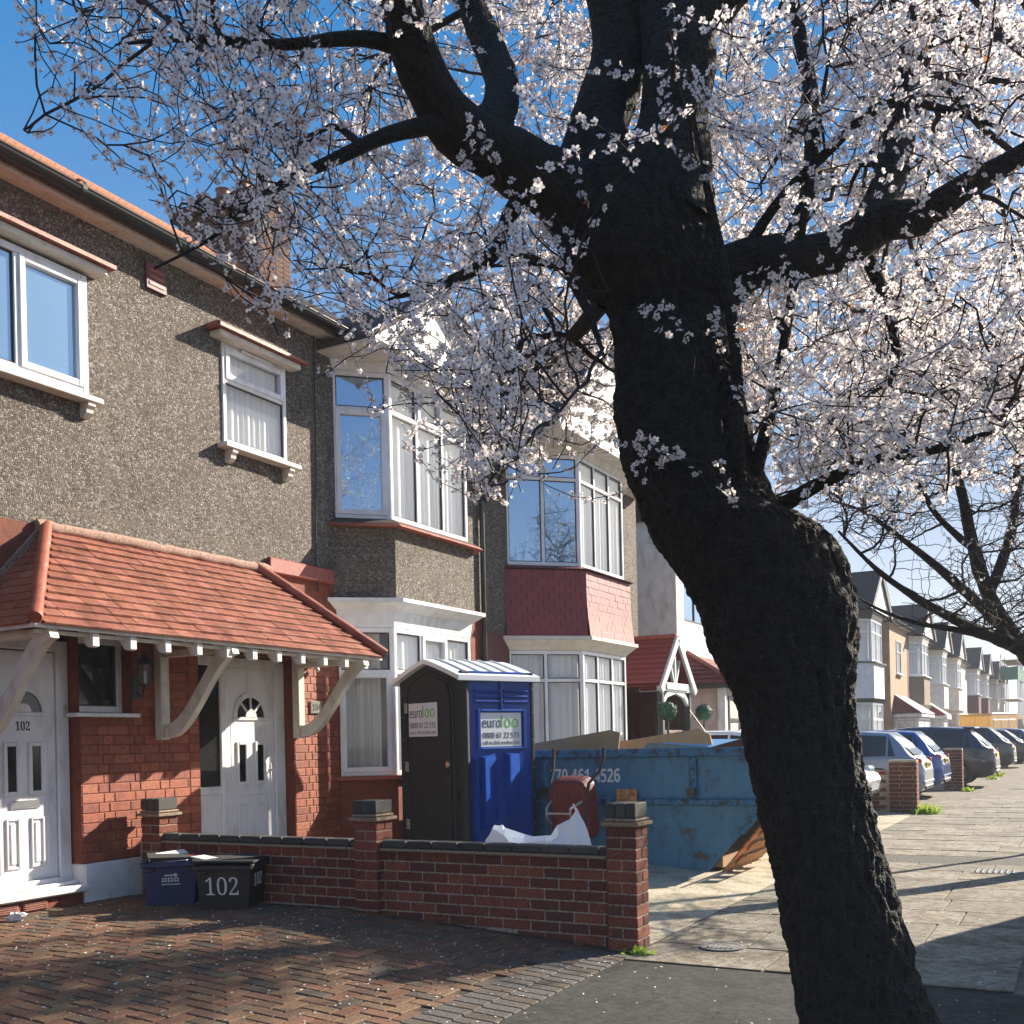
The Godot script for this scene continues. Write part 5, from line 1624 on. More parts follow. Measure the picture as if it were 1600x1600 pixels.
# ---------------------------------------------------------------- skip and what lies in and round it
func build_skip() -> void:
	var zn := -10.42
	var zf := -12.1
	var cx := -4.62
	var s := thing("skip", "dented blue builder's skip with a phone number sprayed on its side", "skip", Vector3(cx, gy(cx), (zn + zf) / 2))
	var half := [[1.22, .035], [1.20, .05], [1.86, .79], [1.84, .84], [1.76, 1.06], [1.57, 1.30]]
	var poly := PackedVector2Array()
	for p in half: poly.append(Vector2(p[0], p[1]))
	for i in range(half.size() - 1, -1, -1): poly.append(Vector2(-half[i][0], half[i][1]))
	var m := mb()
	for z in [zn, zf + .03]:
		m.extrude(poly, Transform3D(Basis.IDENTITY, Vector3(cx, 0, z)), .03)
	var sides := wpart(s, "side_plates", m, M.skip_blue)
	m = mb()
	for sg in [-1.0, 1.0]:
		for i in range(1, half.size() - 1):
			var a := Vector3(cx + sg * (half[i][0] - .015), half[i][1], zn - .031); var b := Vector3(cx + sg * (half[i + 1][0] - .015), half[i + 1][1], zn - .031)
			var dz := Vector3(0, 0, zf + .031 - zn + .031)
			if sg > 0: m.q(a, a + dz, b + dz, b)
			else: m.q(a + dz, a, b, b + dz)
	m.box(Vector3(cx - 1.2, .03, zf + .03), Vector3(cx + 1.2, .06, zn - .031))
	wpart(s, "end_plates", m, M.skip_blue)
	# rolled rim, waist rail and stiffening ribs
	var rim := mb()
	for z in [zn + .02, zf - .02]:
		rim.box(Vector3(cx - 1.60, 1.22, z - .035), Vector3(cx + 1.60, 1.312, z + .035), .012)
		rim.box(Vector3(cx - 1.83, .72, z - .035), Vector3(cx + 1.83, .79, z + .035), .012)
		for sg in [-1.0, 1.0]:
			rim.bar(Vector3(cx + sg * 1.60, 1.27, z), Vector3(cx + sg * 1.80, 1.0, z), .07, .05, Vector3.BACK, .01)
			rim.bar(Vector3(cx + sg * 1.81, .98, z), Vector3(cx + sg * 1.85, .78, z), .07, .05, Vector3.BACK, .01)
			rim.bar(Vector3(cx + sg * 1.82, .74, z), Vector3(cx + sg * 1.55, .44, z), .06, .05, Vector3.BACK, .01)
	for sg in [-1.0, 1.0]:
		rim.bar(Vector3(cx + sg * 1.57, 1.28, zf), Vector3(cx + sg * 1.57, 1.28, zn), .06, .06, Vector3.UP, .01)
	wpart(s, "rails", rim, M.skip_rail)
	for dx in [-1.45, -.62, 1.06]:
		var rb := wpart(s, "rib", mb().box(Vector3(cx + dx - .04, .80, zn), Vector3(cx + dx + .04, 1.215, zn + .045), .01), M.skip_rail)
		part(rb, "lifting_pin", mb().lathe(pv2([.04, 0, .04, .06, .05, .06, .05, .08, .001, .08]), Transform3D(Basis(Vector3.RIGHT, PI / 2), Vector3(cx + dx, .86, zn + .045)), 14), M.black_iron)
	lettering(sides, "0770 461 4526", frame(Vector3(-5.30, .955, zn + .002), Vector3.RIGHT, Vector3.UP), .15, M.letter_white, .92, true)
	# boards thrown in the skip
	var b1 := thing("plywood_offcut", "stained weathered plywood sheet sticking up from the skip behind the toilet", "board", Vector3(-4.85, 1.0, -10.9))
	wpart(b1, "sheet", mb().extrude(pv2([-5.75, .9, -4.55, .9, -4.50, 1.50, -4.62, 1.53, -5.75, 1.37]), Transform3D(Basis(Vector3.RIGHT, -.12), Vector3(0, .0, -10.55)), .018), M.old_board)
	var b2 := thing("chipboard_sheet", "tan chipboard sheet with a rounded corner standing in the skip", "board", Vector3(-4.1, 1.0, -11.1))
	wpart(b2, "sheet", mb().extrude(pv2([-4.9, .85, -3.45, .85, -3.58, 1.45, -3.70, 1.52, -4.60, 1.40, -4.9, 1.36]), Transform3D(Basis(Vector3.RIGHT, -.1), Vector3(-.02, .0, -10.95)), .02), M.cardboard)
	var b3 := thing("grey_panel", "grey laminate panel tilted along the near rim of the skip", "board", Vector3(-3.9, 1.0, -10.6))
	wpart(b3, "sheet", mb().extrude(pv2([-4.28, .9, -3.2, .9, -3.20, 1.31, -4.22, 1.40, -4.28, 1.37]), Transform3D(Basis(Vector3.RIGHT, -.2), Vector3(.1, .0, -10.36)), .02), M.grey_board)
	var b4 := thing("blue_panel", "pale blue painted panel lying in the skip behind the grey one", "board", Vector3(-3.6, 1.2, -11.0))
	wpart(b4, "sheet", mb().obox(frame(Vector3(-3.95, 1.24, -10.78), Vector3(.99, -.02, -.1), Vector3(-.04, .36, -.93)), Vector3(-.15, 0, -.02), Vector3(.85, .45, 0), .003), M.blue_board)
	var b5 := thing("timber_offcut", "short dark timber offcut against the skip's far corner", "board", Vector3(-3.2, 1.2, -11.0))
	wpart(b5, "plank", mb().bar(Vector3(-3.55, 1.24, -11.0), Vector3(-2.95, 1.38, -10.9), .05, .14, Vector3.UP, .005), M.door_wood)
	var b6 := thing("board_scrap", "small light plywood scrap leaning on the skip behind the brick pillar", "board", Vector3(-3.75, gy(-3.75), -10.25))
	wpart(b6, "sheet", mb().obox(frame(Vector3(-4.39, gy(-4.3), -10.2), Vector3.RIGHT, Vector3(0, 1, -.18)), Vector3(0, 0, -.015), Vector3(.23, .80, 0), .003), M.plywood)
	var fill := thing("rubble_fill", "broken boards and rubble filling the skip", "rubble", Vector3(cx, .8, -11.2))
	var rb2 := mb()
	rng.seed = 12
	for k in 60:
		var T := Transform3D(Basis.from_euler(Vector3(rng.randf_range(-.5, .5), rng.randf() * TAU, rng.randf_range(-.5, .5))), Vector3(rng.randf_range(-5.9, -3.3), rng.randf_range(.75, 1.12), rng.randf_range(-11.8, -10.75)))
		rb2.obox(T, Vector3(-.25, -.02, -.1), Vector3(.25, .02, .1), .004)
	rb2.box(Vector3(-5.95, .08, -12.0), Vector3(-3.3, .82, -10.5))
	var rf := wpart(fill, "rubble", rb2, M.old_board)
	rf.set_meta("kind", "stuff")
	# sheet and pallet leaning under the skip's sloping end
	var sh := thing("plywood_sheet", "orange-edged chipboard sheet leaning against the sloping end of the skip", "board", Vector3(-3.1, 0, -11.1))
	var T := frame(Vector3(-3.31, .02, -10.40), Vector3(0, 0, -1), Vector3(.64, .75, 0))
	wpart(sh, "sheet", mb().obox(T, Vector3(0, 0, -.0), Vector3(1.45, .98, .018), .003), M.plywood)
	wpart(sh, "spray_mark", mb().obox(T, Vector3(.0, .25, .0185), Vector3(.09, .72, .0195)), M.orange_spray)
	wpart(sh, "spray_mark", mb().obox(T, Vector3(.05, .74, .0185), Vector3(.22, .96, .0195)), M.orange_spray)
	var pa := thing("wooden_pallet", "wooden pallet leaning under the plywood sheet at the skip's end", "pallet", Vector3(-3.0, 0, -11.1))
	var Q := T * Transform3D(Basis.IDENTITY, Vector3(.12, -.03, .03))
	for k in 5:
		wpart(pa, "deck_board", mb().obox(Q, Vector3(0, k * .19, 0), Vector3(1.2, k * .19 + .1, .018), .003), M.plywood if k else M.pallet_wood)
	for k in 4:
		for j in 2:
			wpart(pa, "block", mb().obox(Q, Vector3(k * .36, j * .72, .018), Vector3(k * .36 + .1, j * .72 + .11, .105), .004), M.pallet_wood)
	for j in 2:
		wpart(pa, "bottom_board", mb().obox(Q, Vector3(0, j * .72, .105), Vector3(1.2, j * .72 + .1, .122), .003), M.pallet_wood)

func build_barrow() -> void:
	# stood on its nose against the skip, tray bottom towards us
	var b := thing("wheelbarrow", "dark red wheelbarrow stood on end against the skip, handles up", "wheelbarrow", Vector3(-4.6, gy(-4.6), -9.75))
	var x0 := -4.62
	var z := -9.86
	var rings := []
	var zz := [z + .06, z + .10, z + .16, z + .22, z + .24]
	var sc := [1.08, 1.07, 1.02, .94, .86]
	var m := mb()
	for i in 5:
		var r := PackedVector3Array()
		for k in 24:
			var a := TAU * k / 24
			var e := Vector2(signf(cos(a)) * pow(absf(cos(a)), .4), signf(sin(a)) * pow(absf(sin(a)), .4))
			var taper := 1.0 - .10 * e.y
			r.append(Vector3(x0 + e.x * .232 * sc[i] * taper, .73 + e.y * .30 * sc[i], zz[i]))
		rings.append(r)
	for i in 4:
		for k in 24:
			var l := (k + 1) % 24
			m.q(rings[i][k], rings[i][l], rings[i + 1][l], rings[i + 1][k])
	for k in 24:
		m.t(Vector3(x0, .70, zz[4]), rings[4][k], rings[4][(k + 1) % 24])
	var tr := wpart(b, "tray", m, M.barrow_red)
	for i in 3:
		part(tr, "pressed_rib", mb().tube(PackedVector3Array([Vector3(x0 - .12 + i * .12, .5, z + .238), Vector3(x0 - .12 + i * .12, .9, z + .238)]), PackedFloat32Array([.012, .012]), 6), M.barrow_red)
	for s in [-1, 1]:
		wpart(b, "handle", mb().tube(PackedVector3Array([Vector3(x0 + s * .16, .25, z + .30), Vector3(x0 + s * .18, .60, z + .27), Vector3(x0 + s * .22, .98, z + .20), Vector3(x0 + s * .26 + .05, 1.10, z + .14), Vector3(x0 + s * .28 + .06, 1.22, z + .10), Vector3(x0 + s * .28 + .06, 1.33, z + .09)]), PackedFloat32Array([.017, .017, .017, .017, .019, .019]), 8), M.black_iron)
		wpart(b, "leg", mb().tube(PackedVector3Array([Vector3(x0 + s * .17, .80, z + .27), Vector3(x0 + s * .13, .74, z + .46), Vector3(x0 + s * .13, .64, z + .46), Vector3(x0 + s * .17, .58, z + .28)]), PackedFloat32Array([.013, .013, .013, .013]), 8), M.galvanised)
	wpart(b, "leg_brace", mb().rod(Vector3(x0 - .13, .69, z + .46), Vector3(x0 + .13, .69, z + .46), .011), M.galvanised)
	var wh := wpart(b, "wheel", mb().lathe(pv2([.10, -.035, .165, -.04, .18, -.02, .18, .02, .165, .04, .10, .035]), Transform3D(Basis(Vector3.BACK, PI / 2), Vector3(x0, .27, z + .36)), 20), M.tyre)
	part(wh, "hub", mb().lathe(pv2([.001, -.03, .10, -.03, .10, .03, .001, .03]), Transform3D(Basis(Vector3.BACK, PI / 2), Vector3(x0, .27, z + .36)), 16), M.galvanised)

func build_sack() -> void:
	var s := thing("rubble_sack", "slumped white plastic sack behind the low brick wall", "sack", Vector3(-4.02, gy(-4.02), -7.75))
	var m := mb()
	var n := 26
	var f := noise(FastNoiseLite.TYPE_SIMPLEX_SMOOTH, 3.0, 8, 3)
	var rows := []
	for i in 15:
		var v := i / 14.0
		var r := PackedVector3Array()
		for k in n:
			var a := TAU * k / n
			var peak := .52 + .30 * pow(maxf(0.0, cos(a - .35)), 3.0) + .12 * pow(maxf(0.0, cos(a - PI)), 3.0)
			var rad := .50 * (1.0 - .30 * v * v) * (1.0 + .12 * f.get_noise_2d(cos(a) * .5 + v * .3, sin(a) * .5))
			var y := peak * v + .0
			var fold := .035 * sin(a * 7.0 + 2.0 * v) * v
			r.append(Vector3(cos(a) * (rad * 1.05 + fold), y + .03 * f.get_noise_2d(a, v * 2.0), -sin(a) * (rad * .62 + fold)))
		rows.append(r)
	for i in 14:
		for k in n:
			var l := (k + 1) % n
			m.q(rows[i][k], rows[i][l], rows[i + 1][l], rows[i + 1][k])
	# the contents
	for k in n:
		m.t(Vector3(0, .40, 0), rows[9][k], rows[9][(k + 1) % n])
	var sk := part(s, "sack", m, M.sack_white)
	var st := mb()
	for k in n:
		var l := (k + 1) % n
		if k % 9 < 5:
			var e := func(p: Vector3) -> Vector3: return p * Vector3(1.012, 1, 1.012)
			st.q(e.call(rows[3][k]), e.call(rows[3][l]), e.call(rows[6][l]), e.call(rows[6][k]))
	part(sk, "printed_stripe", st, M.sack_green)
	var st2 := mb()
	for k in n:
		var l := (k + 1) % n
		if (k + 4) % 9 < 4:
			st2.q(rows[2][k] * 1.014, rows[2][l] * 1.014, rows[4][l] * 1.014, rows[4][k] * 1.014)
	part(sk, "printed_stripe", st2, M.sack_yellow)

func recycling_box(called: String, label: String, pos: Vector3, turn: float, w: float, d: float, h: float, m: Material) -> Node3D:
	var t := thing(called, label, "box", pos, turn, "recycling boxes against the garden wall")
	var b := mb()
	var k := .86
	# tapered tub with a rim
	var lo := [Vector3(-w / 2 * k, 0, d / 2 * k), Vector3(w / 2 * k, 0, d / 2 * k), Vector3(w / 2 * k, 0, -d / 2 * k), Vector3(-w / 2 * k, 0, -d / 2 * k)]
	var hi := [Vector3(-w / 2, h, d / 2), Vector3(w / 2, h, d / 2), Vector3(w / 2, h, -d / 2), Vector3(-w / 2, h, -d / 2)]
	for i in 4:
		var j := (i + 1) % 4
		b.q(lo[i], lo[j], hi[j], hi[i])
		b.q(lo[j] * .96 + Vector3(0, .01, 0), lo[i] * .96 + Vector3(0, .01, 0), hi[i] * .97, hi[j] * .97)
	b.q(lo[3], lo[2], lo[1], lo[0])
	part(t, "tub", b, m)
	var r := mb()
	r.box(Vector3(-w / 2 - .015, h - .04, d / 2 - .005), Vector3(w / 2 + .015, h, d / 2 + .018), .006)
	r.box(Vector3(-w / 2 - .015, h - .04, -d / 2 - .018), Vector3(w / 2 + .015, h, -d / 2 + .005), .006)
	r.box(Vector3(-w / 2 - .017, h - .039, -d / 2 + .006), Vector3(-w / 2 + .005, h - .001, d / 2 - .006), .006)
	r.box(Vector3(w / 2 - .005, h - .039, -d / 2 + .006), Vector3(w / 2 + .017, h - .001, d / 2 - .006), .006)
	part(t, "rim", r, m)
	for s in [-1, 1]:
		part(t, "grip", mb().box(Vector3(s * w * .36 - .035, h - .075, d / 2 - .01), Vector3(s * w * .36 + .035, h - .045, d / 2 + .014), .006), M.black_plastic)
	return t

func build_boxes() -> void:
	var y := .162
	var a := recycling_box("recycling_box", "dark blue recycling box overflowing with papers beside the white plinth", Vector3(-6.58, y, -6.24), deg_to_rad(38), .42, .36, .35, M.box_blue)
	# flattened card and papers on top
	rng.seed = 31
	for k in 5:
		var c := part(a, "paper", mb().obox(Transform3D(Basis.from_euler(Vector3(rng.randf_range(-.25, .25), rng.randf() * 3.0, rng.randf_range(-.2, .2))), Vector3(rng.randf_range(-.1, .1), .34 + k * .012, rng.randf_range(-.1, .1))), Vector3(-.12, -.002, -.09), Vector3(.12, .002, .09)), [M.paper, M.sack_white, M.dark_card, M.lamp_red, M.paper][k])
	part(a, "folded_card", mb().obox(Transform3D(Basis.from_euler(Vector3(.03, .2, -.03)), Vector3(.04, .385, .0)), Vector3(-.24, -.006, -.17), Vector3(.24, .006, .17), .003), M.dark_card)
	# printed council mark: a small arrow roundel over three pictograms
	var F := frame(Vector3(-.06, .19, .181), Vector3.RIGHT, Vector3(0, 1, -.0)) * Transform3D(Basis(Vector3.RIGHT, .078), Vector3.ZERO)
	F.origin.z = .188
	var mk := mb()
	mk.obox(F, Vector3(.02, .05, 0), Vector3(.10, .062, .002))
	mk.lathe(pv2([.015, 0, .015, .002, .001, .002]), F * Transform3D(Basis(Vector3.RIGHT, PI / 2), Vector3(.105, .057, 0)), 12)
	for k in 3:
		mk.obox(F, Vector3(.0 + k * .046, .0, 0), Vector3(.008 + k * .046, .036, .002)); mk.obox(F, Vector3(.028 + k * .046, .0, 0), Vector3(.036 + k * .046, .036, .002))
		mk.obox(F, Vector3(.008 + k * .046, .028, 0), Vector3(.028 + k * .046, .036, .002)); mk.obox(F, Vector3(.010 + k * .046, .006, 0), Vector3(.026 + k * .046, .014, .002))
	mk.obox(F, Vector3(-.005, -.02, 0), Vector3(.14, -.013, .002))
	part(a, "printed_mark", mk, M.letter_white)
	var b := recycling_box("recycling_box", "black recycling box hand painted 102 on two sides", Vector3(-5.98, y, -6.28), deg_to_rad(24), .44, .42, .35, M.box_black)
	part(b, "lid", mb().obox(Transform3D(Basis.from_euler(Vector3(-.015, .03, -.02)), Vector3(.0, .372, .0)), Vector3(-.25, -.008, -.25), Vector3(.25, .008, .25), .005), M.box_black)
	part(b, "folded_card", mb().obox(Transform3D(Basis.from_euler(Vector3(.02, .5, .02)), Vector3(-.05, .388, .03)), Vector3(-.24, -.004, -.14), Vector3(.24, .004, .14), .002), M.dark_card)
	part(b, "paper", mb().obox(Transform3D(Basis.from_euler(Vector3(.05, .9, .03)), Vector3(-.2, .395, .06)), Vector3(-.06, -.003, -.10), Vector3(.06, .003, .10)), M.paper)
	lettering(b, "102", frame(Vector3(-.14, .115, .1965), Vector3.RIGHT, Vector3(0, 1, .09)), .14, M.letter_white, .26, false, "Droid Serif")
	lettering(b, "102", frame(Vector3(.206, .17, .09), Vector3.FORWARD, Vector3(.09, 1, 0)), .10, M.letter_white, .18, false, "Droid Serif")
	# litter
	var t := thing("crumpled_tissue", "crumpled white tissue on the block paving by the door step", "litter", Vector3(-7.02, .165, -5.12))
	var m := mb()
	var f := noise(FastNoiseLite.TYPE_SIMPLEX_SMOOTH, 14.0, 5, 3)
	var pt := func(i: int, k: int) -> Vector3:
		var th := PI * i / 10.0; var ph := TAU * (k % 16) / 16
		var e := Vector3(sin(th) * cos(ph), cos(th) * .55, sin(th) * sin(ph))
		return Vector3(0, .03, 0) + e * (.06 + .05 * f.get_noise_3dv(e * .3))
	for i in 10:
		for k in 16:
			m.q(pt.call(i + 1, k), pt.call(i + 1, k + 1), pt.call(i, k + 1), pt.call(i, k))
	part(t, "ball", m, M.paper)

# ---------------------------------------------------------------- vehicles
func make_car(called: String, label: String, pos: Vector3, turn: float, pm: Material, o := {}) -> Node3D:
	# nose along +x, origin on the ground below the middle
	var t := thing(called, label, o.get("cat", "car"), pos, turn, "cars parked on the front gardens" if not o.has("van") else "")
	var L: float = o.get("l", 4.1)
	var hw: float = o.get("w", 1.72) / 2
	var H: float = o.get("h", 1.46)
	var tail: float = o.get("tail", .75)        # how upright the tail is: 1 upright
	var belt := H * .615
	var x0 := -L / 2
	# stations: x, bottom, belt height, roof height, half width at belt, half width at roof
	var R := x0 + .10
	var st := [
		[x0, .34, .62, .62, hw * .72, hw * .72],
		[x0 + .06, .24, belt * .93, belt * .93, hw * .90, hw * .86],
		[x0 + .16 + .1 * (1 - tail), .20, belt, belt + .03, hw * .965, hw * .84],
		[x0 + .30 + .45 * (1 - tail), .19, belt + .02, H * .80 + .06 * tail, hw * .99, hw * .80],
		[x0 + .45 + .8 * (1 - tail), .18, belt + .015, H * .965, hw, hw * .76],
		[x0 + L * .32, .18, belt, H, hw, hw * .75],
		[x0 + L * .45, .18, belt - .01, H * .995, hw, hw * .75],
		[x0 + L * .56, .18, belt - .02, H * .955, hw, hw * .755],
		[x0 + L * .71, .18, belt - .03, belt + .05, hw * .995, hw * .80],
		[x0 + L * .78, .19, belt - .06, belt - .06, hw * .98, hw * .84],
		[x0 + L * .92, .21, belt * .82, belt * .82, hw * .93, hw * .80],
		[x0 + L * .985, .26, .60, .60, hw * .80, hw * .74],
		[x0 + L, .34, .50, .50, hw * .66, hw * .62]]
	var ring := func(s: Array) -> Array:
		var b: float = s[1]; var e: float = s[2]; var r: float = s[3]
		var w: float = s[4]; var q: float = s[5]
		var mid := lerpf(b, e, .5)
		return [Vector3(s[0], b, w * .90), Vector3(s[0], b + .10, w * .985), Vector3(s[0], mid, w), Vector3(s[0], e - .04, w * .985), Vector3(s[0], e, w * .95),
			Vector3(s[0], lerpf(e, r, .5), lerpf(w * .94, q, .5) + .012), Vector3(s[0], r - .05 * minf(1.0, (r - e) * 4), q + .0), Vector3(s[0], r - .015, q * .88), Vector3(s[0], r, q * .55), Vector3(s[0], r, 0)]
	var body := mb()
	var full := []
	for s in st:
		var h: Array = ring.call(s)
		var f := h.duplicate()
		for i in range(h.size() - 2, -1, -1): f.append(Vector3(h[i].x, h[i].y, -h[i].z))
		full.append(f)
	var np: int = full[0].size()
	# smooth normals on the grid
	var nn := []
	for i in full.size():
		var row := []
		for k in np:
			var a: Vector3 = full[mini(i + 1, full.size() - 1)][k] - full[maxi(i - 1, 0)][k]
			var b: Vector3 = full[i][mini(k + 1, np - 1)] - full[i][maxi(k - 1, 0)]
			var v := a.cross(b)
			row.append(v.normalized() if v.length() > 1e-7 else Vector3.UP)
		nn.append(row)
	for i in full.size() - 1:
		for k in np - 1:
			body.qn(full[i][k], full[i + 1][k], full[i + 1][k + 1], full[i][k + 1], nn[i][k], nn[i + 1][k], nn[i + 1][k + 1], nn[i][k + 1])
	for e in [0, full.size() - 1]:
		var c := Vector3(st[e][0], .48, 0)
		for k in np: body.t(c, full[e][k], full[e][(k + 1) % np])
	for i in full.size() - 1:
		body.q(full[i][0], full[i + 1][0], full[i + 1][np - 1], full[i][np - 1])
	var bd := part(t, "body", body, pm)
	# glass: side windows, rear and front screens, a little proud of the shell
	for sg in [-1.0, 1.0]:
		for w in [[3, 4, .35], [4, 5, .0], [5, 6, .0], [6, 7, .0], [7, 8, .0]]:
			var A: Array = ring.call(st[w[0]]); var B: Array = ring.call(st[w[1]])
			var g := mb()
			var pin: float = .03 if w[0] in [4, 6] else .012
			var f := func(p: Vector3, z: float) -> Vector3: return Vector3(p.x, p.y, (p.z + z) * sg)
			var lo_a: Vector3 = A[4].lerp(A[5], .12); var lo_b: Vector3 = B[4].lerp(B[5], .12)
			var hi_a: Vector3 = A[5].lerp(A[6], .85); var hi_b: Vector3 = B[5].lerp(B[6], .85)
			if w[0] == 3: lo_a = lo_a.lerp(lo_b, .35); hi_a = lo_a
			if w[0] == 7: hi_b = B[5].lerp(B[4], .5); lo_b = lo_b.lerp(lo_a, .12); hi_b = hi_b.lerp(hi_a, .12)
			var dx := Vector3(pin, 0, 0)
			var m1a: Vector3 = A[5]; var m1b: Vector3 = B[5]
			if w[0] == 3 or w[0] == 7:
				g.q(f.call(lo_a + dx, .016), f.call(lo_b - dx, .016), f.call(hi_b - dx, .018), f.call(hi_a + dx, .018))
			else:
				g.q(f.call(lo_a + dx, .006), f.call(lo_b - dx, .006), f.call(m1b - dx, .006), f.call(m1a + dx, .006))
				g.q(f.call(m1a + dx, .006), f.call(m1b - dx, .006), f.call(hi_b - dx, .006), f.call(hi_a + dx, .006))
			part(bd, "side_window", g, M.car_glass)
	var rs := mb()
	var ra: Array = ring.call(st[2]); var rb: Array = ring.call(st[3]); var rc: Array = ring.call(st[4])
	var off := Vector3(-.008, .008, 0)
	for s in [[ra[6], rb[6]], [rb[6], rc[6]]]:
		var p: Vector3 = s[0] + off; var q: Vector3 = s[1] + off
		var pz := p.z * .92; var qz := q.z * .92
		if s[0] == ra[6]: p.y += .03
		else: q = p.lerp(q, .85)
		rs.q(Vector3(p.x, p.y, -pz), Vector3(p.x, p.y, pz), Vector3(q.x, q.y, qz), Vector3(q.x, q.y, -qz))
	part(bd, "rear_screen", rs, M.car_glass)
	var wa: Array = ring.call(st[8]); var wb: Array = ring.call(st[7])
	var ws := mb()
	var p1: Vector3 = wa[6] + Vector3(.008, .01, 0); var p2: Vector3 = wb[6].lerp(wa[6], .06) + Vector3(.008, .01, 0)
	ws.q(Vector3(p1.x, p1.y, p1.z * .94), Vector3(p1.x, p1.y, -p1.z * .94), Vector3(p2.x, p2.y, -p2.z * .94), Vector3(p2.x, p2.y, p2.z * .94))
	part(bd, "windscreen", ws, M.car_glass)
	# lamps, plate, bumper strip, mirrors, handles
	for sg in [-1.0, 1.0]:
		part(bd, "tail_lamp", mb().obox(Transform3D(Basis(Vector3.BACK, .25 * tail), Vector3(x0 + .085, belt * .86, sg * hw * .80)), Vector3(-.035, -.13, -.075), Vector3(.10, .11, .075), .03), M.lamp_red)
		part(bd, "headlamp", mb().obox(Transform3D(Basis(Vector3.UP, sg * .45), Vector3(x0 + L - .17, .66, sg * hw * .74)), Vector3(-.2, -.065, -.10), Vector3(.02, .065, .10), .04), M.lamp_clear)
		part(bd, "door_mirror", mb().obox(Transform3D(Basis.IDENTITY, Vector3(x0 + L * .635, belt + .05, sg * (hw + .08))), Vector3(-.05, -.06, -.09), Vector3(.06, .07, .09), .04), pm)
		part(bd, "door_handle", mb().box(Vector3(x0 + L * .36, belt - .10, sg * hw * .985 - .01), Vector3(x0 + L * .36 + .2, belt - .07, sg * hw * .985 + .012), .006), pm)
		part(bd, "door_handle", mb().box(Vector3(x0 + L * .57, belt - .11, sg * hw * .985 - .01), Vector3(x0 + L * .57 + .2, belt - .08, sg * hw * .985 + .012), .006), pm)
	part(bd, "rear_bumper", mb().box(Vector3(x0 - .015, .30, -hw * .84), Vector3(x0 + .2, .50, hw * .84), .085), pm)
	part(bd, "bumper_insert", mb().box(Vector3(x0 - .012, .26, -hw * .62), Vector3(x0 + .02, .34, hw * .62), .02), M.black_plastic)
	var pl := part(bd, "number_plate", mb().box(Vector3(x0 + .0, .66, -.26), Vector3(x0 + .03, .77, .26), .003), M.plate_yellow)
	pl.rotation.z = .0
	if o.has("plate"):
		lettering(pl, o.plate, frame(Vector3(x0 - .001, .68, -.23), Vector3.BACK, Vector3.UP), .07, M.letter_black, .46)
	if o.get("spoiler", false):
		part(bd, "spoiler", mb().box(Vector3(st[4][0] - .22, H * .945, -hw * .72), Vector3(st[4][0] + .05, H * .975, hw * .72), .012), pm)
	if o.get("aerial", false):
		part(bd, "aerial", mb().rod(Vector3(st[5][0] - .1, H - .01, 0), Vector3(st[5][0] - .42, H + .42, 0), .011, 6), M.black_plastic)
	for x in [x0 + L * .19, x0 + L * .81]:
		for sg in [-1.0, 1.0]:
			var W := Transform3D(Basis(Vector3.RIGHT, PI / 2 * sg), Vector3(x, .315, sg * (hw - .10)))
			part(bd, "wheel_arch", mb().lathe(pv2([.001, .085, .37, .085, .37, .105, .345, .108, .001, .108]), W, 24), M.black_plastic)
			var ty := part(t, "wheel", mb().lathe(pv2([.20, -.10, .30, -.10, .315, -.08, .315, .10, .30, .122, .215, .122]), W, 24), M.tyre)
			part(ty, "rim", mb().lathe(pv2([.218, .12, .20, .10, .19, .09, .001, .095]), W, 24), M.alloy)
			for k in 5:
				part(ty, "spoke", mb().obox(W * Transform3D(Basis(Vector3.UP, TAU * k / 5), Vector3(0, .10, 0)), Vector3(.03, -.01, -.022), Vector3(.205, .014, .022), .006), M.alloy)
	return t

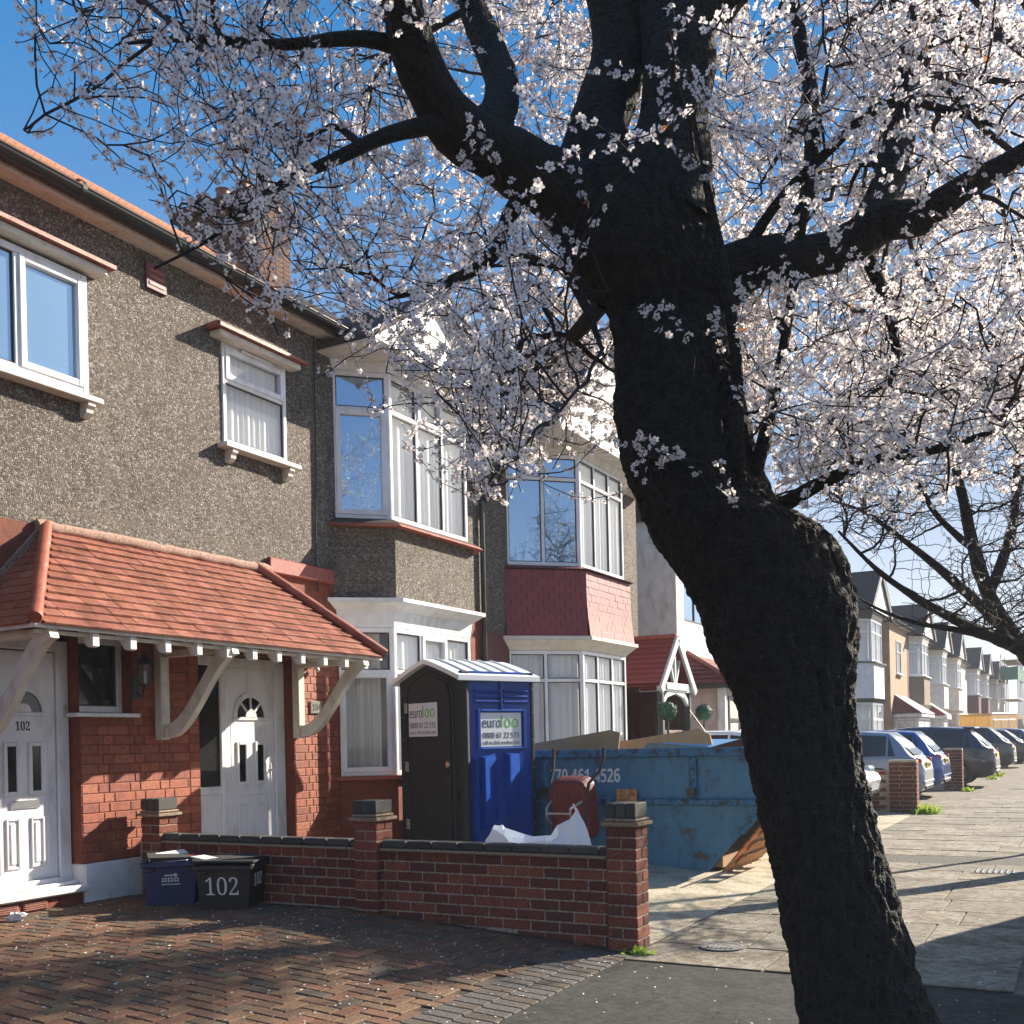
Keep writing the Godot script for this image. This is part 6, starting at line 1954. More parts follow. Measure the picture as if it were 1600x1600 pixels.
func make_van(called: String, label: String, pos: Vector3, turn: float, pm: Material, L: float, W: float, H: float, cargo_mat: Material) -> void:
	var t := thing(called, label, "van", pos, turn)
	var hw := W / 2
	# side outline, nose along +x
	var o := pv2([-L / 2, .35, L / 2 - .05, .35, L / 2, .5, L / 2 - .02, .95, L / 2 - .55, 1.15, L / 2 - 1.15, H * .88, L / 2 - 1.5, H * .98, L / 2 - 1.9, H, -L / 2 + .15, H, -L / 2, H - .15])
	var m := mb()
	m.extrude(o, Transform3D(Basis.IDENTITY, Vector3(0, 0, hw)), W)
	var bd := part(t, "body", m, pm)
	# rounded roof edge rails and panel grooves
	for sg in [-1.0, 1.0]:
		part(bd, "roof_rail", mb().rod(Vector3(-L / 2 + .1, H - .02, sg * (hw - .02)), Vector3(L / 2 - 1.9, H - .02, sg * (hw - .02)), .05, 8), pm)
		for k in 3:
			part(bd, "panel_swage", mb().box(Vector3(-L / 2 + .25 + k * 1.0, 1.15, sg * hw - .012), Vector3(-L / 2 + 1.12 + k * 1.0, H - .35, sg * hw + .012), .01), cargo_mat)
		part(bd, "cab_window", mb().extrude(pv2([L / 2 - 1.75, 1.2, L / 2 - .75, 1.2, L / 2 - 1.2, H * .85, L / 2 - 1.75, H * .85]), Transform3D(Basis.IDENTITY, Vector3(0, 0, sg * hw + (.008 if sg > 0 else .004))), .012), M.car_glass)
		part(bd, "tail_lamp", mb().box(Vector3(-L / 2 - .02, .8, sg * (hw - .09) - .06), Vector3(-L / 2 + .04, 1.3, sg * (hw - .09) + .06), .01), M.lamp_red)
		part(bd, "rear_door", mb().box(Vector3(-L / 2 - .015, .5, minf(.012 * sg, sg * (hw - .18))), Vector3(-L / 2 + .03, H - .16, maxf(.012 * sg, sg * (hw - .18))), .012), pm)
		for x in [-L / 2 + .95, L / 2 - .95]:
			var Wt := Transform3D(Basis(Vector3.RIGHT, PI / 2 * sg), Vector3(x, .34, sg * (hw - .12)))
			part(bd, "wheel_arch", mb().lathe(pv2([.001, .08, .42, .08, .42, .125, .001, .125]), Wt, 20), M.black_plastic)
			var ty := part(t, "wheel", mb().lathe(pv2([.2, -.1, .33, -.1, .34, -.08, .34, .12, .32, .135, .22, .135]), Wt, 20), M.tyre)
			part(ty, "rim", mb().lathe(pv2([.22, .13, .001, .11]), Wt, 16), M.alloy)
	part(bd, "rear_bumper", mb().box(Vector3(-L / 2 - .12, .35, -hw + .05), Vector3(-L / 2 + .05, .52, hw - .05), .03), M.black_plastic)
	part(bd, "windscreen", mb().bar(Vector3(L / 2 - .57, 1.22, 0), Vector3(L / 2 - 1.10, H * .86, 0), W - .2, .04, Vector3(1, 1, 0)), M.car_glass)

func build_vehicles() -> void:
	var py := PI
	var y := gy(-4.8)
	# tail towards the footway: nose points to the houses
	make_car("parked_car", "white car parked nose out behind the blue skip with a roof aerial", Vector3(-5.2, y, -18.35), 0.0, paint("paint_white", lin(.70, .71, .72)), {"l": 4.15, "h": 1.40, "aerial": true})
	make_car("parked_car", "silver grey hatchback with its tail over the low dark wall", Vector3(-4.75, .09, -21.35), PI, paint("paint_grey", lin(.19, .22, .28)), {"l": 4.2, "h": 1.39, "tail": .78, "plate": "LV56 KVA"})
	make_car("parked_car", "bright blue hatchback with a red tail lamp and yellow number plate", Vector3(-4.65, .09, -24.3), PI, paint("paint_blue", lin(.02, .07, .26)), {"l": 4.0, "h": 1.40, "tail": .85, "plate": "KX08 LKV"})
	make_car("parked_car", "dark navy estate car reversed up behind the dark gate pillar", Vector3(-4.3, .09, -29.3), PI, paint("paint_navy", lin(.018, .024, .045)), {"l": 4.6, "w": 1.84, "h": 1.47, "tail": .70, "spoiler": true})
	make_car("parked_car", "pale silver saloon standing beyond the navy estate car", Vector3(-5.0, .09, -34.2), PI, paint("paint_silver", lin(.40, .42, .44)), {"l": 4.3, "h": 1.38, "tail": .5})
	make_car("parked_car", "dark green people carrier beyond the orange brick wall", Vector3(-4.4, .09, -38.4), PI, paint("paint_green", lin(.02, .035, .035)), {"l": 4.6, "w": 1.8, "h": 1.50, "tail": .6})
	make_car("parked_car", "black car far along the forecourts near the yellow van", Vector3(-4.2, .09, -44.5), PI, paint("paint_black", lin(.012, .012, .014)), {"l": 4.4, "h": 1.40, "tail": .6})
	make_car("parked_car", "mid blue hatchback far down the street past the black car", Vector3(-3.8, .09, -50.5), PI, paint("paint_midblue", lin(.05, .12, .22)), {"l": 4.0, "h": 1.42, "tail": .7})
	make_van("delivery_van", "yellow high-roof van parked askew before the far bay houses", Vector3(-4.75, .1, -68.2), deg_to_rad(70), paint("paint_yellow", lin(.62, .30, .015)), 5.2, 1.85, 2.30, paint("paint_yellow_panel", lin(.60, .29, .015)))
	# tall van at the kerb, outside the picture: its shadow lies across the footway
	make_van("delivery_van", "tall white van parked at the kerb beside the footway", Vector3(2.05, -.12, -9.9), deg_to_rad(90), paint("paint_van_white", lin(.68, .68, .68)), 5.5, 1.95, 2.75, paint("paint_van_panel", lin(.66, .66, .66)))

func build_street_bits() -> void:
	var l := thing("street_lamp", "slim grey lamp post standing at the kerb", "lamp post", Vector3(.38, 0, -15.2))
	part(l, "base", mb().lathe(pv2([.09, 0, .09, 1.1, .055, 1.2]), Transform3D.IDENTITY, 14), M.galvanised)
	part(l, "column", mb().tube(PackedVector3Array([Vector3(0, 1.2, 0), Vector3(0, 5.2, 0), Vector3(.1, 5.6, 0), Vector3(.7, 5.8, 0)]), PackedFloat32Array([.052, .045, .04, .035]), 12), M.galvanised)
	part(l, "lamp_head", mb().box(Vector3(.6, 5.74, -.1), Vector3(1.1, 5.86, .1), .04), M.galvanised)
	far_wall(-19.55, -6.2, .75, .94, .46, "dark brick garden wall with a square pillar beside the silver grey car")
	far_wall(-27.1, -6.0, .8, 1.02, .40, "dark brick gate pillar between the blue and the navy car")
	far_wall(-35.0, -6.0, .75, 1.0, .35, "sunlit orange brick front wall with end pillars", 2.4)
	far_wall(-43.0, -6.0, .75, 1.0, .35, "low brick wall and pillar before the black car", 0.0)
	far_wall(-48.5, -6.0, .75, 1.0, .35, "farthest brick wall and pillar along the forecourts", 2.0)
	# tufts at the wall feet
	var tufts := [[Vector3(-2.47, .0, -19.45), .26, 150, "bright green weed tuft at the foot of the dark wall pillar"], [Vector3(-2.60, .0, -6.45), .08, 60, "small dark weed at the foot of the brick pillar"], [Vector3(-2.5, .0, -26.95), .14, 70, "weed tuft at the foot of the dark gate pillar"], [Vector3(-2.5, .0, -35.9), .2, 90, "weeds along the foot of the orange brick wall"], [Vector3(-2.45, 0, -33.7), .16, 70, "weed patch on the footway edge before the orange wall"]]
	rng.seed = 9
	for a in tufts:
		var t := thing("weed_tuft", a[3], "weed", a[0], 0.0, "weeds at the foot of the walls")
		var m := mb()
		for k in a[2]:
			var d: Vector3 = Vector3(rng.randfn(), 0, rng.randfn()) * a[1] * .45
			var lean := Vector3(rng.randfn() * .5, 1.0, rng.randfn() * .5).normalized()
			var L: float = a[1] * rng.randf_range(.35, 1.0)
			var u := lean.cross(Vector3(rng.randfn(), rng.randfn(), rng.randfn())).normalized() * .012
			var p := d + lean * L * .5
			m.t(d - u, d + u, p + u * 1.2); m.t(d - u, p + u * 1.2, p - u * 1.2)
			m.t(p - u * 1.2, p + u * 1.2, d + lean * L + Vector3(lean.x, -.2, lean.z) * L * .25)
		part(t, "leaves", m, M.weed_leaf)

# ---------------------------------------------------------------- trees
var bark_noise: FastNoiseLite
var lump_noise: FastNoiseLite

func rough_tube(m: MB, pts: PackedVector3Array, rad: PackedFloat32Array, sides: int, amp := 1.0) -> void:
	# a limb with lumps and bark ridges along it
	var cv := Curve3D.new()
	for i in pts.size():
		var tg := (pts[mini(i + 1, pts.size() - 1)] - pts[maxi(i - 1, 0)]) / 6.0
		cv.add_point(pts[i], -tg, tg)
	cv.bake_interval = .025
	var total := cv.get_baked_length()
	var n := int(total / .03) + 2
	var acc := PackedFloat32Array([0.0])
	for i in range(1, pts.size()):
		acc.append(cv.get_closest_offset(pts[i]))
	var rings := []; var cen := PackedVector3Array()
	var side := Vector3.ZERO
	for i in n:
		var s := total * i / (n - 1)
		var c := cv.sample_baked(s)
		var d := (cv.sample_baked(minf(s + .03, total)) - cv.sample_baked(maxf(s - .03, 0))).normalized()
		var k := 0
		while k < pts.size() - 2 and acc[k + 1] < s: k += 1
		var r := lerpf(rad[k], rad[k + 1], clampf((s - acc[k]) / maxf(acc[k + 1] - acc[k], .001), 0, 1))
		if side == Vector3.ZERO: side = d.cross(Vector3(.3, .2, .9)).normalized()
		side = (side - d * side.dot(d)).normalized()
		var up := d.cross(side)
		var row := PackedVector3Array()
		for j in sides:
			var a := TAU * j / sides
			var e := side * cos(a) + up * sin(a)
			var p := c + e * r
			var b := bark_noise.get_noise_3d(p.x + e.x * .3, p.y * .35, p.z + e.z * .3)
			row.append(p + e * r * (.16 * lump_noise.get_noise_3dv(p) + .10 * amp * b))
		rings.append(row); cen.append(c)
	emit_rings(m, rings, cen)

func emit_rings(m: MB, rings: Array, cen: PackedVector3Array) -> void:
	var n := rings.size()
	var sides: int = rings[0].size()
	var nor := []
	for i in n:
		var row := PackedVector3Array()
		for j in sides:
			var a: Vector3 = rings[mini(i + 1, n - 1)][j] - rings[maxi(i - 1, 0)][j]
			var b: Vector3 = rings[i][(j + 1) % sides] - rings[i][(j + sides - 1) % sides]
			var v := b.cross(a).normalized()
			if v.dot(rings[i][j] - cen[i]) < 0: v = -v
			row.append(v)
		nor.append(row)
	for i in n - 1:
		for j in sides:
			var l := (j + 1) % sides
			m.qn(rings[i][j], rings[i][l], rings[i + 1][l], rings[i + 1][j], nor[i][j], nor[i][l], nor[i + 1][l], nor[i + 1][j])
	for j in sides:
		m.t(cen[n - 1], rings[n - 1][j], rings[n - 1][(j + 1) % sides])

func limb(m: MB, nodes: Array, spec: Array, sides := 14) -> void:
	# spec: [px, py, depth, radius in photo pixels] joints
	var pts := PackedVector3Array(); var rad := PackedFloat32Array()
	for s in spec:
		pts.append(at(s[0], s[1], s[2])); rad.append(s[3] * s[2] / FOCAL)
	rough_tube(m, pts, rad, sides)
	for i in pts.size() - 1:
		var L := (pts[i + 1] - pts[i]).length()
		var n := maxi(1, int(L / .08))
		for k in n:
			nodes.append([pts[i].lerp(pts[i + 1], float(k) / n), lerpf(rad[i], rad[i + 1], float(k) / n)])

func grow(m: MB, from: Array, to: Vector3, r0: float, r1: float, sides: int, sag: float, out_nodes: Array) -> PackedVector3Array:
	# a curved shoot from the nearest fitting node to a target
	var best := -1.0
	var base: Array = from[0]
	for k in from.size():
		var d: float = (from[k][0] as Vector3).distance_squared_to(to)
		d += maxf(0.0, (from[k][0] as Vector3).y - to.y) * .15
		if best < 0.0 or d < best:
			best = d; base = from[k]
	var a: Vector3 = base[0]
	var L := a.distance_to(to)
	var bend := Vector3(rng.randfn(), rng.randfn(), rng.randfn()) * L * .13 + Vector3.UP * L * sag
	var bend2 := Vector3(rng.randfn(), rng.randfn(), rng.randfn()) * L * .05
	var n := clampi(int(L / .05), 5, 22)
	var pts := PackedVector3Array(); var rad := PackedFloat32Array()
	r0 = minf(r0, base[1] * .8)
	r1 = minf(r1, r0)
	for i in n + 1:
		var t := float(i) / n
		var p := a.lerp(to, t) + bend * sin(PI * t) + bend2 * sin(TAU * t) + Vector3(rng.randfn(), rng.randfn(), rng.randfn()) * .006
		if i == 0: p = a
		pts.append(p); rad.append(lerpf(r0, r1, t))
		if i > 0: out_nodes.append([p, lerpf(r0, r1, t)])
	m.tube(pts, rad, sides, false)
	return pts

func flower_mesh() -> ArrayMesh:
	# five cupped petals, a dark pink eye
	var st := SurfaceTool.new()
	st.begin(Mesh.PRIMITIVE_TRIANGLES)
	var white := Color(1, 1, 1); var eye := Color(.40, .16, .20); var pink := Color(.96, .88, .89)
	for k in 5:
		var a := TAU * k / 5
		var e := Vector3(cos(a), 0, sin(a)); var s := Vector3(-sin(a), 0, cos(a))
		var b := e * .0015
		var l := e * .0075 + s * .0052 + Vector3.UP * .0022
		var r := e * .0075 - s * .0052 + Vector3.UP * .0022
		var t1 := e * .0128 + s * .003 + Vector3.UP * .0048
		var t2 := e * .0128 - s * .003 + Vector3.UP * .0048
		for tri in [[b, pink, r, white, l, white], [l, white, r, white, t2, white], [l, white, t2, white, t1, white]]:
			for q in 3:
				st.set_color(tri[q * 2 + 1])
				st.add_vertex(tri[q * 2])
	for k in 5:
		var a := TAU * (k + .5) / 5
		var e := Vector3(cos(a), 0, sin(a)); var s := Vector3(-sin(a), 0, cos(a))
		for v in [-s * .0008, s * .0008, e * .0045 + Vector3.UP * .005]:
			st.set_color(eye); st.add_vertex(v + Vector3.UP * .0006)
	# calyx
	for k in 4:
		var a := TAU * k / 4; var b := TAU * (k + 1) / 4
		for v in [Vector3(cos(a) * .003, 0, sin(a) * .003), Vector3(cos(b) * .003, 0, sin(b) * .003), Vector3(0, -.007, 0)]:
			st.set_color(eye); st.add_vertex(v)
	st.generate_normals()
	return st.commit()

func scatter_flowers(root: Node3D, spots: Array, size: float) -> void:
	var mm := MultiMesh.new()
	mm.transform_format = MultiMesh.TRANSFORM_3D
	mm.mesh = flower_mesh()
	mm.instance_count = spots.size()
	for k in spots.size():
		var up: Vector3 = spots[k][1]
		var x := up.cross(Vector3(rng.randfn(), rng.randfn(), rng.randfn())).normalized()
		var s := size * rng.randf_range(.78, 1.15)
		mm.set_instance_transform(k, Transform3D(Basis(x, up, x.cross(up)).scaled(Vector3(s, s, s)), spots[k][0]))
	var o := MultiMeshInstance3D.new()
	o.name = "blossom"
	o.multimesh = mm
	o.material_override = M.petal
	o.set_meta("kind", "stuff")
	root.add_child(o, true)

func dress(pts: PackedVector3Array, spots: Array, gap: float, start: float, most: int) -> void:
	# bunches of flowers along a twig, on short stalks
	var total := 0.0
	for i in pts.size() - 1: total += pts[i].distance_to(pts[i + 1])
	var s := total * start
	var i := 0
	var run := 0.0
	while i < pts.size() - 1:
		var L := pts[i].distance_to(pts[i + 1])
		while s <= run + L:
			var p := pts[i].lerp(pts[i + 1], (s - run) / maxf(L, 1e-5))
			for k in rng.randi_range(1, most):
				var e := Vector3(rng.randfn(), rng.randfn(), rng.randfn()).normalized()
				spots.append([p + e * rng.randf_range(.010, .026), (e + Vector3(rng.randfn(), rng.randfn(), rng.randfn()) * .45).normalized()])
			s += gap * rng.randf_range(.55, 1.5)
		run += L
		i += 1

# how much blossom the crown carries in a direction from the road edge: bounds of the boughs as the tree grew
func crown_share(px: float, py: float) -> float:
	if px < -250 or px > 1900 or py > 800: return 0.0
	var low := 0.0
	var edge := [[-250, 60], [0, 215], [120, 250], [230, 330], [330, 440], [450, 545], [520, 660], [640, 735], [740, 800], [850, 770], [960, 690], [1000, 760], [1200, 800], [1400, 785], [1550, 760], [1900, 720]]
	for i in edge.size() - 1:
		if px >= edge[i][0] and px <= edge[i + 1][0]:
			low = lerpf(edge[i][1], edge[i + 1][1], (px - edge[i][0]) / float(edge[i + 1][0] - edge[i][0]))
	if py > low: return 0.0
	var d := 1.0
	if px > 1000 and px < 1110 and py > 320: d = .3
	if px < 330: d = lerpf(.08, .42, clampf((px + 40) / 370.0, 0, 1))
	if px >= 330 and px < 960: d = lerpf(.45, .75, (px - 330) / 630.0)
	if px < 960 and py > low - 130: d *= .8
	if px > 1150 and py > 420: d = 1.0
	elif px > 1150: d = .8
	return d

func build_blossom_tree() -> void:
	var base := at(1372, 1770, 3.9)
	base.y = 0.0
	var t := thing("blossom_tree", "leaning old blossom tree with dark rough trunk and white flowers on the footway", "tree", base)
	var m := mb()
	var nodes := []
	# trunk outline: photo row, left edge, right edge
	var rows := [[1800, 1258, 1560], [1700, 1268, 1500], [1600, 1253, 1462], [1500, 1235, 1425], [1400, 1214, 1399], [1300, 1195, 1371], [1200, 1174, 1345], [1150, 1164, 1336], [1100, 1150, 1331], [1050, 1130, 1334], [1000, 1105, 1337], [950, 1088, 1337], [900, 1060, 1330], [870, 1040, 1318], [845, 1020, 1300], [825, 1008, 1268], [805, 998, 1230], [780, 990, 1205], [740, 975, 1190], [700, 965, 1178], [650, 957, 1166], [600, 962, 1160], [560, 960, 1150], [520, 954, 1140], [480, 946, 1128], [440, 905, 1126], [400, 880, 1120], [350, 865, 1112], [300, 872, 1100], [262, 905, 1085], [235, 940, 1060]]
	var right := cam_basis.x
	right.y = 0; right = right.normalized()
	var fwd := (-cam_basis.z).normalized()
	var rings := []; var cen := PackedVector3Array()
	var sides := 168
	var y := 1800.0
	var i := 0
	while y > 236.0:
		while i < rows.size() - 2 and rows[i + 1][0] > y: i += 1
		var f: float = (y - rows[i][0]) / float(rows[i + 1][0] - rows[i][0])
		f = clampf(f, 0, 1)
		var l := lerpf(rows[i][1], rows[i + 1][1], f); var r := lerpf(rows[i][2], rows[i + 1][2], f)
		var d := 3.9 + .12 * clampf((900 - y) / 900.0, 0, 1)
		var c := at((l + r) / 2, y, d)
		var hw := (r - l) / 2 * d / FOCAL * .965
		var dw := minf(hw * .92, .26)
		var row := PackedVector3Array()
		for j in sides:
			var a := TAU * j / sides
			var e := right * cos(a) + fwd * sin(a)
			var p := c + right * cos(a) * hw + fwd * sin(a) * dw
			var lump := lump_noise.get_noise_3dv(p * .9)
			var ridge := 1.0 - absf(bark_noise.get_noise_3d(p.x * 1.6, p.y * .42, p.z * 1.6)) * 2.2
			var crack := bark_noise.get_noise_3d(p.x * 3.6 + 9.0, p.y * 1.3, p.z * 3.6)
			row.append(p + e * (lump * .020 + ridge * .015 - .008 + crack * .012))
		rings.append(row); cen.append(c)
		if int(y) % 30 == 0: nodes.append([c, hw * .7])
		y -= 4.0
	emit_rings(m, rings, cen)
	var trunk := wpart(t, "trunk", m, M.bark)
	var lm := mb()
	var limbs := [
		[[960, 400, 3.95, 70], [905, 325, 3.92, 56], [850, 278, 3.85, 50], [780, 243, 3.72, 46], [715, 200, 3.58, 42], [672, 140, 3.46, 38], [642, 60, 3.34, 35], [622, -40, 3.2, 32], [600, -200, 3.0, 27], [545, -430, 2.85, 18], [470, -700, 2.7, 9]],
		[[975, 350, 4.02, 92], [945, 275, 4.06, 60], [938, 205, 4.1, 45], [962, 125, 4.15, 43], [966, 45, 4.18, 44], [942, -80, 4.2, 40], [880, -280, 4.2, 42], [840, -520, 4.3, 26], [800, -760, 4.4, 12]],
		[[1020, 350, 3.98, 96], [1042, 265, 3.98, 70], [1056, 185, 3.97, 57], [1064, 105, 3.96, 52], [1082, 40, 3.95, 44], [1138, -18, 3.92, 34], [1215, -110, 3.85, 31], [1320, -290, 3.75, 24], [1450, -560, 3.6, 12]],
		[[1058, 290, 4.0, 40], [1045, 60, 4.06, 44], [1018, -60, 4.15, 38], [985, -240, 4.25, 26], [960, -460, 4.35, 12]],
		[[1070, 465, 3.95, 58], [1130, 436, 3.88, 44], [1185, 408, 3.82, 38], [1250, 402, 3.76, 34], [1318, 384, 3.72, 32], [1385, 345, 3.66, 29], [1440, 338, 3.6, 25], [1508, 292, 3.55, 21], [1580, 252, 3.5, 17], [1710, 180, 3.4, 12], [1850, 120, 3.3, 7]],
		[[1350, 372, 3.72, 30], [1388, 290, 3.85, 26], [1408, 190, 4.0, 24], [1430, 90, 4.1, 23], [1448, -20, 4.2, 21], [1480, -220, 4.3, 15], [1540, -480, 4.4, 8]],
		[[760, 232, 3.7, 30], [785, 140, 3.9, 26], [768, 80, 4.05, 25], [738, 10, 4.15, 24], [712, -70, 4.25, 22], [670, -250, 4.4, 15], [640, -480, 4.5, 8]],
		[[880, 320, 3.95, 36], [905, 245, 4.1, 34], [935, 165, 4.2, 33], [955, 70, 4.25, 30], [930, -60, 4.3, 24], [860, -220, 4.5, 14]],
		[[1190, 800, 3.85, 22], [1228, 786, 3.8, 14], [1288, 752, 3.75, 11], [1380, 716, 3.7, 9], [1480, 698, 3.62, 8], [1600, 655, 3.5, 6]],
		[[1160, 790, 3.75, 12], [1152, 690, 3.72, 11], [1150, 560, 3.7, 10], [1132, 430, 3.68, 9], [1112, 330, 3.66, 7], [1085, 180, 3.62, 5]],
		[[1180, 740, 3.8, 11], [1205, 640, 3.78, 10], [1235, 480, 3.74, 8], [1262, 300, 3.7, 7], [1300, 60, 3.65, 5]],
		[[1140, 440, 3.85, 12], [1205, 330, 3.75, 9], [1290, 240, 3.65, 8], [1380, 165, 3.55, 8], [1480, 172, 3.45, 6], [1600, 215, 3.35, 5]],
		[[1215, 410, 3.8, 14], [1262, 300, 3.9, 13], [1268, 150, 4.0, 12], [1245, 30, 4.1, 10], [1230, -100, 4.2, 7]],
		[[880, 360, 3.85, 12], [888, 420, 3.75, 9], [920, 490, 3.7, 7], [945, 560, 3.66, 5]],
		[[700, 190, 3.5, 16], [610, 210, 3.4, 13], [520, 250, 3.3, 10], [420, 300, 3.2, 6], [330, 372, 3.1, 3], [240, 420, 3.05, 1.5]],
		[[850, 278, 3.8, 16], [800, 330, 3.9, 13], [770, 400, 4.1, 11], [700, 440, 4.3, 9], [600, 470, 4.5, 7]],
		[[650, 80, 3.4, 14], [560, 60, 3.3, 11], [430, 70, 3.2, 8], [300, 60, 3.1, 6], [180, 70, 3.0, 4]],
		[[1340, 372, 3.72, 12], [1380, 460, 3.8, 9], [1400, 560, 3.9, 7], [1370, 640, 4.0, 5]],
		[[945, 470, 3.95, 16], [900, 520, 4.4, 11], [850, 560, 4.9, 9], [800, 620, 5.3, 7]]]
	for k in limbs.size():
		if k >= 8: limbs[k][-1][3] = 1.6
		lm = mb()
		limb(lm, nodes, limbs[k], 20 if k < 8 else 8)
		wpart(t, "limb", lm, M.bark)
	# boughs, then twigs, then shoots, each reaching for a free place in the crown
	rng.seed = 2024
	var tw := mb()
	var spots := []
	var lvl1 := nodes.duplicate()
	var pick := func(near: float, far: float) -> Vector3:
		for tries in 400:
			var px := rng.randf_range(-240, 1880); var py := rng.randf_range(-420, 800)
			var share := crown_share(px, py)
			if py < 0: share *= .45
			if rng.randf() < share:
				var d := rng.randf_range(near, far)
				if px > 1150: d = rng.randf_range(near + .5, far + .9)
				if px < 500: d = rng.randf_range(near, minf(far, 4.4))
				# the trunk and the big limbs stand clear of most of the blossom
				if px > 840 and px < 1190 and py < 780 and rng.randf() < (.95 if py > 230 else .72): d = rng.randf_range(4.4, far)
				elif px > 560 and px < 900 and py < 340 and rng.randf() < .7: d = rng.randf_range(3.9, far)
				elif px > 1100 and px < 1560 and py > 260 and py < 470 and rng.randf() < .7: d = rng.randf_range(4.0, far)
				return at(px, py, d)
		return at(700, -100, 4.0)
	var b1 := []
	for k in 100:
		grow(tw, nodes, pick.call(2.7, 6.0), .015, .0028, 6, .10, b1)
	for b in b1: lvl1.append(b)
	var b2 := []
	for k in 520:
		var pts := grow(tw, lvl1, pick.call(2.6, 6.3), .0055, .0026, 5, .06, b2)
		dress(pts, spots, .055, .35, 2)
	var lvl2 := b1.duplicate()
	for b in b2: lvl2.append(b)
	var b3 := []
	for k in 3000:
		var to: Vector3 = pick.call(2.55, 6.5)
		# shoots stay short: pull the target towards the wood
		var src: Array = lvl2[rng.randi() % lvl2.size()]
		var bd := 1e9
		for q in 60:
			var c: Array = lvl2[rng.randi() % lvl2.size()]
			var dd := (c[0] as Vector3).distance_squared_to(to)
			if dd < bd: bd = dd; src = c
		var v: Vector3 = to - src[0]
		if v.length() > .55: to = src[0] + v.normalized() * rng.randf_range(.25, .55)
		var s := to_px(to)
		if s.x > 850 and s.x < 1180 and s.y > 0 and s.y < 780 and s.z < 4.3 and rng.randf() < (.9 if s.y > 230 else .55): continue
		if s.x > -100 and s.x < 1700 and s.y > 0 and crown_share(s.x, s.y) <= 0.0: continue
		var pts := grow(tw, [src], to, .0028, .0013, 4, rng.randf_range(-.12, .10), b3)
		dress(pts, spots, .030 if s.x > 620 else .042, .2, 3 if s.x > 620 else 2)
	# a few spurs straight out of the old wood
	for c in [[1020, 490, 3.5, 26], [1110, 450, 3.52, 40], [1150, 505, 3.5, 34], [1040, 235, 3.55, 34], [1070, 700, 3.5, 40], [1130, 735, 3.55, 30], [890, 345, 3.5, 30], [1000, 690, 3.55, 22], [830, 300, 3.5, 40], [720, 170, 3.3, 40]]:
		for k in 2:
			var to := at(c[0] + rng.randfn() * c[3], c[1] + rng.randfn() * c[3] * .6, c[2] + rng.randf_range(-.08, .08))
			var src := [at(c[0] + 60, c[1] + 110, 3.72), .01]
			var pts := grow(tw, [src], to, .004, .0014, 4, .02, b3)
			dress(pts, spots, .03, .55, 3)
	wpart(t, "twigs", tw, M.twig).set_meta("kind", "stuff")
	var holder := Node3D.new()
	holder.name = "crown"
	t.add_child(holder)
	holder.position = -t.position
	scatter_flowers(holder, spots, 1.0)
	print("flowers ", spots.size())
	# a few early bronze leaves among the flowers
	var lf := mb()
	for k in 700:
		var p: Vector3 = b3[rng.randi() % b3.size()][0]
		var u := Vector3(rng.randfn(), rng.randfn(), rng.randfn()).normalized()
		var v := u.cross(Vector3(rng.randfn(), rng.randfn(), rng.randfn())).normalized()
		lf.q(p, p + u * .014 + v * .006, p + u * .030, p + u * .014 - v * .006)
	var lo := part(holder, "young_leaves", lf, M.bronze_leaf)
	lo.set_meta("kind", "stuff")

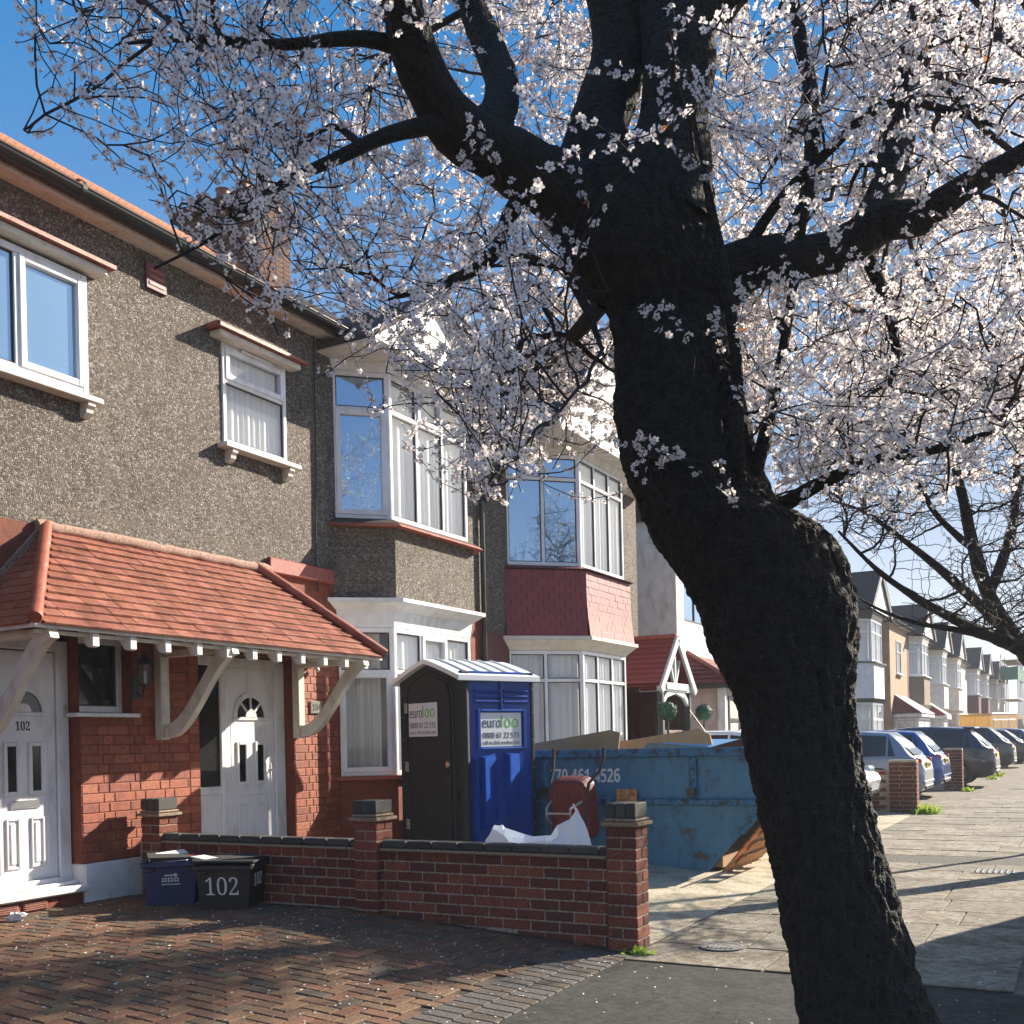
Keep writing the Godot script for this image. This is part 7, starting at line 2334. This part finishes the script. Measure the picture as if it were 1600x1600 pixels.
func build_second_tree() -> void:
	var base := Vector3(.12, 0, -12.55)
	var t := thing("street_tree", "bare-limbed street tree with pinkish blossom farther along the footway", "tree", base)
	var m := mb()
	var nodes := []
	var d := 11.0
	rough_tube(m, PackedVector3Array([base, base + Vector3(-.02, .8, 0), base + Vector3(-.12, 1.5, .05), at(1655, 1075, d), at(1605, 1020, d)]), PackedFloat32Array([.22, .16, .14, .125, .105]), 22)
	wpart(t, "trunk", m, M.bark)
	nodes.append([at(1605, 1020, d), .15])
	var lm := mb()
	for L in [
		[[1625, 1040, 11, 24], [1575, 985, 11, 21], [1545, 930, 10.9, 18], [1522, 860, 10.8, 15], [1500, 760, 10.8, 11], [1470, 640, 10.7, 7], [1450, 520, 10.6, 4]],
		[[1610, 1020, 11, 20], [1545, 992, 10.7, 15], [1480, 962, 10.4, 12], [1425, 930, 10.2, 9], [1370, 890, 10.0, 6], [1310, 830, 9.8, 3]],
		[[1575, 985, 11, 16], [1520, 935, 11.2, 13], [1470, 890, 11.3, 10], [1420, 850, 11.4, 7], [1350, 800, 11.5, 4], [1290, 780, 11.5, 2]],
		[[1560, 1000, 10.8, 11], [1500, 985, 10.5, 8], [1440, 975, 10.3, 6], [1380, 955, 10.2, 4], [1335, 930, 10.1, 2]],
		[[1640, 1055, 11, 24], [1660, 960, 11.3, 20], [1650, 840, 11.6, 16], [1680, 680, 11.8, 11], [1700, 480, 12, 6]],
		[[1545, 930, 10.9, 13], [1580, 830, 11.2, 11], [1590, 720, 11.4, 8], [1600, 580, 11.6, 5]],
		[[1522, 860, 10.8, 9], [1460, 800, 10.6, 7], [1420, 720, 10.5, 5], [1380, 640, 10.4, 3]]]:
		for j in L: j[3] *= .66
		lm = mb()
		limb(lm, nodes, L, 9)
		wpart(t, "limb", lm, M.bark)
	rng.seed = 555
	var tw := mb()
	var spots := []
	var n1 := []
	for k in 130:
		var px := rng.randf_range(1285, 1800); var py := rng.randf_range(520, 985)
		if py > 780 + (px - 1285) * .65 + 40: continue
		grow(tw, nodes, at(px, py, rng.randf_range(9.2, 12.6)), .014, .006, 5, .05, n1)
	var n2 := []
	for k in 1900:
		var src: Array = n1[rng.randi() % n1.size()]
		var to: Vector3 = src[0] + Vector3(rng.randfn(), rng.randfn() * .8 + .35, rng.randfn()).normalized() * rng.randf_range(.25, .8)
		var s := to_px(to)
		if s.y > 1000: continue
		var pts := grow(tw, [src], to, .005, .0022, 3, .04, n2)
		if s.y < 640 + rng.randf() * 260 and rng.randf() < .45: dress(pts, spots, .09, .3, 2)
	wpart(t, "twigs", tw, M.twig).set_meta("kind", "stuff")
	var holder := Node3D.new()
	holder.name = "crown"
	t.add_child(holder)
	holder.position = -t.position
	scatter_flowers(holder, spots, 1.35)

# ---------------------------------------------------------------- scene
func _ready() -> void:
	cam_basis = Basis(Vector3.UP, deg_to_rad(28.6)) * Basis(Vector3.BACK, deg_to_rad(-1.26))
	var cam := Camera3D.new()
	cam.name = "camera"
	cam.transform = Transform3D(cam_basis, EYE)
	cam.near = .1
	cam.far = 600
	cam.projection = Camera3D.PROJECTION_FRUSTUM
	cam.size = .1 * 1600.0 / FOCAL
	cam.frustum_offset = Vector2(0, .1 * (MIDY - 800.0) / FOCAL)
	cam.current = true
	add_child(cam)
	var env := Environment.new()
	env.background_mode = Environment.BG_SKY
	var sky := Sky.new()
	var sm := ProceduralSkyMaterial.new()
	sm.sky_top_color = lin(.003, .088, .235)
	sm.sky_horizon_color = lin(.50, .51, .51)
	sm.sky_curve = .145
	sm.ground_horizon_color = lin(.16, .15, .14)
	sm.ground_bottom_color = lin(.08, .075, .07)
	sm.sun_angle_max = 50.0
	sm.sun_curve = .30
	sky.sky_material = sm
	env.sky = sky
	env.tonemap_mode = Environment.TONE_MAPPER_LINEAR
	env.tonemap_exposure = 2.65
	env.fog_enabled = true          # thin spring haze down the street
	env.fog_density = .0012
	env.fog_light_color = Color(.97, .98, 1)
	env.sdfgi_enabled = true
	env.ssao_enabled = true
	env.ssil_enabled = true
	var we := WorldEnvironment.new()
	we.name = "environment"
	we.environment = env
	add_child(we)
	var sun := DirectionalLight3D.new()
	sun.name = "sun"
	sun.light_color = Color(1.0, .955, .88)
	sun.light_energy = 1.6
	sun.light_angular_distance = .5
	sun.shadow_enabled = true
	add_child(sun)
	sun.look_at_from_position(Vector3.ZERO, -Vector3(.46, .523, -.885), Vector3.UP)
	make_materials()
	bark_noise = noise(FastNoiseLite.TYPE_SIMPLEX_SMOOTH, 9.0, 71, 3, .55)
	lump_noise = noise(FastNoiseLite.TYPE_SIMPLEX_SMOOTH, 2.6, 72, 2)
	build_ground()
	build_house_102()
	build_house_104()
	build_house_106()
	build_white_house()
	build_far_houses()
	build_porch()
	build_garden_wall()
	build_blossom_tree()
	build_second_tree()
	build_toilet()
	build_skip()
	build_barrow()
	build_sack()
	build_boxes()
	build_vehicles()
	build_street_bits()
